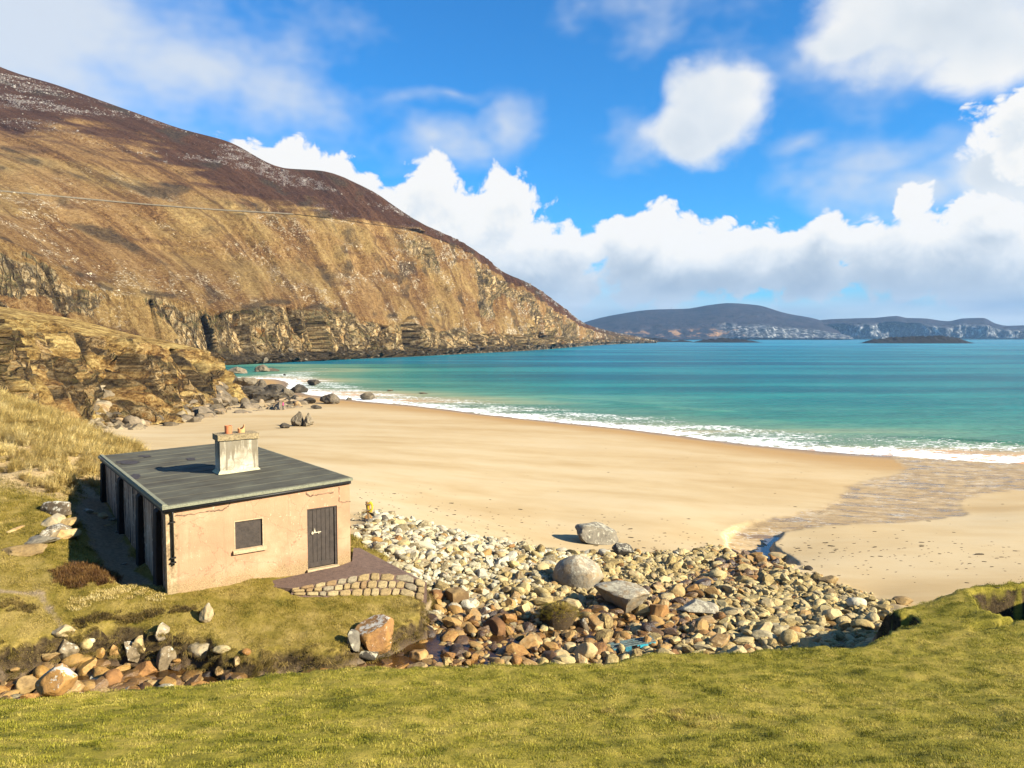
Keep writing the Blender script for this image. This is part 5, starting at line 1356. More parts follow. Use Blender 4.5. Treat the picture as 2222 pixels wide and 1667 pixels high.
BL = [
 (1296,1180,98,46,'grey',3,'large grey boulder standing alone on the sand just beyond the cobbles',{}),
 (1353,1211,48,32,'grey',14,'grey boulder at the top edge of the cobbles, right of the lone sand boulder',{}),
 (1258,1276,118,72,'grey',25,'huge pale grey block with a flat top in the middle of the cobbles',{'rough':.03,'cuts':6}),
 (1348,1334,128,76,'grey',39,'huge lichened grey boulder sloping down to the right among rusty cobbles',{'lean':(0,.22)}),
 (803,1428,84,84,'rustlich',41,'big rust boulder dotted with white lichen where the stream meets the turf bank',{'sink':.06}),
 (766,1418,26,54,'grey',52,'narrow grey upright rock hard against the left of the rust boulder',{}),
 (792,1437,58,22,'grey',57,'low grey rock at the foot of the rust boulder',{}),
 (446,1353,30,48,'white',61,'slim white and grey stone standing up from the turf below the cottage',{'lean':(0,.3),'deep':.17,'cuts':10,'rough':.1}),
 (133,1384,50,26,'white',71,'pale flat topped stone on the bank at the far left of the stream',{}),
 (138,1436,66,52,'slab',72,'ragged dark grey boulder below the pale flat topped stone',{'rough':.1}),
 (184,1423,28,22,'cream',73,'round yellowish stone beside the ragged dark boulder in the stream',{'cuts':2}),
 (191,1402,26,16,'pale',74,'small pale oval stone on the bank above the round yellowish stone',{'cuts':2}),
 (110,1512,86,66,'rustlich',75,'big yellow brown block against the lawn at the left end of the stream',{'sink':.1}),
 (50,1510,44,40,'tan',76,'angular brown rock left of the big yellow brown block',{}),
 (103,1448,56,22,'rust',77,'long flat brown stone lying in the stream at the left',{'cuts':4}),
 (99,1462,38,18,'tan',78,'small ochre stone in front of the long flat brown stone',{'cuts':4}),
 (160,1474,34,56,'wet',79,'dark wet slab leaning left in the stream behind the big yellow block',{'lean':(0,.6),'deep':.25}),
 (184,1478,36,56,'rust',80,'reddish slab leaning left beside the dark wet slab',{'lean':(0,.7),'deep':.22}),
 (204,1478,26,34,'rust',81,'small upright reddish stone right of the leaning slabs',{}),
 (236,1495,46,42,'orange',82,'brown pointed rock at the edge of the lawn by the stream',{}),
 (250,1436,28,32,'orange',83,'tan pointed stone standing in front of the turf bank',{}),
 (215,1430,24,26,'rust',84,'purplish brown stone between the round yellowish stone and the tan pointed stone',{}),
 (285,1450,34,66,'slab',85,'dark striated slab leaning left in the stream',{'lean':(0,-.5),'deep':.22,'rough':.1}),
 (303,1424,36,48,'white',86,'white lichened stone standing behind the dark striated slab',{'rough':.08}),
 (309,1482,58,44,'orange',87,'smooth brown boulder in the stream left of the tall pale stone',{'cuts':5}),
 (359,1473,44,82,'slab',88,'tall lichened standing stone in the stream with a dark foot',{'rough':.09,'deep':.42}),
 (353,1402,26,42,'slab',83,'short pale standing stone on the bank behind the tall one',{'rough':.1,'deep':.3,'cuts':12}),
 (432,1441,66,38,'white',90,'white and gold wet slab at the waterline below the turf bank',{'cuts':5,'lean':(0,.15)}),
 (478,1421,44,15,'cream',91,'flat golden rock right of the white and gold slab',{'cuts':4}),
 (532,1425,22,16,'rust',92,'small round brown stone under the turf overhang',{'cuts':3}),
 (514,1455,18,26,'rust',93,'small brown stone standing in the stream pool',{}),
 (946,1309,38,28,'orange',94,'round brown boulder at the lower end of the stone facing',{'cuts':4}),
 (990,1318,56,40,'tan',95,'large tan block beside the round brown boulder among pale cobbles',{}),
 (1106,1324,28,24,'rust',96,'round rusty stone at the upper edge of the brown stream stones',{'cuts':3}),
 (1137,1343,30,34,'tan',97,'tall blocky tan stone right of the round rusty stone',{}),
 (1074,1392,60,50,'orange',98,'big ochre boulder in the middle of the stream stones',{}),
 (1113,1377,26,24,'pale',99,'bright angular white stone right of the big ochre boulder',{}),
 (962,1414,56,20,'tan',100,'flat tan slab lying across the stream',{'cuts':5}),
 (907,1444,42,34,'orange',101,'rusty boulder against the foreground lawn right of the lichened boulder',{}),
 (1147,1419,52,42,'orange',102,'rusty knobbly boulder in the shallow water near the turf tussock',{'rough':.09}),
 (1209,1412,38,24,'cream',103,'smooth oval greenish stone below the turf tussock',{'cuts':2}),
 (1237,1426,30,30,'cream',104,'smooth upright round stone right of the oval greenish stone',{'cuts':2}),
 (1272,1434,54,42,'tan',105,'squarish tan boulder left of the blue pallet',{'cuts':7}),
 (1220,1438,58,24,'tan',106,'tan slab in front of the smooth round stones at the lawn edge',{'cuts':6,'lean':(0,-.2)}),
 (1298,1376,62,42,'orange',107,'bright orange angular boulder right of the turf tussock',{}),
 (1266,1382,28,46,'slab',108,'dark upright stone between the turf tussock and the orange boulder',{'deep':.3}),
 (1310,1416,56,18,'orange',109,'long flat orange stone behind the blue pallet',{'cuts':5}),
 (1693,1378,54,22,'pale',110,'long white smooth stone near the lawn edge on the right',{'cuts':2}),
 (1662,1394,60,22,'pale',111,'long pale stone in front of the long white smooth stone',{'cuts':3,'lean':(0,.12)}),
 (1520,1338,94,30,'grey',112,'broad flat speckled grey rock in the lower cobbles',{'cuts':6}),
 (1862,1321,42,26,'pale',113,'pale smooth block near the right end of the cobbles',{'cuts':4}),
 (1875,1374,48,30,'cream',114,'cream rounded boulder beside the shadowed turf bank',{'cuts':4}),
 (1962,1313,44,18,'tan',115,'brown slab on the sand at the tip of the cobbles beside the mound',{'cuts':5}),
 (1803,1271,46,20,'tan',116,'low brown rock on the sand edge of the cobbles at the right',{'cuts':4}),
 (1756,1238,24,10,'shore',117,'small dark stone on the sand beside the stream cut',{'cuts':4}),
 (1468,1300,44,34,'tan',118,'tan wedge of rock right of the huge lichened boulder',{}),
 (1700,1215,60,14,'tan',119,'flat tan slab where the stream leaves the cobbles',{'cuts':5}),
 (1560,1262,40,26,'cream',120,'cream block in the middle of the right hand cobbles',{'cuts':5}),
 (1430,1350,50,44,'orange',121,'brown boulder in the rusty cobbles near the lawn',{}),
 (1385,1385,44,32,'tan',122,'tan boulder just behind the right end of the blue pallet',{}),
 # beach and surf
 (500,846,57,45,'shore',151,'tall dark rock at the very foot of the headland end, by the water',{'name':'rock','rough':.14,'z':.6,'peak':.3}),
 (530,850,65,35,'shore',152,'dark hump in the wash right of the headland foot',{'name':'rock','rough':.14,'z':.4,'peak':.3}),
 (560,854,57,35,'shore',153,'pointed dark rock between the headland foot and the surf',{'name':'rock','rough':.14,'z':.4}),
 (590,860,70,29,'shore',154,'broad dark rock behind the two walkers at the surf edge',{'name':'rock','rough':.14,'z':.5,'peak':.25}),
 (618,864,46,24,'shore',155,'small dark rock right behind the walkers',{'name':'rock','rough':.14,'z':.5}),
 (575,872,91,27,'shore',156,'long low dark ledge just left of the walkers',{'name':'rock','rough':.14,'peak':.2}),
 (540,866,78,32,'shore',157,'dark ledge left of the long low one by the walkers',{'name':'rock','rough':.14,'peak':.25}),
 (643,926,44,38,'shore',131,'left peak of the twin dark rock standing on the sand',{'name':'rock','rough':.20,'cuts':5,'peak':.72}),
 (667,926,32,34,'shore',132,'right peak of the twin dark rock standing on the sand',{'name':'rock','rough':.20,'cuts':5,'peak':.7}),
 (617,930,32,13,'shore',133,'low overhanging rock left of the twin dark rock on the sand',{'name':'rock','rough':.1}),
 (684,888,30,10,'shore',134,'small low dark rock on the sand behind the twin rock',{'name':'rock','rough':.14}),
 (796,868,44,19,'shore',135,'dark rounded rock alone in the edge of the surf',{'name':'rock','rough':.08,'z':0}),
 (757,869,16,7,'shore',136,'tiny dark rock in the wash left of the rounded surf rock',{'name':'rock','z':0}),
 (712,877,58,26,'shore',137,'long dark rock where the surf meets the sand',{'name':'rock','rough':.12}),
 (668,877,44,16,'shore',138,'low dark rock joined to the left of the long surf rock',{'name':'rock','rough':.12}),
 (643,853,56,22,'shore',139,'dark humped rock in the surf below the headland',{'name':'rock','rough':.12,'z':0}),
 (678,837,42,15,'shore',140,'dark rock in the water beyond the surf line',{'name':'rock','rough':.12,'z':0}),
 (508,811,56,17,'shore',141,'dark reef at the water beside the headland end',{'name':'rock','rough':.14,'z':0}),
 (566,807,40,18,'shore',142,'taller dark reef rock in the calm green water',{'name':'rock','rough':.14,'z':0}),
 (592,806,34,9,'shore',143,'low dark reef rock right of the taller one in the green water',{'name':'rock','rough':.14,'z':0}),
 (617,815,8,4,'shore',144,'tiny dark rock alone in the green water near the reef',{'name':'rock','z':0}),
 (846,849,18,4,'shore',145,'nearly awash dark rock in the shallows',{'name':'rock','z':0}),
 (918,855,26,4,'shore',146,'long nearly awash dark rock in the shallows, farthest right of them',{'name':'rock','z':0}),
]
for (px, py, w, h, mt, sd_, lab, kw) in BL:
    kw = dict(kw)
    boulder(px, py, w, h, mt, sd_, lab, **kw)

# ---- scatter helper: instances of a few source meshes on given points, one object
def scatter(name, pos, rot, scl, idx, srcs, label, kind='stuff'):
    me = bpy.data.meshes.new(name); me.vertices.add(len(pos)); me.vertices.foreach_set('co', np.ascontiguousarray(pos, np.float32).ravel())
    for an, arr in (('rot', rot), ('scl', scl)):
        a = me.attributes.new(an, 'FLOAT_VECTOR', 'POINT'); a.data.foreach_set('vector', np.ascontiguousarray(arr, np.float32).ravel())
    a = me.attributes.new('idx', 'INT', 'POINT'); a.data.foreach_set('value', np.ascontiguousarray(idx, np.int32))
    me.update()
    c = bpy.data.collections.new(name + '_kinds')
    for k, (m_, mat_) in enumerate(srcs):
        if not m_.materials: m_.materials.append(mat_)
        c.objects.link(bpy.data.objects.new('%s_kind_%03d' % (name, k), m_))
    g = bpy.data.node_groups.new(name + '_scatter', 'GeometryNodeTree')
    g.interface.new_socket('Geometry', in_out='INPUT', socket_type='NodeSocketGeometry')
    g.interface.new_socket('Geometry', in_out='OUTPUT', socket_type='NodeSocketGeometry')
    N = g.nodes.new; L = g.links.new
    gi, go = N('NodeGroupInput'), N('NodeGroupOutput')
    ci = N('GeometryNodeCollectionInfo'); ci.inputs[0].default_value = c; ci.inputs['Separate Children'].default_value = True; ci.inputs['Reset Children'].default_value = True
    ip = N('GeometryNodeInstanceOnPoints')
    L(gi.outputs[0], ip.inputs['Points']); L(ci.outputs[0], ip.inputs['Instance']); ip.inputs['Pick Instance'].default_value = True
    def at(n_, t):
        q = N('GeometryNodeInputNamedAttribute'); q.data_type = t; q.inputs[0].default_value = n_; return q.outputs[0]
    L(at('idx', 'INT'), ip.inputs['Instance Index'])
    er = N('FunctionNodeEulerToRotation'); L(at('rot', 'FLOAT_VECTOR'), er.inputs[0]); L(er.outputs[0], ip.inputs['Rotation'])
    L(at('scl', 'FLOAT_VECTOR'), ip.inputs['Scale'])
    L(ip.outputs[0], go.inputs[0])
    o = link(name, me); md = o.modifiers.new('scatter', 'NODES'); md.node_group = g
    tag(o, label, kind=kind)
    return o

# ---- cobbles
def cobble_field():
    r = np.random.default_rng(5)
    cp = np.array(cob_poly)
    N0 = 38000
    # candidate points uniform in the world box
    x = r.uniform(-18, 20, N0); y = r.uniform(16, 47, N0)
    e1 = 0.9 * pn(x / 3, y / 3, 0, 21); e2 = 0.9 * pn(x / 3, y / 3, 5, 21)
    s = sdf(cob_poly, x + e1, y + e2)
    lw = sample(lawn_s, x, y); kn = sample(knoll_s, x, y)
    # thin out towards the sand edge
    far_edge = np.clip(s / 1.2, 0.06, 1)
    keep = (s > -0.35) & (lw < -0.15) & (kn < -0.15) & (r.random(N0) < far_edge)
    # inside the cottage or the ramp: none
    px, py = proj(x, y, sample(Z, x, y))
    lx = (x - HA.x) * E1.x + (y - HA.y) * E1.y; ly = (x - HA.x) * E2.x + (y - HA.y) * E2.y
    keep &= ~((lx > -0.2) & (lx < WID) & (ly > -0.3) & (ly < DEP))
    rampp = [(p.x, p.y) for p in T]
    keep &= sdf(rampp, x, y) < 0.02
    keep &= sample(wet_s, x, y) < 0.25
    x, y, s = x[keep], y[keep], s[keep]
    px, py = proj(x, y, ground(x, y))
    sz = np.exp(r.normal(math.log(0.115), 0.44, len(x)))          # half length
    sz = sz * np.where((x < -3.0) & (y < 23.5), 1.45, 1.0)
    sz = np.clip(sz, 0.05, 0.34) * np.clip(0.6 + s * 0.4, 0.55, 1.0)
    # denser, smaller and paler near the cottage; rusty and wet near the stream
    strm_ = sample(strm, x, y)
    t_left = sst(1500, 950, px + 2.0 * (py - 1200))
    d = np.hypot(x, y)
    z = ground(x, y)
    flat = r.uniform(.45, .75, len(x)); wid = r.uniform(.6, .92, len(x))
    elong = r.uniform(.95, 1.35, len(x))
    scl = np.stack([sz * elong, sz * wid, sz * flat], -1)
    rot = np.stack([r.normal(0, .28, len(x)), r.normal(0, .28, len(x)), r.uniform(0, 6.28, len(x))], -1)
    z = z + sz * flat * r.uniform(-.05, .75, len(x))
    z = z + 0.20 * np.exp(-(sample(st_d, x, y) / 1.1) ** 2) * sst(-3, -1, x)
    pal = np.zeros(len(x), int)            # 0 pale 1 cream 2 rust 3 wet
    u = r.random(len(x))
    near_st = sst(0.15, 0.6, strm_ + 0.25 * pn(x / 1.2, y / 1.2, 0, 33))
    rusty = np.clip(near_st + 0.26 * sst(1250, 1340, py) * sst(1750, 1450, px), 0, 1)
    pal = np.where(u < t_left * .9, 0, 1)
    pal = np.where(r.random(len(x)) < rusty * 0.62 + 0.04, 2, pal)
    pal = np.where(r.random(len(x)) < near_st * 0.34, 3, pal)
    pal = np.where((x < -3.0) & (y < 23.5) & (r.random(len(x)) < .8), np.where(r.random(len(x)) < .5, 2, 3), pal)
    # few stones in the open water
    open_w = (st_line and 0)
    psz = sz * elong * 2 * F / y
    return x, y, z, rot, scl, pal, psz, px, py
cx_, cy_, cz_, crot, cscl, cpal, cpsz, cpx, cpy = cobble_field()
SHP = 8
cob_meshes = []
for pk, pname in enumerate(('pale', 'cream', 'rust', 'wet')):
    for k in range(SHP):
        rounded = k < 3
        v, f = rock_shape(900 + 13 * k, 2, 5 if rounded else 10, (.68, .9) if rounded else (.45, .78), (1, 1, 1), .04 if rounded else .08)
        me = mesh_np('cobble', v, f, True)
        me.set_sharp_from_angle(angle=R(48 if rounded else 24))
        me.materials.append(SM[pname]); cob_meshes.append(me)
rr = np.random.default_rng(8)
kidx = cpal * SHP + rr.integers(0, SHP, len(cx_))
vis = (cpx > 0) & (cpx < 2222) & (cpy < 1640)
from_lawn = np.ones(len(cx_), bool)
# a stone counts as seen when nothing of the ground hides it
def seen(x, y, z):
    ok = np.ones(len(x), bool)
    for t in np.linspace(.30, .985, 40):
        ok &= ground(x * t, y * t) < CAMZ + (z - CAMZ) * t + 0.02
    return ok
vis &= seen(cx_, cy_, cz_ + .1)
order = np.argsort(-(cpsz * vis))
big = order[:300]; rest_ = order[300:]
zone_txt = {0: ('pale grey white cobble in the bank of cobbles beside the cottage', 'pale cobbles on the shingle bank'),
            1: ('cream to ochre cobble in the shingle bank between the lawn and the sand', 'cream cobbles on the shingle bank'),
            2: ('rusty brown cobble beside the stream', 'rusty cobbles by the stream'),
            3: ('dark wet brown cobble lying in the stream', 'wet dark cobbles in the stream')}
LMK = [(800,1400,'the rust boulder'),(960,1300,'the stone facing'),(1258,1250,'the flat topped block'),(1345,1310,'the huge lichened boulder'),
       (1215,1350,'the turf tussock'),(1370,1408,'the blue pallet'),(1680,1385,'the long white stones'),(1520,1330,'the speckled flat rock'),(1875,1355,'the shadowed bank'),
       (1353,1200,'the topmost grey boulder'),(800,1140,'the lifebuoy post'),(1660,1215,'the stream mouth'),(1800,1275,'the right sand edge'),
       (1072,1370,'the big ochre boulder'),(310,1465,'the standing stones'),(100,1480,'the yellow brown block'),(540,1440,'the turf overhang'),(1560,1250,'the right cobble field'),(1040,1240,'the pale bank centre')]
def where(px, py):
    d = [math.hypot(px - a, (py - c) * 1.3) for a, c, _ in LMK]; k = int(np.argmin(d)); a, c, t = LMK[k]
    dx, dy = px - a, (py - c) * 1.3
    side = ('right of' if dx > 0 else 'left of') if abs(dx) > abs(dy) else ('in front of' if dy > 0 else 'beyond')
    far_ = 'just' if d[k] < 55 else ('near' if d[k] < 110 else 'well')
    return far_ + ' ' + side + ' ' + t
CN = ['pale grey white', 'cream ochre', 'rusty brown', 'dark wet brown']
for i in big:
    o = link('cobble', cob_meshes[int(kidx[i])])
    o.location = (cx_[i], cy_[i], cz_[i]); o.rotation_euler = crot[i]; o.scale = cscl[i]
    l_, g_ = zone_txt[int(cpal[i])]
    szw = 'big' if cscl[i][0] > .32 else ('middling' if cscl[i][0] > .24 else 'small')
    shp_ = ('rounded' if (kidx[i] % SHP) < 3 else 'angular') + (' flat' if cscl[i][2] < .55 * cscl[i][0] * .95 else '')
    tag(o, '%s %s %s cobble %s' % (szw, shp_, CN[int(cpal[i])], where(float(cpx[i]), float(cpy[i]))), 'cobble', g_)
scatter('cobbles', np.stack([cx_, cy_, cz_], -1)[rest_], crot[rest_], cscl[rest_], kidx[rest_], [(m_, None) for m_ in [me.copy() for me in cob_meshes]],
        'thousands of smaller cobbles filling the shingle bank and stream bed')
print('cobbles', len(cx_))

# ---- talus boulders at the foot of the headland
def talus():
    r = np.random.default_rng(17)
    fx = [60, 130, 235, 380, 480, 560, 660]; fy = [905, 930, 945, 928, 915, 897, 886]; fd = [88, 98, 103, 112, 124, 138, 150]
    bx = [60, 180, 330, 481, 520, 560, 600, 660]; by = [868, 850, 852, 838, 838, 846, 856, 868]; bd = [102, 118, 138, 160, 196, 194, 188, 170]
    P = []
    for _ in range(760):
        px = r.uniform(75, 655); t = r.random() ** .8
        pf, df = np.interp(px, fx, fy), np.interp(px, fx, fd); pb, db = np.interp(px, bx, by), np.interp(px, bx, bd)
        py = pf + (pb - pf) * t; d = df + (db - df) * t
        x, y, z = (float(c) for c in und(px, py, d))
        size = np.clip(np.exp(r.normal(math.log(11.5), .45)), 5, 28) * d / F       # half length
        if px > 490: size *= .8
        P.append((px, py, x, y, z, size, t))
    P.sort(key=lambda q: -q[5] / q[3])
    return P
tl_mesh = []
for mt in ('talus', 'talusd'):
    for k in range(7):
        v, f = rock_shape(700 + 7 * k, 3, 9, (.45, .8), (1, 1, 1), .09)
        me = mesh_np('rock', v, f, True); me.set_sharp_from_angle(angle=R(32)); me.materials.append(SM[mt]); tl_mesh.append(me)
r7 = np.random.default_rng(23)
TP = talus()
TLM = [(120,905,'the dune end'),(200,880,'the left rockfall'),(262,850,'the foot of the dark cleft'),(330,900,'the middle of the rockfall'),(420,880,'the orange cliff end'),
       (470,905,'the headland end'),(540,885,'the two walkers'),(600,868,'the surf end'),(370,925,'the sand behind the chimney'),(250,935,'the sand above the roof')]
rest_t = []
n_t = 0
for j, (px, py, x, y, z, size, t) in enumerate(TP):
    dark = px > 400 or (r7.random() < .25)
    mi = int(r7.integers(0, 7)) + (7 if dark else 0)
    sc_ = (size, size * r7.uniform(.6, .9), size * r7.uniform(.4, .75)); ro_ = (r7.normal(0, .4), r7.normal(.25, .4), r7.uniform(0, 6.28))
    if n_t >= 250: rest_t.append((x, y, z, sc_, ro_, mi)); continue
    n_t += 1
    o = link('rock', tl_mesh[mi])
    o.location = (x, y, z); o.scale = sc_; o.rotation_euler = ro_
    d_l = [math.hypot(px - a, (py - c) * 1.5) for a, c, _ in TLM]; k = int(np.argmin(d_l)); dx, dy = px - TLM[k][0], (py - TLM[k][1]) * 1.5
    side = ('right of' if dx > 0 else 'left of') if abs(dx) > abs(dy) else ('in front of' if dy > 0 else 'behind')
    szw = 'huge' if size > 1.55 else ('big' if size > 1.1 else 'smaller')
    fl = ' flat' if sc_[2] < .55 * size else ''
    tag(o, '%s%s %s rock %s %s %s' % (szw, fl, 'dark weedy' if dark else 'pale brown', 'close' if d_l[k] < 26 else 'near', side, TLM[k][2]), 'rock', 'dark rocks at the foot of the headland' if dark else 'pale fallen rocks under the headland')
q_ = rest_t
scatter('rockfall', np.array([a_[:3] for a_ in q_]), np.array([a_[4] for a_ in q_]), np.array([a_[3] for a_ in q_]), np.array([a_[5] for a_ in q_]), [(m_.copy(), None) for m_ in tl_mesh], 'smaller broken rocks between the big ones under the headland')
def unique_labels(kinds):
    ORD = {2: ['left of two', 'right of two'], 3: ['left of three', 'middle of three', 'right of three']}
    by = {}
    for o in COL.objects:
        if o.get('category') in kinds and o.parent is None: by.setdefault(o['label'], []).append(o)
    nth = ['leftmost', 'second', 'third', 'fourth', 'fifth', 'sixth', 'seventh', 'eighth', 'ninth', 'tenth']
    for lab, os_ in by.items():
        if len(os_) < 2: continue
        os_.sort(key=lambda o: o.location.x / o.location.y)
        for i, o in enumerate(os_):
            w_ = (ORD[len(os_)][i] if len(os_) in ORD else nth[min(i, 9)] + (' from the left' if i else '')) 
            new = lab + ', ' + w_
            if len(new.split()) > 16: new = new.replace('middling ', '').replace(' flat', '').replace('angular ', '').replace(' from the left', ' along')
            if len(new.split()) > 16: new = new.replace('pale brown', 'pale').replace('dark weedy', 'dark').replace('cream ochre', 'cream').replace('rusty brown', 'rusty')
            if len(new.split()) > 16: new = new.replace(' close', '').replace(' near', '').replace(' in front of', ' before').replace(' of two', '').replace(' of three', '')
            if len(new.split()) <= 16: o['label'] = new
unique_labels(('cobble', 'rock'))
# ---- loose stone on the mountain
def scree():
    r = np.random.default_rng(31)
    nr_, nc_ = MX2.shape
    def pick(weight, N):
        w = weight.ravel() * 1.0; w /= w.sum()
        i = r.choice(len(w), N, p=w)
        return i
    area = np.gradient(MY, axis=0) ** 2 + np.gradient(MZ, axis=0) ** 2
    area = np.sqrt(area) * np.hypot(*[np.gradient(q, axis=1) for q in (MX, MY)])
    i1 = pick(area * (rck ** 1.5) * (hea > .3) * (MV > 4.6) * (MV < 6.0), 9000)
    i2 = pick(area * (rck ** 2) * (1 - cl_m) * (MV > 2.0) * (MV < 4.0) * (0.25 + sst(500, 1000, mpx)[None, :]), 5500)
    i3 = pick(area * np.clip(drk, 0, 1) * (MV < 1.3) * (MZ2 > -1), 1500)
    out = []
    for i, pal, s0, s1 in ((i1, 0, .28, 1.3), (i2, 1, .3, 1.2), (i3, 2, .6, 2.6)):
        ii, jj = np.unravel_index(i, (nr_, nc_))
        ii = np.clip(ii, 0, nr_ - 2); jj = np.clip(jj, 0, nc_ - 2)
        a, c = r.random(len(i)), r.random(len(i))
        pt = []
        for A in (MX2, MY2, MZ2):
            pt.append(A[ii, jj] * (1 - a) * (1 - c) + A[ii + 1, jj] * a * (1 - c) + A[ii, jj + 1] * (1 - a) * c + A[ii + 1, jj + 1] * a * c)
        s = np.clip(s0 * np.exp(np.abs(r.normal(0, .55, len(i)))), s0, s1) * np.clip(pt[1] / 700, .8, 1.6)
        out.append((np.stack(pt, -1), s, np.full(len(i), pal)))
    P_ = np.concatenate([o[0] for o in out]); S_ = np.concatenate([o[1] for o in out]); K_ = np.concatenate([o[2] for o in out])
    return P_, S_, K_
P_, S_, K_ = scree()
srcs = []
for mt in ('scree', 'scree2', 'shore'):
    for k in range(3):
        v, f = rock_shape(300 + k, 2, 8, (.5, .8), (1, 1, 1), .05); me = mesh_np('stone', v, f, False); srcs.append((me, SM[mt]))
r9 = np.random.default_rng(3); n_ = len(S_)
scatter('scree', P_, r9.uniform(0, 6.28, (n_, 3)) * [[.2, .2, 1]], np.stack([S_, S_ * r9.uniform(.6, 1, n_), S_ * r9.uniform(.4, .7, n_)], -1), K_ * 3 + r9.integers(0, 3, n_), srcs,
        'pale boulders and stones strewn over the mountain')

# ---- low reefs in the bay
M_REEF = simple('black_reef_rock', (0.004, 0.0035, 0.003), .9, .5, .05, .4)
def reef(name, x0, x1, dist, pts, label):
    px = np.linspace(x0, x1, 160)
    top = np.interp(px, [p[0] for p in pts], [p[1] for p in pts])
    base = 733 + 14.5 * F / dist / 1.0
    U = px / F * dist
    zt = (733 - top) / F * dist + CAMZ
    rows_ = np.linspace(-1, 1, 26)
    X = np.stack([px * 0 + und(px, 735, dist)[0] for _ in rows_]); Y = np.stack([dist + w_ * 45 + 0 * px for w_ in rows_])
    prof = np.clip(1 - np.abs(rows_) ** 1.6, 0, 1)[:, None]
    Zz = zt[None, :] * prof * 1.35 * (0.75 + 0.5 * ridge(X / 25, Y / 25, 0, 4, 401)) - 1.2
    me = mesh_np(name, np.stack([X, Y, Zz], -1).reshape(-1, 3), grid_faces(26, 160), True)
    tag(link(name, me, M_REEF), label, 'reef')
reef('reef', 1872, 2104, 2000, [(1872,744.5),(1890,739),(1930,736),(1980,734.5),(2040,733.5),(2075,735.5),(2090,740.5),(2104,744)], 'long low black reef in the bay at the right')
reef('reef', 1500, 1656, 2300, [(1500,743),(1530,738),(1570,736),(1610,738),(1635,740.5),(1656,743.5)], 'low black reef off the point, left of the open bay')
reef('reef', 1375, 1500, 2500, [(1375,740),(1400,735),(1440,737),(1462,740),(1480,738.5),(1500,741)], 'dark reef joined to the tip of the mountain point')
# ================================================================== GRASS AND PLANTS
def blades(seed, n, rad, l0, l1, width, bend=(.2, .9), lean=None, segs=2, spread=0.5):
    """a patch of separate curved blades"""
    r = np.random.default_rng(seed); V_, F_ = [], []; blades.var = BV = []
    for k in range(n):
        bvv = r.random(); a = r.uniform(0, 2 * math.pi); q = rad * math.sqrt(r.random())
        bx, by = q * math.cos(a), q * math.sin(a)
        L_ = r.uniform(l0, l1); az = r.uniform(0, 2 * math.pi)
        d = np.array([math.cos(az), math.sin(az)]) * spread + (np.array(lean) if lean is not None else 0)
        bn = r.uniform(*bend)
        sd_ = np.array([-d[1], d[0]]); sd_ /= np.linalg.norm(sd_) + 1e-6
        base = len(V_)
        for s_ in range(segs + 1):
            t = s_ / segs
            hor = bn * t ** 1.7; ver = t * (1 - 0.42 * bn * t)
            w = width * (1 - t) ** .7
            c = np.array([bx + d[0] * hor * L_, by + d[1] * hor * L_, L_ * ver - .004])
            if s_ < segs:
                V_.append(c + np.array([sd_[0] * w / 2, sd_[1] * w / 2, 0])); V_.append(c - np.array([sd_[0] * w / 2, sd_[1] * w / 2, 0]))
            else: V_.append(c); BV.append(min(1, bvv + .25)); continue
            BV += [bvv * (.35 + .65 * t)] * 2
        for s_ in range(segs - 1):
            o = base + 2 * s_; F_ += [[o, o + 1, o + 3], [o, o + 3, o + 2]]
        o = base + 2 * (segs - 1); F_.append([o, o + 1, o + 2])
    return np.array(V_), np.array(F_)
def grass_mat(name, stops, sc=1.6, tip=None, trans=0.25):
    m, b = material(name)
    g = b.n('ShaderNodeNewGeometry'); oi = b.n('ShaderNodeObjectInfo')
    P = g.outputs['Position']
    n1 = b.noise(P, 0.35, 4); n2 = b.noise(P, sc, 5, 0.6); n3 = b.noise(P, 9, 5, 0.65)
    t = b.m('ADD', b.m('ADD', b.m('MULTIPLY', n2, 0.5), b.m('MULTIPLY', n1, 0.35)), b.m('MULTIPLY', n3, 0.2))
    t = b.m('ADD', t, b.m('MULTIPLY', b.m('SUBTRACT', oi.outputs['Random'], 0.5), 0.24))
    c = b.ramp(t, stops)
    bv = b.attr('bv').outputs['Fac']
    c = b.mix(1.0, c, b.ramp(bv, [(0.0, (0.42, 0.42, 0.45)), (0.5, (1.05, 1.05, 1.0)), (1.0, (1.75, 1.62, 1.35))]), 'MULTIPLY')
    b.fin(c, 0.6, None, 0.2)
    tr = b.n('ShaderNodeBsdfTranslucent'); b.put(tr.inputs[0], c)
    mx = b.n('ShaderNodeMixShader'); mx.inputs[0].default_value = trans
    out = [q for q in m.node_tree.nodes if q.type == 'OUTPUT_MATERIAL'][0]
    L2 = m.node_tree.links.new
    L2(b.bs.outputs[0], mx.inputs[1]); L2(tr.outputs[0], mx.inputs[2]); L2(mx.outputs[0], out.inputs[0])
    return m
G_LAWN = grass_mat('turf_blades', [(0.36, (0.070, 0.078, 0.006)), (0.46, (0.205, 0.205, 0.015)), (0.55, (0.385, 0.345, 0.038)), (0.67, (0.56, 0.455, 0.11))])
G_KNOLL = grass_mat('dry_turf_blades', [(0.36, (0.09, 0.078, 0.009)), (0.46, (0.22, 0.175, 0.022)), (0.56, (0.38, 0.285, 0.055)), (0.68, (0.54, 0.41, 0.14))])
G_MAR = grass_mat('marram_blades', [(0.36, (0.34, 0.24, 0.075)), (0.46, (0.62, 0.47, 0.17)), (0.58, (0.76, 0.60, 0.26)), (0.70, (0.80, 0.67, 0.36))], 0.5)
G_EDGE = grass_mat('bank_grass_blades', [(0.40, (0.10, 0.075, 0.018)), (0.50, (0.26, 0.19, 0.05)), (0.62, (0.45, 0.33, 0.11))], 2.2)
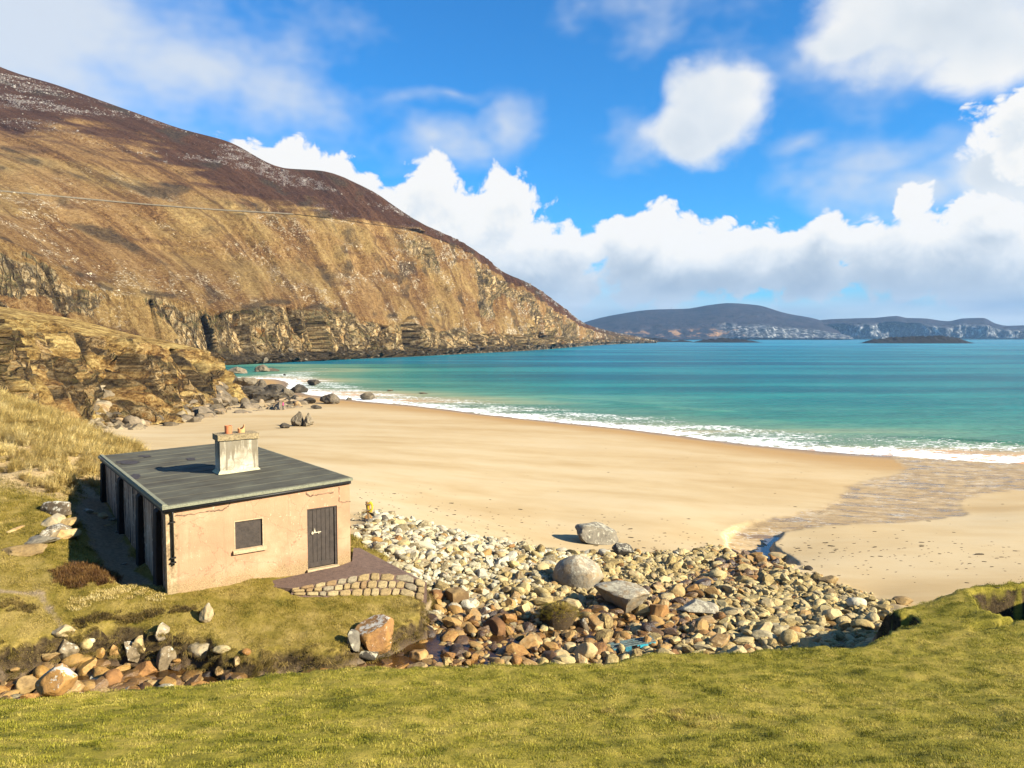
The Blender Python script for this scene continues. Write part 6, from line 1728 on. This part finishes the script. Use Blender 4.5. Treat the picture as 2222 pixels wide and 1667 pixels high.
G_RED = grass_mat('heath_blades', [(0.38, (0.05, 0.022, 0.008)), (0.50, (0.13, 0.062, 0.020)), (0.64, (0.24, 0.135, 0.042))], 2.2)
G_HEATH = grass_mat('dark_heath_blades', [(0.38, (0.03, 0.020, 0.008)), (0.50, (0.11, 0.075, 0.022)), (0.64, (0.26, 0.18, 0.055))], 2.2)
def pm(seed, *a, **k):
    v, f = blades(seed, *a, **k); me = mesh_np('blades', v, f, False)
    at_ = me.attributes.new('bv', 'FLOAT', 'POINT'); at_.data.foreach_set('value', np.array(blades.var, np.float32)); return me
def view_ok(x, y, z, m=260):
    px, py = proj(x, y, z); return (px > -m) & (px < 2222 + m) & (py < 1667 + m * 1.2) & (y > 1)
def house_free(x, y, mrg=0.05):
    lx = (x - HA.x) * E1.x + (y - HA.y) * E1.y; ly = (x - HA.x) * E2.x + (y - HA.y) * E2.y
    k = ~((lx > -mrg) & (lx < WID + mrg) & (ly > -mrg) & (ly < DEP + mrg))
    k &= sdf([(p.x, p.y) for p in T], x, y) < 0.0
    k &= sdf([(p.x, p.y) for p in B0 + B1[::-1]], x, y) < -0.02
    return k
def put(name, n0, box_, cond, srcs, label, s0=.8, s1=1.25, tilt=True, zoff=0.0, seed=1, rz=(0, 6.283), ks=None):
    r = np.random.default_rng(seed)
    x = r.uniform(box_[0], box_[1], n0); y = r.uniform(box_[2], box_[3], n0)
    k = cond(x, y, r); x, y = x[k], y[k]; z = ground(x, y)
    k = view_ok(x, y, z); x, y, z = x[k], y[k], z[k]
    e = .15
    gx_, gy_ = (ground(x + e, y) - ground(x - e, y)) / (2 * e), (ground(x, y + e) - ground(x, y - e)) / (2 * e)
    n = len(x)
    rzv = r.uniform(rz[0], rz[1], n)
    # surface tilt limited, applied about world axes only for isotropic patches
    nx_, ny_ = np.clip(gx_, -.8, .8), np.clip(gy_, -.8, .8)
    rx = np.arctan(ny_) * (1 if tilt else .2); ry = -np.arctan(nx_) * (1 if tilt else .2)
    if rz[0] == 0:                               # rotate the tilt into the patch's own frame is unnecessary for round patches
        rot = np.zeros((n, 3))
        for i_ in range(0):
            pass
        # euler XYZ: Rz*Ry*Rx ; use tilt expressed before the spin
        c_, s_ = np.cos(rzv), np.sin(rzv)
        rot[:, 0] = rx * c_ + ry * s_; rot[:, 1] = -rx * s_ + ry * c_; rot[:, 2] = rzv
    else:
        rot = np.stack([rx, ry, rzv], -1)
    sc_ = r.uniform(s0, s1, n)[:, None] * np.ones(3)
    if ks is not None: sc_ = sc_ * ks(x, y)[:, None]
    print(name, n)
    return scatter(name, np.stack([x, y, z + zoff], -1), rot, sc_, r.integers(0, len(srcs), n), srcs, label)
L_ = lambda f: f
lawn_src = [(pm(10 + k, 75, .16, .020, .055, .0075, bend=(.3, 1.2), segs=2), G_LAWN) for k in range(6)]
put('turf_grass', 18000, (-14, 24, 7.5, 29), lambda x, y, r: (sample(lawn_s, x, y) > -.12) & (r.random(len(x)) < np.clip(1.15 - 0.0 * y, 0, 1)) & (x > -0.75 * y - 1) & (x < 0.75 * y + 1), lawn_src, 'short cropped turf of the foreground slope', .8, 1.3, seed=21)
tus_src = [(pm(30 + k, 90, .13, .05, .12, .007, bend=(.4, 1.3), segs=3), G_LAWN) for k in range(4)]
put('turf_tussocks', 1500, (-12, 22, 8, 24), lambda x, y, r: (sample(lawn_s, x, y) > .1) & (fbm(x / 1.1, y / .8, 0, 3, 77) > .42), tus_src, 'slightly longer tufts in the foreground turf', .6, 1.1, seed=22)
kn_src = [(pm(40 + k, 80, .24, .03, .085, .010, bend=(.3, 1.2), segs=2), G_KNOLL) for k in range(6)]
put('knoll_grass', 19000, (-30, 1, 17, 62), lambda x, y, r: (sample(knoll_s, x, y) > -.2) & (sample(gully_s, x, y) < .1) & (sample(dune_s, x, y) < .5) & (sample(path_d, x, y) > .16) & house_free(x, y), kn_src, 'dry olive and straw turf around the cottage', .8, 1.3, seed=23, ks=lambda x, y: np.clip(y / 24, .9, 1.6))
ed_src = [(pm(50 + k, 60, .12, .10, .24, .009, bend=(.9, 1.9), lean=(.15, -.75), segs=3, spread=.35), G_EDGE) for k in range(5)]
def edge_c(x, y, r):
    s = sample(knoll_s, x, y); return (s > -.32) & (s < .16) & (y < 27) & house_free(x, y) & (x < 0.0)
put('bank_grass', 12000, (-20, 1, 16, 27), edge_c, ed_src, 'long brown grass hanging over the stream bank', .6, 1.15, tilt=False, seed=24, rz=(-.5, .5))
def edge_l(x, y, r):
    s = sample(lawn_s, x, y); return (s > -.2) & (s < .18)
put('lawn_edge_grass', 9000, (-14, 24, 14, 29), edge_l, [(pm(60 + k, 60, .11, .05, .12, .008, bend=(.4, 1.4), segs=3), G_LAWN) for k in range(4)], 'ragged grass along the lip of the foreground slope', .7, 1.2, tilt=False, seed=25)
mar_src = [(pm(70 + k, 100, .24, .45, .95, .022, bend=(.4, 1.3), lean=(.30, -.55), segs=4, spread=.65), G_MAR) for k in range(6)]
put('marram_grass', 15000, (-62, -13, 28, 78), lambda x, y, r: (sample(dune_s, x, y) > .15) & house_free(x, y, .25) & (fbm(x / 3.5, y / 3.5, 0, 3, 78) + .12 * (y - 34) > -.12) , mar_src, 'tall pale windblown marram grass on the dune', .6, 1.15, tilt=False, seed=26, rz=(-.5, .5), ks=lambda x, y: np.clip(y / 42, .75, 1.25))
# reddish heath bush left of the cottage, dark heath in the turf
bx_, by_, bz_ = hit(165, 1262)
bush = [(bx_, by_)]
def red_c(x, y, r): return (((x - bx_) / 1.05) ** 2 + ((y - by_ - .5) / .95) ** 2 < r.random(len(x)))
put('heath_clump', 900, (bx_ - 1.3, bx_ + 1.3, by_ - 1, by_ + 1.8), red_c, [(pm(80 + k, 90, .16, .07, .26, .012, bend=(.3, 1.4), segs=3), G_RED) for k in range(4)], 'reddish brown heath clump in the turf left of the cottage', .6, 1.1, tilt=False, seed=27)
h1 = [hit(*q)[:2] for q in [(180, 1352), (260, 1345), (330, 1338), (400, 1328), (440, 1335)]]
put('dark_heath', 9000, (-14, -6, 19, 24), lambda x, y, r: (pdist(h1, x, y) < .02 + .30 * r.random(len(x))) & (fbm(x / .5, y / .5, 0, 2, 79) > -.12), [(pm(90 + k, 60, .12, .04, .15, .010, bend=(.3, 1.4), segs=3), G_HEATH) for k in range(3)], 'dark strip of rough heath along the slope below the cottage', .6, 1.1, tilt=False, seed=28)
h2 = [hit(*q)[:2] for q in [(0, 1310), (40, 1315), (60, 1325)]]
put('heath_patch', 2500, (-17, -11, 19, 24), lambda x, y, r: pdist(h2, x, y) < .35 * r.random(len(x)), [(pm(95 + k, 80, .13, .05, .15, .010, bend=(.3, 1.4), segs=3), G_HEATH) for k in range(3)], 'brown heath patch at the left edge', .6, 1.1, tilt=False, seed=29)
# turf tussock standing among the cobbles
def tussock(px, py, w, h):
    gx, gy, gz = hit(px, py); s = gy / F / 2; W, H = w * s, h * s
    root = empty('turf_hummock', (gx, gy + W * .5, gz)); tag(root, 'shaggy turf hummock on an earth block among the stream stones', 'hummock')
    v, f = rock_shape(77, 4, 3, (.7, .9), (W, W * .8, H * 1.1), .08, 3)
    me = mesh_np('earth', v, f); o = link('earth', me, simple('peaty_earth', (0.07, 0.045, 0.02), .95, .5, 6, .8, bd=.05), root); o.location = (0, 0, H * .75)
    r = np.random.default_rng(3); V_, F_, off = [], [], 0
    for k in range(230):
        a = r.uniform(0, 6.28); q = math.sqrt(r.random()) * .98
        x, y = math.cos(a) * q * W, math.sin(a) * q * W * .8; z = H * .75 + H * 1.1 * math.sqrt(max(0, 1 - q * q)) * .93
        bv, bf = blades(500 + k, 12, .06, .08, .20, .011, bend=(.8, 1.8), lean=(math.cos(a) * .9 * q, math.sin(a) * .9 * q), segs=3, spread=.4)
        V_.append(bv + [x, y, z]); F_.append(bf + off); off += len(bv)
    me = mesh_np('turf', np.concatenate(V_), np.concatenate(F_), False)
    at_ = me.attributes.new('bv', 'FLOAT', 'POINT'); at_.data.foreach_set('value', np.random.default_rng(2).random(len(me.vertices)).astype(np.float32))
    link('turf', me, G_KNOLL, root)
tussock(1213, 1378, 86, 66)

# ================================================================== STREAM WATER
def stream_water():
    m, b = material('peaty_water')
    p = b.obj()
    n = b.noise(b.mapping(p, scale=(1, 1.6, 1)), 7, 4, 0.6)
    c = b.ramp(b.noise(p, 1.5, 3), [(0.35, (0.020, 0.010, 0.004)), (0.65, (0.075, 0.036, 0.010))])
    b.fin(c, 0.08, b.bump(n, 0.5, 0.03), 0.5, IOR=1.33)
    line = np.array(st_line)
    pts = np.concatenate([np.linspace(line[i], line[i + 1], 14, endpoint=False) for i in range(len(line) - 1)])
    d = np.gradient(pts, axis=0); nrm = np.stack([-d[:, 1], d[:, 0]], -1) / np.linalg.norm(d, axis=1)[:, None]
    ws = np.linspace(-2.0, 1.5, 18)
    X = pts[:, None, 0] + nrm[:, None, 0] * ws[None, :]; Y = pts[:, None, 1] + nrm[:, None, 1] * ws[None, :]
    zc = low(pts[:, 0], pts[:, 1])
    zc = np.convolve(np.r_[[zc[0]] * 6, zc, [zc[-1]] * 6], np.ones(13) / 13, 'valid')
    Zw = zc[:, None] + 0 * X + .07
    me = mesh_np('stream', np.stack([X, Y, Zw], -1).reshape(-1, 3), grid_faces(*X.shape))
    tag(link('stream', me, m), 'shallow peaty brown stream running between the turf banks', kind='structure')
stream_water()

# shallow pools where the stream cuts the sand
def pools():
    m, b = material('clear_pool')
    p = b.obj(); n = b.noise(b.mapping(p, scale=(1, 1.8, 1), rot=(0, 0, R(20))), 5, 4, 0.6)
    b.fin((0.10, 0.085, 0.06), 0.04, b.bump(n, 0.25, 0.02), 0.9, IOR=1.33)
    q = hit(1668, 1196)
    X, Y = np.meshgrid(np.linspace(9.0, 19.0, 40), np.linspace(33.5, 44, 40))
    Zp = q[2] + 0.05 + 0 * X - 0.010 * (Y - q[1])
    me = mesh_np('pool', np.stack([X, Y, Zp], -1).reshape(-1, 3), grid_faces(40, 40))
    pl_ = [tuple(c[:2]) for c in P3([(1655,1207,2.9),(1672,1188,2.9),(1700,1160,2.9),(1718,1148,2.9)])]
    ok = ((sample(wet_s, X, Y) > -.1) & (pdist(pl_, X, Y) < .75 + .3 * pn(X, Y, 0, 9))).reshape(-1)
    f4 = grid_faces(40, 40); f4 = f4[ok[f4].all(1)]
    if len(f4):
        me = mesh_np('pool', np.stack([X, Y, Zp], -1).reshape(-1, 3), f4)
        tag(link('pool', me, m), 'shallow blue reflecting pool under the cut sand bank', kind='structure')
pools()

# ================================================================== SMALL THINGS
# lifebuoy on its post
px0, py0 = 802, 1134
gx, gy, gz = hit(px0, py0)
lb = empty('lifebuoy_station', (gx, gy, gz)); tag(lb, 'yellow lifebuoy housing on a leaning wooden post at the cobbles beside the cottage', 'lifebuoy')
M_WOOD = simple('weathered_wood', (0.20, 0.14, 0.075), 0.85, 0.35, 9, 0.5)
M_YEL = simple('yellow_plastic', (0.52, 0.42, 0.03), 0.45, 0.12, 4, 0.1)
M_ORG = simple('orange_shade', (0.50, 0.20, 0.04), 0.5, 0.12, 4, 0.1)
S_ = gy / F
def lp(px, py): return ((px - px0) * S_, (py0 - py) * S_)
x1, z1 = lp(796, 1088)
bm = bmesh.new()
hexa(bm, [(-.05, -.04, -.2), (.05, -.04, -.2), (.05, .04, -.2), (-.05, .04, -.2), (x1 - .05, -.04, z1), (x1 + .05, -.04, z1), (x1 + .05, .04, z1), (x1 - .05, .04, z1)])
bm_obj('post', bm, M_WOOD, lb, bevel=.006)
xc, zc = lp(804, 1100)
bm = bmesh.new(); box(bm, x1 - .05, xc + .02, -.10, -.045, zc - .16, zc - .11); box(bm, x1 - .05, xc + .02, -.10, -.045, zc + .11, zc + .16)
bm_obj('crossbar', bm, M_WOOD, lb)
bm = bmesh.new()                          # back plate seen edge on, then the ring housing
N_ = 20
for (r0_, r1_, y0_, y1_) in ((.30, .13, -.05, .07),):
    rings = []
    for k in range(N_):
        a = 2 * math.pi * k / N_; c_, s_ = math.cos(a) * .42, math.sin(a) * .85
        rings.append([bm.verts.new((xc + c_ * q, y_, zc + s_ * q)) for q, y_ in ((r0_, y0_ + .02), (r0_ * .93, y0_ - .02), (r1_ * 1.1, y0_ - .02), (r1_, y0_ + .02), (r1_, y1_), (r0_, y1_))])
    for k in range(N_):
        for j in range(6): bm.faces.new([rings[k][j], rings[(k + 1) % N_][j], rings[(k + 1) % N_][(j + 1) % 6], rings[k][(j + 1) % 6]])
bm_obj('ring_housing', bm, M_YEL, lb, smooth=False)
bm = bmesh.new(); box(bm, xc - .15, xc - .02, -.055, .02, zc - .24, zc + .22); bm_obj('back_plate', bm, M_ORG, lb, bevel=.01)

# blue pallet washed up by the lawn
gx, gy, gz = hit(1372, 1410)
pal = empty('pallet', (gx, gy, gz + .07), R(10)); tag(pal, 'broken blue painted wooden pallet lying between the stones and the lawn', 'pallet')
M_BLUE = simple('worn_blue_paint', (0.035, 0.20, 0.27), 0.75, 0.6, 6, 0.4)
M_BLUE2 = simple('bright_blue_paint', (0.03, 0.36, 0.46), 0.7, 0.3, 6, 0.4)
M_GREYW = simple('grey_blue_wood', (0.13, 0.17, 0.155), 0.8, 0.4, 9, 0.4)
W_ = 100 * gy / F; hw = W_ / 2
def tilt_pt(x, y, z): return (x, y, z + x * .10)
def tb(x0, x1, y0, y1, z0, z1):
    bm = bmesh.new(); hexa(bm, [tilt_pt(*q) for q in ((x0, y0, z0), (x1, y0, z0), (x1, y1, z0), (x0, y1, z0), (x0, y0, z1), (x1, y0, z1), (x1, y1, z1), (x0, y1, z1))]); return bm
for k, y_ in enumerate((-.17, -.04, .09, .22)):
    bm_obj('top_board', tb(-hw, hw, y_ - .03, y_ + .04, .13, .150), M_GREYW, pal, bevel=.003)
for k, y_ in enumerate((-.18, .20)):
    bm_obj('bottom_board', tb(-hw, hw * .9, y_ - .05, y_ + .05, -.02, .003), M_BLUE, pal, bevel=.003)
for k in range(4):
    xk = -hw + .02 + k * (W_ - .24) / 3
    for y_ in (-.21, .14):
        bm_obj('block', tb(xk, xk + .20, y_, y_ + .12, .006, .127), (M_BLUE, M_BLUE, M_BLUE2, M_BLUE2)[k], pal, bevel=.004)
bm_obj('crosspiece', tb(hw * .25, hw * .62, -.235, -.215, .0, .13), M_BLUE2, pal)

# two walkers
def walker(px, py, ht, coat, trousers, hair, label, face, arm_out, stride):
    gx, gy, gz = hit(px, py)
    root = empty('person', (gx, gy, gz), face); tag(root, label, 'person', 'people walking on the beach')
    k = ht / 1.75
    J = {'pel': (0, 0, .95), 'che': (0, -.01, 1.28), 'nec': (0, 0, 1.47), 'hea': (0, .015, 1.60), 'top': (0, .01, 1.70),
         'lhip': (-.10, 0, .90), 'lkn': (-.11, .05 + stride * .4, .50), 'lan': (-.11, stride, .08), 'lto': (-.12, stride + .15, .035),
         'rhip': (.10, 0, .90), 'rkn': (.11, .05 - stride * .3, .50), 'ran': (.11, -stride, .08), 'rto': (.12, -stride + .15, .035),
         'lsh': (-.19, 0, 1.40), 'lel': (-.26 - arm_out, -.02, 1.12), 'lwr': (-.24 - arm_out * 1.2, .12, .90), 'lha': (-.24 - arm_out * 1.2, .16, .82),
         'rsh': (.19, 0, 1.40), 'rel': (.26 + arm_out, -.02, 1.12), 'rwr': (.24 + arm_out, .14, .92), 'rha': (.24 + arm_out, .18, .84)}
    Rr = {'pel': .145, 'che': .165, 'nec': .062, 'hea': .095, 'top': .075, 'lhip': .10, 'rhip': .10, 'lkn': .065, 'rkn': .065, 'lan': .05, 'ran': .05, 'lto': .04, 'rto': .04,
          'lsh': .075, 'rsh': .075, 'lel': .052, 'rel': .052, 'lwr': .036, 'rwr': .036, 'lha': .036, 'rha': .036}
    E_ = [('pel', 'che'), ('che', 'nec'), ('nec', 'hea'), ('hea', 'top'), ('pel', 'lhip'), ('lhip', 'lkn'), ('lkn', 'lan'), ('lan', 'lto'), ('pel', 'rhip'), ('rhip', 'rkn'), ('rkn', 'ran'), ('ran', 'rto'),
          ('che', 'lsh'), ('lsh', 'lel'), ('lel', 'lwr'), ('lwr', 'lha'), ('che', 'rsh'), ('rsh', 'rel'), ('rel', 'rwr'), ('rwr', 'rha')]
    names = list(J); me = bpy.data.meshes.new('body'); me.from_pydata([tuple(c * k for c in J[n_]) for n_ in names], [(names.index(a), names.index(c)) for a, c in E_], [])
    o = link('body', me, None, root)
    md = o.modifiers.new('skin', 'SKIN')
    for i, n_ in enumerate(names):
        sv_ = me.skin_vertices[0].data[i] if me.skin_vertices else None
        if sv_: sv_.radius = (Rr[n_] * k, Rr[n_] * k); sv_.use_root = (n_ == 'pel')
    o.modifiers.new('sub', 'SUBSURF').levels = 2; o.modifiers['sub'].render_levels = 2
    m, b = material('clothes')
    z = b.xyz(b.obj())[2]; s1 = b.m('GREATER_THAN', z, .93 * k); s2 = b.m('GREATER_THAN', z, 1.50 * k); s3 = b.m('LESS_THAN', z, .09 * k)
    c = b.mix(s1, trousers, coat); c = b.mix(s2, c, (0.45, 0.25, 0.17)); c = b.mix(s3, c, (0.02, 0.018, 0.015))
    b.fin(c, .8, None, .2); me.materials.append(m)
    v, f = ICO[3]; hv = v * np.array([.092, .105, .10]) * k
    keep = (v[:, 2] > -.1) | (v[:, 1] < -.15)
    fk = f[keep[f].all(1)]
    hm_ = mesh_np('hair', hv * 1.08 + np.array([0, -.005, 1.635]) * k, fk); link('hair', hm_, simple('hair', hair, .8, .2, 8, .3), root)
    return root
walker(604.5, 890.6, 1.85, (0.020, 0.022, 0.026), (0.025, 0.032, 0.05), (0.03, 0.02, 0.012), 'person in dark coat and dark trousers walking on the sand, left of the two', R(100), .03, .16)
walker(614.5, 890.4, 1.68, (0.62, 0.06, 0.20), (0.018, 0.014, 0.016), (0.10, 0.05, 0.02), 'person in bright pink jacket and black trousers walking on the sand', R(100), .05, .06)

# seaweed specks and flat stones on the sand
def specks():
    r = np.random.default_rng(44); n = 650
    t = r.random(n)
    px = r.uniform(760, 2222, n); py = np.interp(px, [760, 1200, 1500, 2222], [1085, 1165, 1180, 1215]) + r.normal(0, 28, n)
    k = r.random(n) < .16
    px = np.where(k, r.uniform(500, 2222, n), px); py = np.where(k, r.uniform(960, 1200, n), py)
    P_ = []
    for a, c in zip(px, py):
        x, y, z = hit(a, c, 20, 200)
        if sample(knoll_s, x, y) > -.3 or sample(cob_s, x, y) > .2 or sample(wet_s, x, y) > -.1 or (proj(x, y, z)[0] < 770): continue
        P_.append((x, y, z + .004))
    P_ = np.array(P_); n = len(P_)
    v, f = rock_shape(5, 2, 6, (.5, .8), (1, 1, 1), .2)
    me = mesh_np('speck', v, f)
    s = np.exp(r.normal(math.log(.030), .45, n))
    scatter('seaweed_scraps', P_, np.stack([0 * s, 0 * s, r.uniform(-.6, .6, n)], -1), np.stack([s * 1.9, s * .8, s * .35], -1), np.zeros(n, int), [(me, simple('dried_seaweed', (0.07, 0.05, 0.025), .9, .4, 5, .3))], 'dark scraps of seaweed and pebbles strewn on the upper beach')
specks()

# loose stones on the sandy floor beside the side wall, and the rock outcrop left of the cottage
r = random.Random(12)
mm = []
for k in range(5):
    v, f = rock_shape(820 + k, 3, 8, (.45, .8), (1, .7, .35), .05); me = mesh_np('flat_stone', v, f); me.set_sharp_from_angle(angle=R(35)); me.materials.append(SM['tan'] if k % 2 else SM['slab']); mm.append(me)
for (px, py, s, dsc) in [(222, 1122, .32, 'broad flat stone in the shaded gully at the rear corner of the side wall'), (242, 1130, .2, 'smaller stone right of the broad flat one in the shaded gully'), (262, 1140, .22, 'flat stone against the side wall in the shaded gully'),
                         (190, 1112, .26, 'flat stone at the left lip of the shaded gully'), (232, 1142, .13, 'fist sized stone in the middle of the shaded gully'), (255, 1157, .12, 'small stone on the sand under the side wall'), (268, 1225, .11, 'small dark stone low in the shaded gully'),
                         (205, 1115, .16, 'brown stone between the lip stone and the broad flat stone in the gully')]:
    gx, gy, gz = hit(px, py); o = link('stone', mm[r.randrange(5)]); o.location = (gx, gy, gz + s * .12); o.scale = (s, s, s); o.rotation_euler = (0, 0, r.uniform(0, 6)); tag(o, dsc, 'stone')
for (px, py, w, h, mt, sd_, lab) in [(120, 1118, 78, 26, 'slab', 211, 'mossy capstone of the rock outcrop in the turf left of the cottage'), (105, 1140, 44, 18, 'white', 212, 'pale slab under the mossy capstone of the outcrop'),
    (138, 1146, 36, 14, 'tan', 213, 'ochre slab at the right of the outcrop, under the capstone'), (115, 1160, 60, 16, 'slab', 214, 'dark slab in the middle of the outcrop'), (80, 1182, 90, 14, 'white', 215, 'long pale flat slab low in the outcrop'),
    (140, 1170, 46, 18, 'tan', 216, 'tan block at the right foot of the outcrop'), (40, 1205, 100, 14, 'tan', 217, 'long tan slab slanting out of the turf at the left edge'), (22, 1155, 16, 4, 'tan', 218, 'small pale oval stone in the turf at the far left'),
    (95, 1172, 40, 18, 'slab', 219, 'dark block below the middle slab of the outcrop')]:
    boulder(px, py, w, h * 1.7, mt, sd_, lab, cuts=12, name='rock', cat='rock', sub=4, sink=.36, rough=.09, deep=.45, lean=(0, -.08))

# mountain road with its low wall, mast on the island
idx_r = int(np.argmin(np.abs(MV[:, 0] - 4.0)))
jj = np.where((mpx > -100) & (mpx < 1010))[0][::4]
cx3 = np.stack([MX2[idx_r, jj], MY2[idx_r, jj], MZ2[idx_r, jj]], -1)
wcut = cx3[mpx[jj] < 640]
bm = bmesh.new(); pv = None
for p in wcut:
    q = [bm.verts.new((p[0] + a, p[1] - c, p[2] + e_)) for a, c, e_ in ((0, 2.6, -.6), (0, 2.6, .42), (0, 2.2, .42), (0, 2.2, -.6))]
    if pv:
        for i in range(4): bm.faces.new([pv[i], q[i], q[(i + 1) % 4], pv[(i + 1) % 4]])
    pv = q
tag(bm_obj('roadside_wall', bm, simple('pale_wall', (0.15, 0.12, 0.08), .9, .25, .3, .3)), 'long low pale wall along the road cut across the mountain', 'wall')
bm = bmesh.new(); pv = None
for p in cx3:
    q = [bm.verts.new((p[0], p[1] - 2.0, p[2] + .15)), bm.verts.new((p[0], p[1] + 3.0, p[2] + .25))]
    if pv: bm.faces.new([pv[0], q[0], q[1], pv[1]])
    pv = q
tag(bm_obj('mountain_road', bm, simple('old_asphalt', (0.10, 0.09, 0.08), .9, .2, .3, .2)), 'narrow road cut across the mountain slope', kind='structure')
mx_, my_, mz_ = (float(c) for c in und(1457, 671.5, 5890))
bm = bmesh.new(); tube(bm, [(0, 0, -6), (0, 0, 18)], [1.4, .7], 6); box(bm, -3, 3, -1, 1, 11, 12.4)
o = bm_obj('mast', bm, M_GREYW); o.location = (mx_, my_, mz_); tag(o, 'tiny mast on the ridge of the island hill', 'mast')

put('straw_grass', 5000, (-18, -8, 18, 26), lambda x, y, r: (sample(straw_d, x, y) < .5 * r.random(len(x))) & house_free(x, y), [(pm(110 + k, 70, .18, .05, .13, .010, bend=(.6, 1.6), segs=3), G_MAR) for k in range(3)], 'bleached straw patch in the turf by the corner of the cottage', .7, 1.1, tilt=False, seed=30)
# ================================================================== AIR
def haze():
    bm = bmesh.new(); box(bm, -9000, 9000, -80, 8200, -9, 372)
    m = bpy.data.materials.new('haze'); m.use_nodes = True; nt = m.node_tree; nt.nodes.clear()
    out = nt.nodes.new('ShaderNodeOutputMaterial'); v = nt.nodes.new('ShaderNodeVolumePrincipled')
    v.inputs['Density'].default_value = 0.000038; v.inputs['Color'].default_value = (0.32, 0.60, 1.0, 1); v.inputs['Anisotropy'].default_value = 0.0
    nt.links.new(v.outputs[0], out.inputs['Volume'])
    tag(bm_obj('haze', bm, m), 'thin blue sea air', kind='stuff')
haze()

tc = [hit(*q)[:2] for q in [(1355, 1545), (1410, 1550), (1470, 1558), (1530, 1570)]]
put('bleached_tufts', 1600, (-2, 10, 9, 16), lambda x, y, r: pdist(tc, x, y) < .55 * r.random(len(x)) ** .6, [(pm(120 + k, 60, .12, .05, .12, .008, bend=(.6, 1.6), segs=3), G_KNOLL) for k in range(3)], 'slightly raised clump of longer bleached grass in the foreground turf', .7, 1.25, tilt=False, seed=31)
# base colours are brought to real world albedo together
for m_ in bpy.data.materials:
    if not m_.use_nodes or m_.name == 'marram_blades': continue
    nt_ = m_.node_tree
    for nd_ in list(nt_.nodes):
        if nd_.type in ('BSDF_PRINCIPLED', 'BSDF_TRANSLUCENT'):
            so = nd_.inputs[0]; k_ = 0.80
            if so.is_linked:
                src = so.links[0].from_socket; mx_n = nt_.nodes.new('ShaderNodeMix'); mx_n.data_type = 'RGBA'; mx_n.blend_type = 'MULTIPLY'
                mx_n.inputs[0].default_value = 1.0; mx_n.inputs[7].default_value = (k_, k_, k_, 1)
                nt_.links.new(src, mx_n.inputs[6]); nt_.links.new(mx_n.outputs[2], so)
            else: so.default_value = [c * k_ for c in so.default_value[:3]] + [1]
